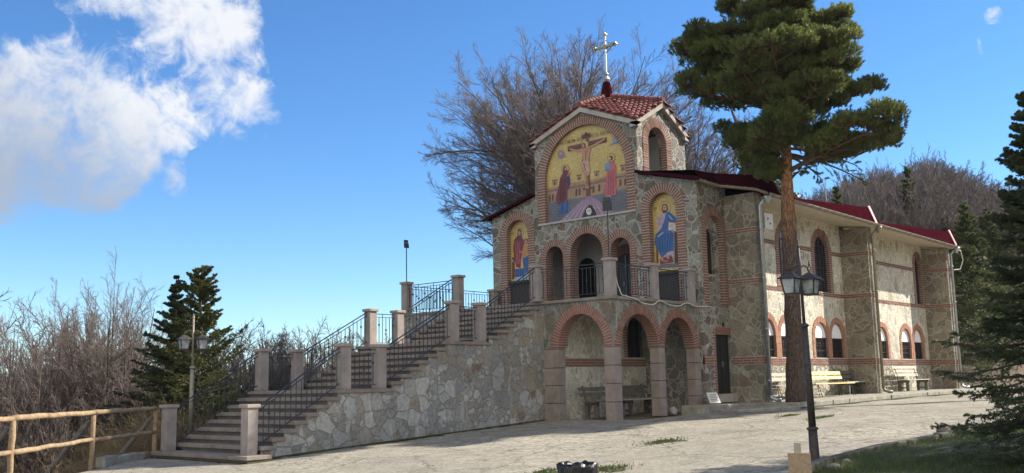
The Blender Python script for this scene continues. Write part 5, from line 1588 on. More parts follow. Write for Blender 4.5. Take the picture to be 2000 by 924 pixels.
for s in (-1, 1):
    mb.bar((CX, CY, 11.36), (CX, CY + s * .26, 11.56), .03, .03); mb.bar((CX, CY, 11.86), (CX, CY + s * .26, 11.65), .03, .03)
mb.build('gilded_ornament', 'gold_metal', base)

# white box on the wall under the eave
mb = MB()
mb.box(28.5, 29.05, 14.5, 14.95, 4.68, 5.18)
mb.box(28.6, 28.95, 14.95, YS, 4.9, 4.96, 0)
for z in (4.82, 5.0):
    for x in (28.5,): mb.box(x - .01, x, 14.7, 14.74, z, z + .04, 1)
mb.tube([(28.7, 14.485, 5.0), (28.7, 14.505, 5.0)], .03, 8, 1); mb.tube([(28.85, 14.485, 4.86), (28.85, 14.505, 4.86)], .03, 8, 1)
tag(mb.build('wall_box', ['white', 'dark'], origin=(28.8, 14.9, 4.9)), 'small white box fixed high under the eave beside the downpipe', 'box')

# ------------------------------------------------------------------ staircase
ST = thing('staircase', (16.5, 19.5, -1.4), 'long stone staircase with two landings climbing to the church porch', 'staircase')
YR, YL = 17.87, 21.30
runs = []          # (x0, x1, ztop) treads
runs.append((11.80, 12.34, -1.335))
ztop = -1.335
L1, L2, L3 = -.04, 1.10, 2.27
for i in range(8):
    z = -1.335 + (L1 + 1.335) * (i + 1) / 8
    x = 12.30 + i * .286
    runs.append((x, (12.30 + (i + 1) * .286) if i < 7 else 15.9, z))
for i in range(7):
    z = L1 + (L2 - L1) * (i + 1) / 7
    x = 15.9 + i * .30
    runs.append((x, x + .30 if i < 6 else 19.30, z))
for i in range(7):
    z = L2 + (L3 - L2) * (i + 1) / 7
    x = 19.30 + i * .345
    if i < 6: runs.append((x, x + .345, z))
runs.append((21.37, 21.52, L3))
sb, rb = MB(), MB()
for k, (x0, x1, z) in enumerate(runs):
    yr = YR - .05; yl = YL + .05
    if k == 0: yr, yl = YR - .30, YL + .06
    # slabs in three lengths with fine joints
    ny = 4
    if z == L3: continue
    sb = MB()
    for q in range(ny):
        a = yr + (yl - yr) * q / ny; b = yr + (yl - yr) * (q + 1) / ny - .008
        j = random.uniform(-.006, .006)
        sb.box(x0 - .035 + j, x1 + (.02 if x1 < 21.4 else 0), a, b, z - .085, z + random.uniform(-.003, .003))
    sb.build('step', 'step', ST, bevel=.012)
    if k == 0: rb.box(x0 + .0, 12.4, yr + .03, yl - .03, -1.75, z - .08)
    else: rb.box(x0, x1 + .02, YR + .03, YL - .03, z - .32, z - .08)
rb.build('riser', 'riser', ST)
mb = MB()
prof = [(12.30, -3.0), (12.30, -1.30)]
for k, (x0, x1, z) in enumerate(runs[1:]):
    prof += [(x0 + .01, z - .085), (x1 + .01, z - .085)] if z < L3 else []
prof += [(21.55, L2 + .9), (21.55, -3.0)]
fn = lambda a, b, d: (a, d, b)
wall(fn, prof, [], YR, YR + .35, mb)
wall(fn, prof, [], YL - .35, YL, mb)
mb.build('retaining_wall', 'stone_stair', ST)
mb = MB()
mb.box(21.56, 23.4, 17.90, 21.2, -3, 2.185); mb.box(21.52, 26.0, 21.25, 23.80, -5, 2.185); mb.box(23.4, 26.0, 17.85, 21.25, -3, 2.185)
mb.build('platform_wall', 'stone_stair', CH)

PW = .25
def post(x, y, z, parent, h=1.03):
    mb = MB()
    mb.box(x, x + PW, y, y + PW, z, z + h - .075)
    o = mb.build('balustrade_post', 'concrete_post', parent, bevel=.008)
    mb = MB()
    mb.box(x - .04, x + PW + .04, y - .04, y + PW + .04, z + h - .075, z + h)
    mb.build('cap', 'cap', o, bevel=.012)
    return o
xs_post = [(11.97, -1.335), (14.43, L1), (15.49, L1), (17.94, L2), (18.95, L2)]
for x, z in xs_post:
    post(x, YR, z, ST); post(x, YL - PW, z, ST)
post(21.33, YR, L3, CH); post(21.40, YL - PW, L3, CH)
post(21.56, 15.51, L3, CH); post(23.62, 15.51, L3, CH); post(25.58, 15.51, L3, CH); post(21.52, 23.48, L3, CH); post(25.65, 23.5, L3, CH)

def railing(p0, p1, parent, h=.90, phase=0):
    mb = MB()
    p0, p1 = Vector(p0), Vector(p1)
    up = Vector((0, 0, 1))
    for q, w_, t_ in ((h, .045, .018), (h - .085, .03, .012), (.10, .03, .014)):
        mb.bar(p0 + up * q, p1 + up * q, w_, t_)
    hd = Vector((p1.x - p0.x, p1.y - p0.y, 0)); L = hd.length
    n = max(2, round(L / .135))
    for i in range(n):
        t = (i + .5) / n
        b = p0.lerp(p1, t)
        mb.bar(b + up * .10, b + up * (h - .085), .014, .014, up=hd.normalized())
        k = (i + phase) % 4
        if k in (0, 2):
            zz = .42 if k == 0 else .56
            mb.lathe(b + up * zz, [(.006, 0), (.028, .035), (.028, .05), (.006, .085)], 6)
        if i % 5 == 2:
            mb.bar(b + up * (h - .085), b + up * h, .014, .014, up=hd.normalized())
    return mb.build('railing', 'iron', parent)
for y in (YR + .12, YL - .12):
    for (xa, za), (xb, zb) in ((xs_post[0], xs_post[1]), (xs_post[2], xs_post[3])):
        railing((xa + PW, y, za + .03), (xb, y, zb + .03), ST)
    railing((14.43 + PW, y, L1), (15.49, y, L1), ST, phase=1); railing((17.94 + PW, y, L2), (18.95, y, L2), ST, phase=1)
    railing((18.95 + PW, y, L2 + .03), (21.33, y, L3 + .03), ST)
railing((21.64, 15.51 + PW, L3), (21.50, YR, L3), CH); railing((21.56 + PW, 15.63, L3), (23.62, 15.63, L3), CH); railing((23.62 + PW, 15.63, L3), (25.58, 15.63, L3), CH)
railing((21.60, YL, L3), (21.60, 23.48, L3), CH); railing((21.77, 23.62, L3), (25.65, 23.62, L3), CH)

# floodlights on thin poles
def flood(x, y, z, h, label, yaw, k_=1.0):
    t = thing('floodlight', (x, y, z), label, 'floodlight')
    mb = MB(); mb.tube([(x, y, z), (x, y, z + h)], .016, 8); mb.lathe((x, y, z), [(.05, 0), (.05, .01), (.02, .02)], 8); mb.build('pole', 'iron', t)
    c, s = math.cos(yaw), math.sin(yaw)
    mb = MB()
    def P(a, b, zz): return (x + k_ * (a * c - b * s), y + k_ * (a * s + b * c), z + h + zz * k_)
    mb.hexa([P(-.05, -.12, -.16), P(.03, -.12, -.16), P(.03, .12, -.16), P(-.05, .12, -.16), P(-.02, -.12, .06), P(.05, -.12, .06), P(.05, .12, .06), P(-.02, .12, .06)])
    mb.hexa([P(-.02, -.10, .08), P(.07, -.10, .08), P(.07, .10, .08), P(-.02, .10, .08), P(0, -.10, .20), P(.06, -.10, .20), P(.06, .10, .20), P(0, .10, .20)])
    mb.build('lamp_head', 'iron', t)
    return t
flood(21.68, 15.64, 3.30, 1.45, 'black double floodlight on thin pole atop the porch corner post', math.pi + .35)
flood(21.64, 23.60, 3.30, 1.22, 'black floodlight on thin pole at the far left stair post', math.pi / 2, .72)
mb = MB(); mb.box(25.45, 25.5, 15.6, 15.72, 3.32, 3.44)
# slack white cable along the porch edge
pts = []
X0 = [21.84, 21.88, 21.95, 22.5, 23.0, 23.4, 23.75, 24.3, 24.7, 25.2, 25.7, 26.2, 26.7]
Z0 = [3.1, 2.55, 2.30, 2.24, 2.12, 2.10, 2.24, 2.14, 2.12, 2.24, 2.16, 2.18, 2.16]
Y0 = [15.6, 15.52, 15.45, 15.43, 15.45, 15.45, 15.43, 15.45, 15.45, 15.43, 15.44, 15.38, 15.38]
from mathutils import geometry
for i in range(len(X0) - 1):
    for t in (0, .33, .66): pts.append((X0[i] + (X0[i + 1] - X0[i]) * t, Y0[i] + (Y0[i + 1] - Y0[i]) * t, Z0[i] + (Z0[i + 1] - Z0[i]) * (t * t * (3 - 2 * t))))
mb = MB(); mb.tube(pts, .012, 5); tag(mb.build('cable', 'white', origin=(23, 15.45, 2.2)), 'slack pale cable draped along the porch edge', 'cable')

# ------------------------------------------------------------------ street lamps
def lantern(cx, cy, cz, rot, parent, s=1.0):
    """square tapered lantern, cz = bottom of the body"""
    c, sn = math.cos(rot), math.sin(rot)
    def P(a, b, z): return (cx + (a * c - b * sn) * s, cy + (a * sn + b * c) * s, cz + z * s)
    def sq(r, z): return [P(-r, -r, z), P(r, -r, z), P(r, r, z), P(-r, r, z)]
    mb = MB()
    b0, b1 = sq(.095, 0), sq(.135, .27)
    for k in range(4):
        mb.bar(b0[k], b1[k], .022 * s, .022 * s)
        mb.bar(b0[k], b0[(k + 1) % 4], .022 * s, .022 * s); mb.bar(b1[k], b1[(k + 1) % 4], .022 * s, .022 * s)
        d = Vector(b0[k]) - Vector(P(0, 0, 0)); d.normalize()
        mb.tube([Vector(b0[k]), Vector(b0[k]) + d * .035 * s - Vector((0, 0, .02 * s)), Vector(b0[k]) + d * .05 * s + Vector((0, 0, .015 * s))], .008 * s, 4)
    mb.hexa(sq(.10, -.02) + sq(.10, -.005))
    lo = mb.build('lantern', 'iron_worn', parent)
    mb = MB(); mb.hexa(sq(.088, .005) + sq(.126, .262)); mb.build('lamp_glass', 'lglass', lo)
    mb = MB()
    mb.add(sq(.185, .265) + sq(.175, .285) + [P(-.03, -.03, .40), P(.03, -.03, .40), P(.03, .03, .40), P(-.03, .03, .40)],
           [(3, 2, 1, 0), (0, 1, 5, 4), (1, 2, 6, 5), (2, 3, 7, 6), (3, 0, 4, 7), (4, 5, 9, 8), (5, 6, 10, 9), (6, 7, 11, 10), (7, 4, 8, 11), (8, 9, 10, 11)])
    mb.build('lamp_roof', 'iron_worn', lo)
    mb = MB()
    # open spiral cage and hook above the roof
    for k in range(4):
        pts = [P(.045 * math.sin(math.pi * t) * math.cos(k * 1.57 + 2.2 * t), .045 * math.sin(math.pi * t) * math.sin(k * 1.57 + 2.2 * t), .40 + .13 * t) for t in np.linspace(0, 1, 8)]
        mb.tube(pts, .006 * s, 4)
    mb.lathe(P(0, 0, .53), [(.012 * s, 0), (.02 * s, .01), (.012 * s, .03), (.003, .10 * s)], 8)
    mb.build('scroll_finial', 'iron_worn', lo)
    return lo
def street_lamp(x, y, zb, label, mat, arm_az, lean=(0, 0), H=3.05, scroll=True):
    t = thing('street_lamp', (x, y, zb), label, 'street lamp', 'two headed lantern posts')
    O = Vector((x, y, zb))
    def A(z): return O + Vector((lean[0] * z, lean[1] * z, z))
    mb = MB()
    mb.tube([A(-.3), A(.10), A(.12), A(.55)], [.085, .085, .075, .068], 12)
    mb.tube([A(.55), A(2.15)], [.058, .050], 12)
    mb.tube([A(2.15), A(H + .22)], [.026, .022], 10)
    for z, r in ((.55, .095), (2.15, .075)):
        mb.tube([A(z - .03), A(z - .01), A(z + .015), A(z + .04)], [.05, r, r * .9, .03], 12)
    mb.build('post', mat, t, smooth=True)
    mb = MB()
    c, s = math.cos(arm_az), math.sin(arm_az)
    for sg in (-1, 1):
        d = Vector((c, s, 0)) * sg
        top = A(H - .12)
        pts = [top, top + d * .08 + Vector((0, 0, .05)), top + d * .16 + Vector((0, 0, .02)), top + d * .205 + Vector((0, 0, -.06))]
        mb.tube(pts, .011, 6)
        if scroll:
            b = A(H + .0)
            sp = [b + d * (.05 + .06 * math.cos(q) * (1 - q / 9)) + Vector((0, 0, .10 + .06 * math.sin(q) * (1 - q / 9))) for q in np.linspace(-1.5, 5.5, 16)]
            mb.tube(sp, .007, 4)
    mb.lathe(A(H + .2), [(.02, 0), (.03, .03), (.004, .14)], 8)
    mb.build('arm', mat, t)
    for sg in (-1, 1):
        p = A(H - .12) + Vector((c, s, 0)) * sg * .205
        lantern(p.x, p.y, p.z - .41, arm_az + .35, t, .88)
    return t
# near lamp: stands at the lawn kerb
street_lamp(14.92, 6.98, float(zbase(14.9)) - .02, 'tall dark two headed lantern post in front of the pine trunk', 'iron_worn', math.atan2(-.748, .663) + .5, lean=(-.012, .012), H=3.18)
dl = CF + CR * ((373.5 - 1000) / 1948.72) - CU * ((800 - 462) / 1948.72)
tl_ = 21.9 / dl.y
street_lamp(dl.x * tl_, 21.9, -1.60, 'rusty pale two headed lantern post behind the left stair railing', 'zinc_old', math.atan2(-.748, .663) + .25, H=3.12, scroll=False)

# ------------------------------------------------------------------ fence
def fence():
    t = thing('wooden_fence', (9.8, 20.15, -1.5), 'rustic peeled log fence ending at the stair post', 'fence')
    P = [(4.6, 15.75), (7.35, 18.0), (9.83, 20.17), (11.86, 21.35)]
    zg = [-1.60, -1.56, -1.50, -1.46]
    tops = [-.46, -.43, -.425, -.40]
    def wob(a, b, r0, r1, seed, n=9):
        rr = random.Random(seed)
        a, b = Vector(a), Vector(b)
        return [a.lerp(b, i / (n - 1)) + Vector((rr.uniform(-.008, .008), rr.uniform(-.008, .008), rr.uniform(-.01, .01))) for i in range(n)], [r0 + (r1 - r0) * i / (n - 1) + rr.uniform(-.004, .004) for i in range(n)]
    for i, ((x, y), g, tp) in enumerate(zip(P, zg, tops)):
        mb = MB(); p, r = wob((x, y, g - .2), (x, y, tp - .03), .055, .05, i, 6); mb.tube(p, r, 10)
        mb.build('fence_post', 'wood_rail', t, smooth=True)
    for i in range(3):
        a, b = P[i], P[i + 1]
        for q, (za, zb) in enumerate(((tops[i] + .02, tops[i + 1] + .02), ((zg[i] + tops[i]) / 2 - .0, (zg[i + 1] + tops[i + 1]) / 2 + .02))):
            mb = MB(); p, r = wob((a[0], a[1], za), (b[0], b[1], zb), .056 if q == 0 else .047, .048 if q == 0 else .041, 10 * i + q, 12); mb.tube(p, r, 10)
            mb.build('fence_rail', 'wood_rail', t, smooth=True)
        # slanting prop behind each post, running down the bank
        bx, by = b
        mb = MB(); p, r = wob((bx - .04, by + .06, -.55 + .0), (bx - .95, by + .55, zg[i + 1] - .45), .05, .055, 30 + i, 7); mb.tube(p, r, 8)
        mb.build('fence_brace', 'wood_dark', t, smooth=True)
fence()
mb = MB()
rr = random.Random(2)
for k in range(4):
    a = Vector((10.2, 20.55, 0)).lerp(Vector((11.85, 21.62, 0)), k / 4); b = Vector((10.2, 20.55, 0)).lerp(Vector((11.85, 21.62, 0)), (k + .96) / 4)
    mb.bar((a.x, a.y, -1.47 + rr.uniform(-.02, .02)), (b.x, b.y, -1.45 + rr.uniform(-.02, .02)), .22, .22)
tag(mb.build('edge_kerb', 'kerb', origin=(11, 21, -1.4), bevel=.02), kind='structure')

# ------------------------------------------------------------------ benches
def bench(x, y, zb, L, label, seat='wood_bench', back='wood_bench', legs='slab', group='benches along the church wall', az=0.0, nb=2, backh=.42):
    """bench along X, facing -Y"""
    t = thing('bench', (x, y, zb), label, 'bench', group)
    o = (x, y, zb)
    t['_o'] = (0, 0, 0)
    c, s = math.cos(az), math.sin(az)
    mb = MB()
    for k in range(4): mb.box(-L / 2, L / 2, -.22 + k * .105, -.22 + k * .105 + .09, .42, .455)
    mb.build('seat', seat, t, bevel=.004)
    mb = MB()
    for k in range(nb):
        z = .58 + k * .15; yy = .23 + k * .05
        mb.hexa([(-L / 2, yy, z), (L / 2, yy, z), (L / 2, yy + .03, z), (-L / 2, yy + .03, z), (-L / 2, yy + .035, z + .11), (L / 2, yy + .035, z + .11), (L / 2, yy + .065, z + .11), (-L / 2, yy + .065, z + .11)])
    mb.build('backrest', back, t, bevel=.004)
    for sx in (-1, 1):
        mb = MB()
        X_ = sx * (L / 2 - .22)
        if legs == 'slab':
            mb.box(X_ - .045, X_ + .045, -.20, -.08, 0, .42); mb.box(X_ - .045, X_ + .045, .12, .24, 0, .42); mb.box(X_ - .044, X_ + .044, -.2, .24, .33, .419)
            mb.box(X_ - .03, X_ + .03, -.1, .14, .10, .15)
            mb.bar((X_, .18, .35), (X_, .34, .88), .06, .03, up=(1, 0, 0))
            mb.build('leg', 'wood_dark', t)
        else:
            for dx in (-.1, .1):
                mb.tube([(X_ + dx * .3, -.18, .42), (X_ + dx, -.27, .0)], .012, 6); mb.tube([(X_ + dx * .3, .16, .42), (X_ + dx, .24, .0)], .012, 6)
            mb.tube([(X_, -.2, .41), (X_, .2, .41)], .012, 6); mb.tube([(X_, .2, .41), (X_, .27, .60), (X_, .35, .88)], .012, 6)
            mb.tube([(X_ + .1, -.25, .10), (X_ + .1, .22, .10)], .01, 6)
            mb.build('leg', 'iron', t)
    t.rotation_euler.z = az
    return t
bench(29.9, 14.85, -.66, 2.1, 'grey slatted bench half hidden left of the pine trunk', legs='tube')
bench(32.5, 14.50, -.635, 3.1, 'long bench with yellow backrest slats right of the pine trunk', seat='wood_yellow', back='wood_yellow', legs='tube')
bench(35.45, 15.0, -.61, 1.75, 'white topped plank bench in the corner by the second buttress', seat='wood_bench', back='wood_dark', legs='slab', nb=2)
bench(40.9, 14.75, -.59, 2.5, 'weathered grey slatted bench under the far arched windows', legs='slab', nb=3)
bench(22.95, 16.85, -.97, 1.65, 'dark shabby bench left inside the arcade', seat='wood_dark', back='wood_dark', legs='slab', group='benches inside the arcade')
bench(24.75, 16.95, -.95, 1.7, 'dark bench with pale dusty seat right inside the arcade', seat='wood_bench', back='wood_dark', legs='slab', group='benches inside the arcade')

# sack, small notice, bottle-like jar, rubbish bin, board on a stake, slab on the lawn
def blob(name, c, r, mat, label, cat, seed=1, sub=3, amp=.25):
    import bmesh
    bm = bmesh.new(); bmesh.ops.create_icosphere(bm, subdivisions=sub, radius=1)
    from mathutils import noise
    for v in bm.verts:
        n_ = noise.noise(v.co * 1.6 + Vector((seed * 7.1, seed, 0)))
        n2 = noise.noise(v.co * 4.1 + Vector((seed, seed * 3, 0)))
        v.co *= 1 + amp * n_ + amp * .35 * n2
        v.co = Vector((v.co.x * r[0], v.co.y * r[1], max(v.co.z, -.75) * r[2]))
    me = bpy.data.meshes.new(name); bm.to_mesh(me); bm.free(); me.materials.append(MT[mat])
    me.polygons.foreach_set('use_smooth', [True] * len(me.polygons))
    o = bpy.data.objects.new(name, me); COL.objects.link(o); o.location = c
    return tag(o, label, cat)
blob('sack', (24.5, 15.62, -.87), (.14, .12, .13), 'sack', 'white plastic sack leaning at the arcade end column', 'sack', 3)
blob('sack', (24.35, 15.95, -.80), (.15, .14, .24), 'wood_dark', 'brown paper sack behind the white sack', 'sack', 5)
t = thing('notice_board', (25.55, 14.9, -.66), 'small white notice leaning by the arcade column', 'notice')
mb = MB(); mb.hexa([(25.40, 14.93, -.66), (25.85, 14.86, -.66), (25.85, 14.89, -.66), (25.40, 14.96, -.66), (25.44, 15.07, -.36), (25.89, 15.0, -.36), (25.89, 15.02, -.36), (25.44, 15.09, -.36)]); mb.build('panel', 'white', t)
mb = MB()
for k in range(5):
    z = -.60 + k * .045; f = (z + .66) / .3
    mb.bar((25.45 + .04 * f, 14.918 + .14 * f, z), (25.78 + .04 * f - .05 * (k % 2), 14.866 + .14 * f, z), .004, .012)
mb.build('text_line', 'joint', t)
# bin
bd = CF + CR * ((1127 - 1000) / 1948.72) - CU * ((906 - 462) / 1948.72)
bp_ = bd * (13.0)
t = thing('rubbish_bin', (bp_.x, bp_.y, -1.6), 'black rubbish bin lined with a crumpled black bag', 'bin')
mb = MB(); mb.lathe((bp_.x, bp_.y, -1.6), [(.19, 0), (.20, .05), (.235, .50), (.24, .53), (.225, .53), (.21, .30)], 20); mb.build('body', 'iron', t, smooth=True)
V, F = [], []
prof = [(.243, .28), (.252, .34), (.247, .42), (.256, .50), (.258, .555), (.238, .565), (.215, .52), (.20, .42), (.19, .3)]
k = 60
rr = random.Random(4)
ph = [rr.uniform(0, 6.28) for _ in range(6)]
for j, (r_, z_) in enumerate(prof):
    for i in range(k):
        a = 2 * math.pi * i / k
        w_ = .011 * math.sin(9 * a + ph[0] + j * .7) + .008 * math.sin(17 * a + ph[1] - j) + .006 * math.sin(23 * a + ph[2] + j * 1.3)
        zz = z_ + .014 * math.sin(5 * a + ph[3]) + .011 * math.sin(13 * a + ph[4] + j)
        V.append((bp_.x + (r_ + w_) * math.cos(a), bp_.y + (r_ + w_) * math.sin(a), -1.6 + zz))
for j in range(len(prof) - 1):
    for i in range(k):
        F.append((j * k + i, j * k + (i + 1) % k, (j + 1) * k + (i + 1) % k, (j + 1) * k + i))
np_mesh('bin_bag', V, F, 'plastic', t, smooth=True)
# board on a stake
bd = CF + CR * ((1560 - 1000) / 1948.72) - CU * ((880 - 462) / 1948.72)
q = bd * 13.4
t = thing('wooden_board_sign', (q.x, q.y, -1.55), 'small weathered board nailed on a short stake by the lamp post', 'sign')
rx = Vector((.663, -.748, 0)); fw = Vector((.748, .663, 0))
mb = MB()
b0 = Vector((q.x, q.y, 0))
mb.bar(b0 + Vector((0, 0, -1.75)) + fw * .02 + rx * -.01, b0 + Vector((0, 0, -.86)) + fw * .02 + rx * -.01, .085, .03, up=tuple(fw)); mb.build('stake', 'wood_bench', t)
mb = MB()
mb.hexa([b0 - rx * .15 + Vector((0, 0, -1.32)), b0 + rx * .155 + Vector((0, 0, -1.34)), b0 + rx * .155 + fw * .015 + Vector((0, 0, -1.34)), b0 - rx * .15 + fw * .015 + Vector((0, 0, -1.32)),
         b0 - rx * .155 + Vector((0, 0, -.99)), b0 + rx * .15 + Vector((0, 0, -1.0)), b0 + rx * .15 + fw * .015 + Vector((0, 0, -1.0)), b0 - rx * .155 + fw * .015 + Vector((0, 0, -.99))])
for v in range(len(mb.v)): mb.v[v] = tuple(Vector(mb.v[v]) - fw * .02)
mb.build('board', 'osb', t)
g = gpt(1800, 888); mb = MB(); z = float(zbase(g[0])) + .03
mb.hexa([(g[0] - .5, g[1] + .42, z - .1), (g[0] + .42, g[1] + .1, z - .1), (g[0] + .50, g[1] - .34, z - .1), (g[0] - .42, g[1] - .05, z - .1), (g[0] - .5, g[1] + .42, z), (g[0] + .42, g[1] + .1, z + .02), (g[0] + .50, g[1] - .34, z + .01), (g[0] - .42, g[1] - .05, z)])
tag(mb.build('stone_slab', 'rock', origin=(g[0], g[1], z), bevel=.02), 'flat grey slab lying on the shaded lawn', 'slab')
def rocks(pxs):
    for k, (x, y, s, lb) in enumerate(pxs):
        g = gpt(x, y)
        blob('stone', (g[0], g[1], float(zbase(g[0])) + s * .3), (s, s * .8, s * .6), 'rock', lb, 'stone', k + 11, 2, .5)
rocks([(1628, 918, .12, 'pale kerb stone right of the lamp post foot'), (1655, 908, .10, 'second pale stone along the kerb right of the lamp post'), (1845, 843, .16, 'grey boulder at the kerb bend under the spruce'), (1865, 838, .10, 'small stone beside the grey boulder under the spruce')])
# things beyond the church's east corner
t = thing('stone_pillar', (71, 23.2, -.6), 'pale stone pillar far behind the church east corner', 'pillar')
q0 = (CF + CR * ((1888 - 1000) / 1948.72) - CU * ((690 - 462) / 1948.72)) * 66
mb = MB(); mb.box(q0.x - .4, q0.x + .4, q0.y - .3, q0.y + .3, -1.0, 3.0); mb.build('shaft', 'plaster', t)
mb = MB(); mb.box(q0.x - .5, q0.x + .5, q0.y - .4, q0.y + .4, 3.0, 3.2); mb.box(q0.x - .6, q0.x + .6, q0.y - .5, q0.y + .5, -1, .3); mb.build('cap', 'fascia', t)
for k, (x, y, s) in enumerate(((1925, 742, .55), (1948, 748, .45), (1905, 748, .35), (1968, 752, .5), (1938, 760, .3))):
    q0 = (CF + CR * ((x - 1000) / 1948.72) - CU * ((y - 462) / 1948.72)) * 52
    blob('boulder', (q0.x, q0.y, -.45), (s, s * .8, s * .6), 'rock', ['largest pale boulder', 'second boulder from the left', 'leftmost small boulder', 'rightmost boulder', 'small front boulder'][k] + ' of the sunlit heap beyond the church corner', 'boulder', k + 31, 2, .5)['group'] = 'boulder heap beyond the church'

# ------------------------------------------------------------------ trees
def unit(v): return v / np.maximum(np.linalg.norm(v, axis=-1, keepdims=True), 1e-9)
def grow(P0, D, L, r0, r1, K, wob, up, rg, droop=0.0):
    n = len(P0)
    pts = np.empty((n, K, 3)); pts[:, 0] = P0
    d = unit(D)
    for k in range(1, K):
        d = unit(d + rg.normal(0, wob, (n, 3)) + np.array([0, 0, up - droop * k / K]))
        pts[:, k] = pts[:, k - 1] + d * (L / (K - 1))[:, None]
    t = np.linspace(0, 1, K)[None]
    return pts, r0[:, None] * (1 - t) + r1[:, None] * t
def tubes(pts, rad, n):
    N_, K, _ = pts.shape
    T = np.empty_like(pts)
    T[:, 1:-1] = pts[:, 2:] - pts[:, :-2]; T[:, 0] = pts[:, 1] - pts[:, 0]; T[:, -1] = pts[:, -1] - pts[:, -2]
    T = unit(T)
    ref = np.where(np.abs(T[:, :1, 2:3]) > .8, np.array([1., 0, 0]), np.array([0, 0, 1.]))
    A = unit(np.cross(T, np.broadcast_to(ref, T.shape))); B = np.cross(A, T)
    an = 2 * np.pi * np.arange(n) / n
    V = pts[:, :, None] + (A[:, :, None] * np.cos(an)[None, None, :, None] + B[:, :, None] * np.sin(an)[None, None, :, None]) * rad[:, :, None, None]
    base = (np.arange(N_)[:, None, None] * K + np.arange(K - 1)[None, :, None]) * n
    i = np.arange(n)[None, None]; j = (i + 1) % n
    F = np.stack([base + i, base + j, base + n + j, base + n + i], -1).reshape(-1, 4)
    return V.reshape(-1, 3), F
def spawn(pts, rad, per, rg, f0, f1, ang, lenf, plen, rf, flat=0.0):
    """children on the parent polylines"""
    N_, K, _ = pts.shape
    idx = np.repeat(np.arange(N_), per)
    f = f0 + (f1 - f0) * (np.tile(np.arange(per), N_) + rg.uniform(0, 1, N_ * per)) / per
    x = f * (K - 1); k = np.minimum(x.astype(int), K - 2); w = (x - k)[:, None]
    P = pts[idx, k] * (1 - w) + pts[idx, k + 1] * w
    T = unit(pts[idx, k + 1] - pts[idx, k])
    rnd = rg.normal(0, 1, P.shape); rnd[:, 2] *= 1 - flat
    S = unit(rnd - (rnd * T).sum(1, keepdims=True) * T)
    a = np.radians(rg.normal(ang, ang * .22, len(P)))[:, None]
    D = T * np.cos(a) + S * np.sin(a)
    L = plen[idx] * lenf * (1.15 - f * .75) * rg.uniform(.65, 1.2, len(P))
    r = (rad[idx, k] * (1 - w[:, 0]) + rad[idx, k + 1] * w[:, 0]) * rf
    return P, D, L, r
class Acc:
    def __init__(s): s.V = []; s.F = []; s.n = 0
    def add(s, V, F): s.V.append(V); s.F.append(F + s.n); s.n += len(V)
    def get(s): return np.concatenate(s.V), np.concatenate(s.F)
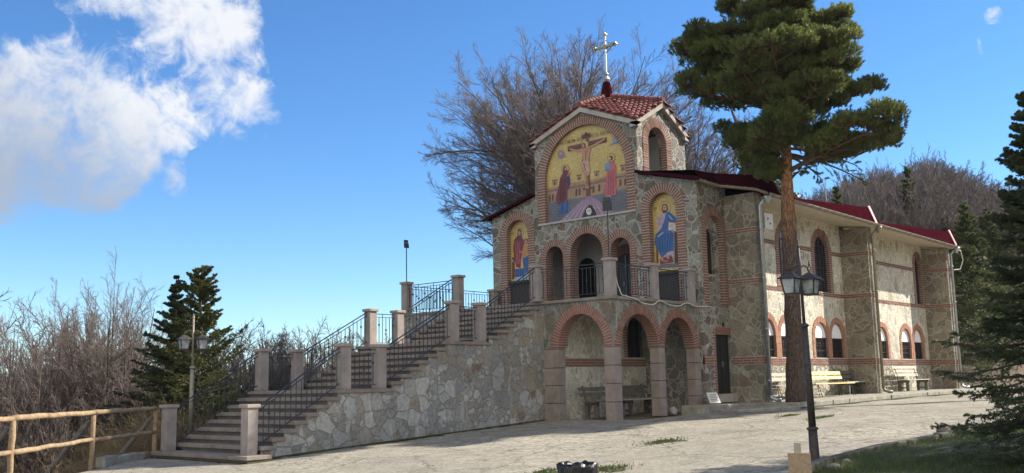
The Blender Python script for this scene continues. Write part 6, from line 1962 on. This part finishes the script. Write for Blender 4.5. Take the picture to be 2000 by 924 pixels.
def bare_tree(name, base, H, seed, mat, mat2, R0=.36, limbs=30, lv=(9, 8, 5), fork=.16, twig=.0055, rb=None, nstem=1, label=None, group=None, cat='tree', low=.30, shift=(0, 0), top=1.0, bow=.32, lenf=(.40, .42, .5)):
    """trunk forking into limbs that reach for the inside of an egg shaped crown, then three orders of twigs"""
    rg = np.random.default_rng(seed)
    t = thing(name, base, label, cat, group)
    B = np.array(base, float)
    rb = rb or H * .018
    a1, a2 = Acc(), Acc()
    Rr = H * R0
    cz = H * (1 + low) / 2; rz = H * (1 - low) / 2
    az = rg.uniform(0, 2 * np.pi, limbs)
    el = np.arcsin(np.clip(rg.uniform(-.50, 1.0, limbs), -1, 1))
    q = rg.uniform(.68, .98, limbs)
    C = np.array([shift[0], shift[1], cz])
    E = B + C + np.stack([np.cos(el) * np.cos(az) * Rr, np.cos(el) * np.sin(az) * Rr, np.sin(el) * rz * top], 1) * q[:, None]
    sidx = np.arange(limbs) % nstem
    saz = rg.uniform(0, 6.28) + np.arange(nstem) * 6.283 / nstem
    so_ = np.stack([np.cos(saz), np.sin(saz), 0 * saz], 1) * (rb * 1.2 if nstem > 1 else 0)
    K = 12
    hz = H * (fork + rg.uniform(0, .30, limbs) * (1 if nstem == 1 else .5)) * np.where(np.sin(el) > 0, 1.1, .7)
    S = B + so_[sidx] + np.stack([0 * hz, 0 * hz, hz], 1) if nstem == 1 else B + so_[sidx] * 1.5 + np.stack([0 * hz, 0 * hz, hz * .1], 1)
    M1 = S + (E - S) * bow + np.array([0, 0, 1.]) * (H * .10)
    tt = np.linspace(0, 1, K)[None, :, None]
    pts2 = (1 - tt) ** 2 * S[:, None] + 2 * tt * (1 - tt) * M1[:, None] + tt ** 2 * E[:, None]
    wob = rg.normal(0, 1, (limbs, K, 3)); wob = (wob + np.roll(wob, 1, 1) + np.roll(wob, 2, 1)) / 3; wob[:, 0] = 0
    pts2 = pts2 + wob * H * .008
    L2 = np.linalg.norm(E - S, axis=1)
    r0 = rb * rg.uniform(.11, .24, limbs) * (1 if nstem == 1 else 3.0)
    rad2 = r0[:, None] * (1 - np.linspace(0, 1, K)[None]) ** .85 + twig * 1.6
    a1.add(*tubes(pts2, rad2, 6))
    if nstem == 1:
        tp = np.stack([B - [0, 0, .4], B + [rb * .2, 0, H * .12], B + [0, rb * .3, H * .25], B + [0, 0, H * .40], B + C * [.6, .6, 0] + [0, 0, H * .62]])[None]
        a1.add(*tubes(tp, np.array([[rb * 1.25, rb, rb * .8, rb * .42, rb * .12]]), 10))
    P, D, L3, r = spawn(pts2, rad2, lv[0], rg, .22, 1.0, 31, lenf[0], L2, .55)
    pts3, rad3 = grow(P, D, L3, np.minimum(r, .035), np.full(len(P), twig * 1.2), 7, .055, .03, rg)
    a1.add(*tubes(pts3, rad3, 4))
    P, D, L4, r = spawn(pts3, rad3, lv[1], rg, .12, 1.0, 32, lenf[1], L3, .6)
    pts4, rad4 = grow(P, D, L4, np.minimum(r, .012), np.full(len(P), twig * .8), 5, .06, .025, rg)
    a2.add(*tubes(pts4, rad4, 3))
    if lv[2]:
        P, D, L5, r = spawn(pts4, rad4, lv[2], rg, .1, 1.0, 33, lenf[2], L4, .6)
        pts5, rad5 = grow(P, D, np.maximum(L5, .12), np.minimum(r, twig), np.full(len(P), twig * .6), 3, .09, .03, rg)
        a2.add(*tubes(pts5, rad5, 3))
    V, F = a1.get(); np_mesh('trunk', V, F, mat, t, smooth=True)
    V, F = a2.get(); np_mesh('crown', V, F, mat2, t)
    return t

def px_at(px_, py_, depth):
    d = CF + CR * ((px_ - 1000) / 1948.72) - CU * ((py_ - 462) / 1948.72)
    return d * depth
def gbase(px_, depth, py_=760):
    p = px_at(px_, py_, depth)
    return (p.x, p.y, float(hgt(p.x, p.y)) - .05)

# the great beech behind the church and its neighbour
b = gbase(1130, 47)
bare_tree('beech_tree', b, 17.2 - b[2], 11, 'bark_beech', 'bark_beech2', R0=.43, limbs=140, lv=(15, 11, 7), shift=(.4, .35), fork=.22, rb=.42, low=.30, bow=.30, twig=.0075, top=1.04, lenf=(.36, .42, .55), label='huge bare beech spreading behind the bell tower')
b = gbase(1368, 47)
bare_tree('beech_tree', b, 14.0 - b[2], 12, 'bark_beech', 'bark_beech2', R0=.36, limbs=60, lv=(12, 9, 6), fork=.2, rb=.30, low=.25, twig=.0085, label='bare reddish twigged beech between bell tower and pine')
b = gbase(1478, 60)
bare_tree('beech_tree', b, 12.5 - b[2], 13, 'bark_beech', 'bark_far', R0=.34, limbs=34, lv=(9, 8, 5), rb=.25, twig=.010, label='bare beech showing under the pine crown behind the red roof')

# multi stemmed bare trees on the bank at the left
b = gbase(222, 31)
bare_tree('bare_tree', b, 3.5 - b[2], 21, 'bark_beech', 'bark_beech2', nstem=7, R0=.33, limbs=80, lv=(12, 9, 5), fork=.05, rb=.12, low=.18, twig=.006, label='tallest many stemmed bare tree on the left bank')
b = gbase(88, 29)
bare_tree('bare_tree', b, 2.35 - b[2], 22, 'bark_beech', 'bark_beech2', nstem=4, R0=.32, limbs=60, lv=(11, 8, 5), fork=.05, rb=.10, low=.18, twig=.006, label='bare tree left of the tallest one behind the log fence')
b = gbase(-2, 30)
bare_tree('bare_tree', b, 2.3 - b[2], 23, 'bark_beech', 'bark_beech2', nstem=4, R0=.32, limbs=56, lv=(11, 8, 5), fork=.05, rb=.10, low=.18, twig=.006, label='bare tree at the extreme left edge behind the log fence')
spots = [(50, 40, 615), (150, 44, 610), (300, 42, 622), (-20, 46, 600), (340, 52, 640), (455, 46, 632), (498, 44, 645), (545, 50, 640), (590, 46, 640), (640, 52, 648), (690, 56, 640), (735, 60, 655), (620, 62, 660), (520, 60, 650), (420, 58, 660), (820, 64, 670), (570, 70, 665), (665, 74, 668),
         (70, 60, 640), (190, 62, 640), (120, 75, 660), (10, 72, 650), (250, 70, 655), (320, 78, 665), (390, 80, 668), (780, 72, 672), (705, 46, 668), (480, 76, 668)]
rg_ = np.random.default_rng(5)
protos = []
for k in range(3):
    t = bare_tree('slope_tree', (0, 0, 0), 10.0, 50 + k, 'bark_far', 'bark_far', R0=.28, limbs=38, lv=(10, 8, 4), fork=.25, low=.34, rb=.10, twig=.008, label='slender bare tree among those down the slope beyond the stairs', group='slender bare trees down the slope')
    protos.append(t)
for i, (x, d, top) in enumerate(spots):
    b = gbase(x, d); ztop = px_at(x, top, d).z
    s_ = (ztop - b[2]) / 10.0
    pr = protos[i % 3]
    if i < 3: o = pr; o.location = b; o.scale = (s_ * 1.15, s_ * 1.15, s_); o.rotation_euler.z = rg_.uniform(0, 6.28)
    else: o = copy_tree(pr, b, rg_.uniform(0, 6.28), (s_ * 1.15, s_ * 1.15, s_))
    o['label'] = 'slender bare tree among those down the slope beyond fence and stairs'

# wooded hill behind the church at the right
hp = []
for k in range(4):
    t = bare_tree('hill_tree', (0, 0, 0), 10.0, 70 + k, 'bark_far', 'bark_far', R0=.30, limbs=26, lv=(8, 7, 4), fork=.2, low=.28, rb=.13, twig=.012, label='bare grey tree in the wood covering the hill behind the church', group='bare trees on the wooded hill')
    hp.append(t)
first = set()
cnt = 0
for row, d in enumerate((60, 67, 74, 82, 90, 98, 106, 114)):
    x = 1440 + (row % 2) * 22
    while x < 2030:
        dd = d + rg_.uniform(-3, 3); xx = x + rg_.uniform(-14, 14)
        b = gbase(xx, dd)
        ztop_max = px_at(xx, float(np.interp(xx, [1440, 1560, 1640, 1700, 1780, 1850, 1900, 1945, 2000], [395, 372, 345, 318, 305, 288, 300, 328, 345])), dd).z
        H = min(10.5 * rg_.uniform(.85, 1.1), ztop_max - b[2] + rg_.uniform(-.7, .3))
        if H > 4:
            k = cnt % 4; s = H / 10
            if k not in first: first.add(k); o = hp[k]; o.location = b; o.scale = (s, s, s); o.rotation_euler.z = rg_.uniform(0, 6.28)
            else: copy_tree(hp[k], b, rg_.uniform(0, 6.28), (s * 1.05, s * 1.05, s))
            cnt += 1
        x += 46 * 75 / d * rg_.uniform(.85, 1.15)
print('hill trees', cnt)

# dry scrub on the bank under the log fence and behind the lamp
def scrub(c, r, h, n, seed, label, mat='dry'):
    rg = np.random.default_rng(seed)
    P = np.stack([c[0] + rg.normal(0, r * .45, n), c[1] + rg.normal(0, r * .45, n), np.zeros(n)], 1)
    P[:, 2] = hgt(P[:, 0], P[:, 1]) - .1
    D = rg.normal(0, .55, (n, 3)); D[:, 2] = 1
    L = h * rg.uniform(.5, 1.15, n)
    pts, rad = grow(P, D, L, np.full(n, .008), np.full(n, .003), 7, .16, .0, rg, droop=.35)
    a = Acc(); a.add(*tubes(pts, rad, 3))
    P2, D2, L2, r2 = spawn(pts, rad, 6, rg, .2, 1, 45, .45, L, .7)
    p2, rr2 = grow(P2, D2, L2, np.full(len(P2), .0042), np.full(len(P2), .002), 5, .2, .02, rg)
    a.add(*tubes(p2, rr2, 3))
    V, F = a.get()
    o = np_mesh('dry_shrub', V, F, mat, None, origin=(c[0], c[1], float(hgt(c[0], c[1]))))
    tag(o, label, 'shrub', 'dry shrubs on the bank')
sc_ = [(40, 20.5, 1.0, 1.3, 'dry tangled shrub at far left below the log fence', 260), (115, 22.5, 1.1, 1.5, 'dry tangled shrub between the two near fence posts', 300), (215, 23.0, 1.0, 1.5, 'tan bramble shrub right of the middle fence post', 320),
       (268, 24.2, 1.0, 1.5, 'orange tan bramble shrub near the stair end of the fence', 340), (150, 26.5, 1.6, 2.2, 'large brown shrub further down the bank', 300), (352, 24.3, .7, 1.5, 'pale twiggy shrub behind the left stair railing by the lamp', 260),
       (395, 24.8, .7, 1.3, 'pale dry shrub right of the lamp behind the stair railing', 200), (290, 27, 1.5, 2.3, 'brown shrub in front of the dark firs', 280), (20, 26, 1.6, 2.4, 'brown shrub down the bank at the left edge', 280)]
for i, (x, d, r, h, lb, n) in enumerate(sc_):
    b = gbase(x, d, 840)
    if b[1] < float(edgeY(b[0])) + .3: b = (b[0], float(edgeY(b[0])) + .55, b[2])
    scrub(b, r, h, n, 90 + i, lb)

# ---- conifers
def needle_brush(pts, rg, per, nl, w, splay=55, flat=False):
    """needles along polylines pts (N,K,3): per needles per polyline; returns V,F (triangles)"""
    N_, K, _ = pts.shape
    idx = np.repeat(np.arange(N_), per)
    x = rg.uniform(.05, 1, N_ * per) * (K - 1); k = np.minimum(x.astype(int), K - 2); f = (x - k)[:, None]
    P = pts[idx, k] * (1 - f) + pts[idx, k + 1] * f
    T = unit(pts[idx, k + 1] - pts[idx, k])
    rnd = rg.normal(0, 1, P.shape)
    if flat: rnd[:, 2] = np.abs(rnd[:, 2]) * .55
    S = unit(rnd - (rnd * T).sum(1, keepdims=True) * T)
    a = np.radians(rg.uniform(splay * .55, splay * 1.2, len(P)))[:, None]
    D = T * np.cos(a) + S * np.sin(a)
    W_ = unit(np.cross(D, rg.normal(0, 1, P.shape)))
    ln = (nl * rg.uniform(.7, 1.15, len(P)))[:, None]
    V = np.stack([P - W_ * w, P + W_ * w, P + D * ln], 1).reshape(-1, 3)
    return V, np.arange(len(V)).reshape(-1, 3)
def spruce(name, base, H, R0, seed, leaf, label, cat='tree', whorl=.34, per=6, needles=26, nl=.035, w=.006, droop=.28, twl=.42, z0=.06, trunk_r=None, bend=(0, 0), rad_fn=None, group=None, twn=11, bark='bark_beech', twr=.55, keep=None):
    rg = np.random.default_rng(seed)
    t = thing(name, base, label, cat, group)
    B = np.array(base, float)
    trunk_r = trunk_r or H * .014
    a = Acc()
    K = 12
    zz = np.linspace(-.3, H, K)
    tp = np.stack([B[0] + bend[0] * (zz / H) ** 2, B[1] + bend[1] * (zz / H) ** 2, B[2] + zz], 1)[None]
    a.add(*tubes(tp, np.linspace(trunk_r, .012, K)[None], 8))
    P, D, L = [], [], []
    z = H * z0
    while z < H - .12:
        f = z / H
        Rz = R0 * (rad_fn(f) if rad_fn else (1 - f) ** .85 + .03)
        m = per if Rz > .5 else max(4, per - 1)
        a0 = rg.uniform(0, 6.28)
        for i in range(m):
            an = a0 + i * 2 * math.pi / m + rg.normal(0, .25)
            zl = z + rg.uniform(-.5, .5) * whorl
            P.append((B[0] + bend[0] * (zl / H) ** 2, B[1] + bend[1] * (zl / H) ** 2, B[2] + zl)); D.append((math.cos(an), math.sin(an), .25 + .6 * f)); L.append(Rz * rg.uniform(.72, 1.15))
        z += whorl * (1 - .45 * f)
    P, D, L = np.array(P), np.array(D), np.array(L)
    if keep is not None:
        mk = keep(P, D); P, D, L = P[mk], D[mk], L[mk]
    K = 9
    pts = np.empty((len(P), K, 3)); pts[:, 0] = P
    d = unit(D)
    for k in range(1, K):
        bendz = -droop * (1.1 if k < 5 else -.65)
        d = unit(d + np.array([0, 0, 1.]) * bendz * .5 + rg.normal(0, .05, d.shape))
        pts[:, k] = pts[:, k - 1] + d * (L / (K - 1))[:, None]
    rad = np.linspace(1, .2, K)[None] * (.006 + .010 * L)[:, None]
    a.add(*tubes(pts, rad, 4))
    # side twigs, both sides, in the plane of the bough
    n = twn
    idx = np.repeat(np.arange(len(P)), 2 * n)
    side = np.tile(np.repeat([-1., 1.], n), len(P))
    f = np.tile(np.tile((np.arange(n) + .8) / n, 2), len(P)) * rg.uniform(.93, 1.05, len(idx))
    f = np.clip(f, .12, .985)
    x = f * (K - 1); k = np.minimum(x.astype(int), K - 2); ww = (x - k)[:, None]
    TP = pts[idx, k] * (1 - ww) + pts[idx, k + 1] * ww
    T = unit(pts[idx, k + 1] - pts[idx, k])
    S = unit(np.cross(T, [0, 0, 1.])) * side[:, None]
    TD = unit(T * .75 + S * .95 + rg.normal(0, .13, T.shape) + [0, 0, -.05])
    TL = L[idx] * twl * (1.02 - f * .72) * rg.uniform(.7, 1.2, len(idx)) * np.minimum(1, f * 2.5)
    TL = np.maximum(TL, .06)
    tw, _ = grow(TP, TD, TL, TL, TL, 4, .07, -.03, rg)
    V1, F1 = needle_brush(tw, rg, needles, nl, w, flat=False)
    V2, F2 = needle_brush(pts[:, 3:], rg, int(needles * 2.5), nl, w)
    # secondary twiglets
    P3, D3, L3, _r = spawn(tw, np.ones(tw.shape[:2]), 3, rg, .25, .9, 42, twr, TL, 1, flat=.7)
    t3, _ = grow(P3, D3, L3, L3, L3, 3, .05, -.02, rg)
    V3, F3 = needle_brush(t3, rg, max(6, int(needles * .5)), nl, w)
    V4, F4 = needle_brush(tp[:, -3:], rg, 40, nl * 1.2, w)
    V, F = a.get(); np_mesh('trunk', V, F, bark, t)
    V = np.concatenate([V1, V2, V3, V4]); o1 = len(V1); o2 = o1 + len(V2); o3 = o2 + len(V3)
    F = np.concatenate([F1, F2 + o1, F3 + o2, F4 + o3])
    np_mesh('crown', V, F, leaf, t)
    return t

# the big spruce filling the right edge
p = px_at(2062, 700, 13.6)
zb = float(zbase(p.x)) - .05
def sp_rad(f): return np.interp(f, [0, .08, .25, .45, .65, .8, 1], [.85, 1.0, .92, .60, .40, .30, .04])
spruce('spruce_tree', (p.x, p.y, zb), px_at(2036, 150, 13.6).z - zb, 1.52, 31, 'spruce_leaf', 'large dark spruce filling the right edge of the view', whorl=.22, per=10, needles=42, nl=.032, w=.0058, twn=15, droop=.26, rad_fn=sp_rad, twl=.38, z0=.03)
# another evergreen outside, to the right, whose shade falls over the lawn
q = Vector((22.4, 2.5, zb))
spruce('spruce_tree', (28.5, -2.5, zb + .3), 12.5, 3.2, 33, 'spruce_leaf', 'third and tallest dark spruce, outside the frame on the right', whorl=.6, per=7, needles=14, nl=.07, w=.016, twn=9, droop=.3, rad_fn=sp_rad)
spruce('spruce_tree', tuple(q), 9.5, 2.8, 32, 'spruce_leaf', 'second dark spruce standing just beyond the right edge', whorl=.42, per=7, needles=16, nl=.05, w=.010, twn=9, droop=.3, rad_fn=sp_rad)
# twin firs behind the stairs
def fir_rad(f): return np.interp(f, [0, .1, .3, .5, .65, .8, .9, 1], [.9, 1.0, .85, .62, .42, .20, .10, .02])
b = gbase(338, 27); ztop = px_at(338, 538, 27).z
spruce('fir_tree', b, ztop - b[2], 2.0, 41, 'fir_leaf', 'left dark pointed fir of the pair behind the stairs', whorl=.30, per=8, needles=26, nl=.045, w=.009, droop=.12, rad_fn=fir_rad, twn=12, twl=.36)
b2 = gbase(388, 26.3); ztop = px_at(388, 527, 26.3).z
spruce('fir_tree', b2, ztop - b2[2], 1.65, 42, 'fir_yellow', 'right yellowish ragged fir of the pair behind the stairs', whorl=.34, per=7, needles=26, nl=.05, w=.010, twl=.36, droop=.05, rad_fn=lambda f: np.interp(f, [0, .3, .55, .62, .7, .76, .84, .92, 1], [1, 1, .80, .50, .62, .26, .42, .30, .05]), twn=10)
# conifers on the hill and by the far church corner
for i, (x, d, top, R0, lb) in enumerate(((1806, 62, 312, 2.0, 'narrow pointed conifer standing up before the wooded hill'), (1870, 58, 418, 2.4, 'conifer right of the narrow one behind the church corner'), (1915, 52, 385, 2.6, 'broad conifer behind the church corner beside the big spruce'),
                                       (1660, 56, 352, 1.6, 'small conifer on the hill right under the pine crown'), (1958, 56, 400, 2.6, 'conifer at the right edge half behind the big spruce'), (1835, 72, 455, 2.0, 'low conifer above the end of the red roof'))):
    b = gbase(x, d); ztop = px_at(x, top, d).z
    spruce('hill_conifer', b, max(3.5, ztop - b[2]), R0, 60 + i, 'hill_conifer', lb, whorl=.5, per=7, needles=14, nl=.09, w=.022, droop=.15, twn=8, group='conifers on the hill')

# ivy covered tree behind the narthex roof
def leaf_cloud(centers, radii, n, size, rg, squash=1.0):
    ci = rg.integers(0, len(centers), n)
    d = unit(rg.normal(0, 1, (n, 3)))
    rr = radii[ci] * rg.uniform(.55, 1.05, n) ** .5
    P = centers[ci] + d * rr[:, None] * [1, 1, squash]
    A = unit(np.cross(rg.normal(0, 1, (n, 3)), d)); B = unit(np.cross(A, d + rg.normal(0, .6, (n, 3))))
    s = (size * rg.uniform(.6, 1.2, n))[:, None]
    V = np.stack([P - A * s, P + B * s * .8, P + A * s, P - B * s * .8], 1).reshape(-1, 3)
    return V, np.arange(len(V)).reshape(-1, 4)
def ivy_tree():
    b = gbase(1470, 44)
    t = thing('ivy_covered_tree', b, 'ivy clad leaning tree between red roof and pine crown', 'tree')
    rg = np.random.default_rng(77)
    top = px_at(1448, 262, 44)
    mid = px_at(1490, 345, 44)
    pts = np.array([[list(b), [mid.x, mid.y, mid.z], [top.x, top.y, top.z], [top.x - .3, top.y + .3, top.z + 1.2]]])
    V, F = tubes(pts, np.array([[.25, .2, .12, .04]]), 8); np_mesh('trunk', V, F, 'bark_beech', t)
    C = []
    for k in range(34):
        f = rg.uniform(0, 1); c = np.array(mid) * (1 - f) + np.array(top) * f
        if k % 3 == 0: c = np.array(px_at(1520, 380, 44)) * (1 - f) + np.array(mid) * f
        C.append(c + rg.normal(0, .34, 3))
    C = np.array(C)
    V, F = leaf_cloud(C, rg.uniform(.35, .62, len(C)), 9000, .07, rg)
    np_mesh('crown', V, F, 'ivy', t)
ivy_tree()

# ---- the pine in front of the nave
def pine():
    rg = np.random.default_rng(19)
    depth0 = 29.35
    pb = px_at(1556, 779, depth0)
    bx, by, bz = pb.x, pb.y, -.68
    t = thing('pine_tree', (bx, by, bz), 'tall pine with orange upper trunk and wide crown before the nave', 'tree')
    right = np.array([.663, -.748, 0]); fwd = np.array([.748, .663, 0])
    def W_(px_, py_, dd=0.0):
        q = px_at(px_, py_, depth0); return np.array([q.x, q.y, q.z]) + fwd * dd
    # trunk, following the slight lean in the picture
    tp = np.array([[*W_(1556, 800)], [*W_(1554, 760)], [*W_(1552, 690)], [*W_(1548, 600)], [*W_(1544, 500)], [*W_(1540, 430)], [*W_(1538, 380)], [*W_(1536, 320)], [*W_(1534, 250)], [*W_(1530, 170)], [*W_(1527, 80)], [*W_(1522, -20)], [*W_(1518, -110)]])
    rad = np.array([.35, .29, .255, .235, .225, .21, .175, .16, .14, .115, .085, .055, .03])
    # resample and roughen
    tt = np.linspace(0, len(tp) - 1, 60); i0 = np.minimum(tt.astype(int), len(tp) - 2); f = (tt - i0)[:, None]
    tp2 = tp[i0] * (1 - f) + tp[i0 + 1] * f + rg.normal(0, .006, (60, 3)); r2 = rad[i0] * (1 - f[:, 0]) + rad[i0 + 1] * f[:, 0]
    r2 = r2 * (1 + .04 * np.sin(np.arange(60) * 1.9)) + .02 * np.exp(-((np.arange(60) - 24) / 2.) ** 2)
    V, F = tubes(tp2[None], r2[None], 18)
    np_mesh('trunk', V, F, 'pine_bark', t, smooth=True)
    a = Acc()
    # crown outline: height (picture y at trunk depth) -> left / right reach in metres
    ys_ = np.array([-130, -80, -20, 40, 100, 150, 200, 240, 275, 305, 335])
    lf = np.array([.2, 1.0, 1.9, 2.1, 3.0, 3.2, 2.95, 2.0, 1.3, .9, .4]); rt = np.array([.2, .9, 1.75, 2.4, 2.95, 3.2, 3.85, 4.2, 3.9, 2.9, 1.9])
    z_of = lambda y: px_at(1535, y, depth0).z
    zs = np.array([z_of(y) for y in ys_])[::-1]
    lfz, rtz = lf[::-1], rt[::-1]
    # boughs: irregular, golden angle round the trunk, clumps along their outer part
    K = 8
    tt = np.linspace(0, 1, K)[None, :, None]
    BP, BR, C, Rr = [], [], [], []
    nb_ = 47
    ang = 0.4
    for i in range(nb_):
        yb = 350 - (350 + 118) * (i + .3) / nb_
        za = z_of(yb)
        ang += 2.39996 + rg.normal(0, .35)
        cx_ = math.cos(ang)
        rise = rg.uniform(.12, .38) + .5 * max(0, (i / nb_ - .75))
        for _ in range(2):      # reach taken from the outline at the height where the bough ends
            ze = za + rise * (2.6 if _ == 0 else Lb)
            l_, r_ = np.interp(ze, zs, lfz), np.interp(ze, zs, rtz)
            Lb = (r_ if cx_ > 0 else l_) * abs(cx_) + (l_ + r_) / 2 * .9 * (1 - abs(cx_))
        Lb = max(.5, Lb * rg.uniform(.78, 1.10) + (-.06 if cx_ < 0 else -.18))
        hdir = right * cx_ + fwd * math.sin(ang)
        p0 = np.array([np.interp(za, tp[:, 2], tp[:, 0]), np.interp(za, tp[:, 2], tp[:, 1]), za])
        p2 = p0 + hdir * Lb + np.array([0, 0, rise * Lb])
        p1 = (p0 + p2) / 2 + np.array([0, 0, -.10 * Lb]) + rg.normal(0, .10, 3)
        q_ = ((1 - tt) ** 2 * p0 + 2 * tt * (1 - tt) * p1 + tt ** 2 * p2)[0]
        q_[1:-1] += rg.normal(0, .03, (K - 2, 3))
        BP.append(q_); BR.append(np.linspace(1, .22, K) * (.022 + .017 * Lb))
        side = np.cross(hdir, [0, 0, 1.])
        nsub = int(4 + 3.2 * Lb)
        C.append(p2); Rr.append(rg.uniform(.26, .40))
        for j in range(nsub):
            f = .30 + .70 * (j + rg.uniform(.1, .9)) / nsub
            base_ = q_[int(f * (K - 1))]
            sg = 1 if j % 2 else -1
            sl_ = Lb * rg.uniform(.14, .36) * (1.25 - f * .6)
            e_ = base_ + (hdir * .6 + side * sg * .95) * sl_ + np.array([0, 0, rg.uniform(.02, .34)])
            m_ = (base_ + e_) / 2 - np.array([0, 0, .05])
            BP.append(((1 - tt) ** 2 * base_ + 2 * tt * (1 - tt) * m_ + tt ** 2 * e_)[0]); BR.append(np.linspace(.022, .008, K))
            C.append(e_); Rr.append(rg.uniform(.22, .40))
            if rg.random() < .55: C.append((e_ + base_) / 2 + rg.normal(0, .08, 3) + [0, 0, .10]); Rr.append(rg.uniform(.22, .34))
    C = np.array(C); Rr = np.array(Rr)
    print('pine clumps', len(C))
    a.add(*tubes(np.array(BP), np.array(BR), 5))
    # shoots inside every clump
    per = 84
    ci = np.repeat(np.arange(len(C)), per)
    d = unit(rg.normal(0, 1, (len(ci), 3)) + [0, 0, .35])
    d[:, 2] = np.where(d[:, 2] < -.35, -d[:, 2], d[:, 2])
    rr_ = Rr[ci] * rg.uniform(.25, 1.08, len(ci)) ** .6
    E_ = C[ci] + d * rr_[:, None] * [1.12, 1.12, .80]
    outw = unit(E_ - C[ci] + 1e-6)
    D = unit(outw * .7 + np.array([0, 0, .95]) + rg.normal(0, .25, d.shape))
    tuft_l = rg.uniform(.10, .20, len(ci))
    st, _ = grow(E_ - D * tuft_l[:, None] * .5, D, tuft_l, tuft_l, tuft_l, 3, .06, .05, rg)
    Vn, Fn = needle_brush(st, rg, 24, .095, .0105, splay=46)
    # thin twigs from clump centre to shoots
    sel = rg.random(len(ci)) < .3
    tw = np.stack([C[ci][sel], (C[ci][sel] + E_[sel]) / 2 - [0, 0, .04], E_[sel]], 1)
    a.add(*tubes(tw, np.full((sel.sum(), 3), .008), 3))
    # a few low dead boughs and the thin drooping branches on the right
    low = []
    for (x0, y0, x1, y1, dd) in ((1540, 352, 1500, 318, -.4), (1543, 352, 1566, 342, -.5), (1538, 345, 1600, 300, .5), (1535, 335, 1470, 330, .8), (1536, 300, 1700, 345, .6), (1536, 290, 1660, 335, -.7), (1537, 305, 1610, 352, .1), (1535, 300, 1440, 300, -.3)):
        p0, p1 = W_(x0, y0), W_(x1, y1, dd); m_ = (p0 + p1) / 2 + [0, 0, .22]
        low.append((1 - tt[0]) ** 2 * p0 + 2 * tt[0] * (1 - tt[0]) * m_ + tt[0] ** 2 * p1)
    low = np.array(low)
    a.add(*tubes(low, np.linspace(.05, .012, K)[None].repeat(len(low), 0), 5))
    P3, D3, L3, _r = spawn(low, np.ones(low.shape[:2]), 16, rg, .35, 1, 45, .30, np.linalg.norm(low[:, -1] - low[:, 0], axis=1), 1)
    t3, _ = grow(P3, D3, L3, L3, L3, 4, .15, .03, rg)
    a.add(*tubes(t3, np.full(t3.shape[:2], .006), 3))
    V5, F5 = needle_brush(t3[:, 1:], rg, 60, .08, .008, splay=50)
    V, F = a.get(); np_mesh('branch', V, F, 'pine_twig', t)
    V = np.concatenate([Vn, V5]); F = np.concatenate([Fn, F5 + len(Vn)])
    np_mesh('crown', V, F, 'pine_leaf', t)
pine()
_p = [o for o in bpy.data.objects if o.name.startswith('pine_tree')][0]
copy_tree(_p, (41.3, 4.5, -.7), 2.1, (1.0, 1.0, 1.85), label='second tall pine beyond the right edge of the view')

# a bare mast on the hill beyond the roof
q = px_at(1614, 390, 60); mb = MB(); mb.tube([(q.x, q.y, 2), (q.x, q.y, px_at(1612, 345, 60).z)], .035, 6)
tag(mb.build('mast', 'zinc', origin=(q.x, q.y, 2)), 'thin pale mast rising behind the red roof right of the pine trunk', 'mast')

# ---- air
def haze():
    mb = MB(); mb.box(-9500, 12500, -3500, 14500, -300, 34)
    o = mb.build('haze', 'plaster')
    m = bpy.data.materials.new('haze_air'); m.use_nodes = True
    nt = m.node_tree; nt.nodes.clear()
    v = nt.nodes.new('ShaderNodeVolumePrincipled'); v.inputs['Density'].default_value = 0.00016; v.inputs['Color'].default_value = (0.72, 0.82, 1.0, 1)
    out = nt.nodes.new('ShaderNodeOutputMaterial'); nt.links.new(v.outputs[0], out.inputs['Volume'])
    o.data.materials.clear(); o.data.materials.append(m)
    o['kind'] = 'stuff'
haze()
for o in bpy.data.objects:
    if '_o' in o: del o['_o']
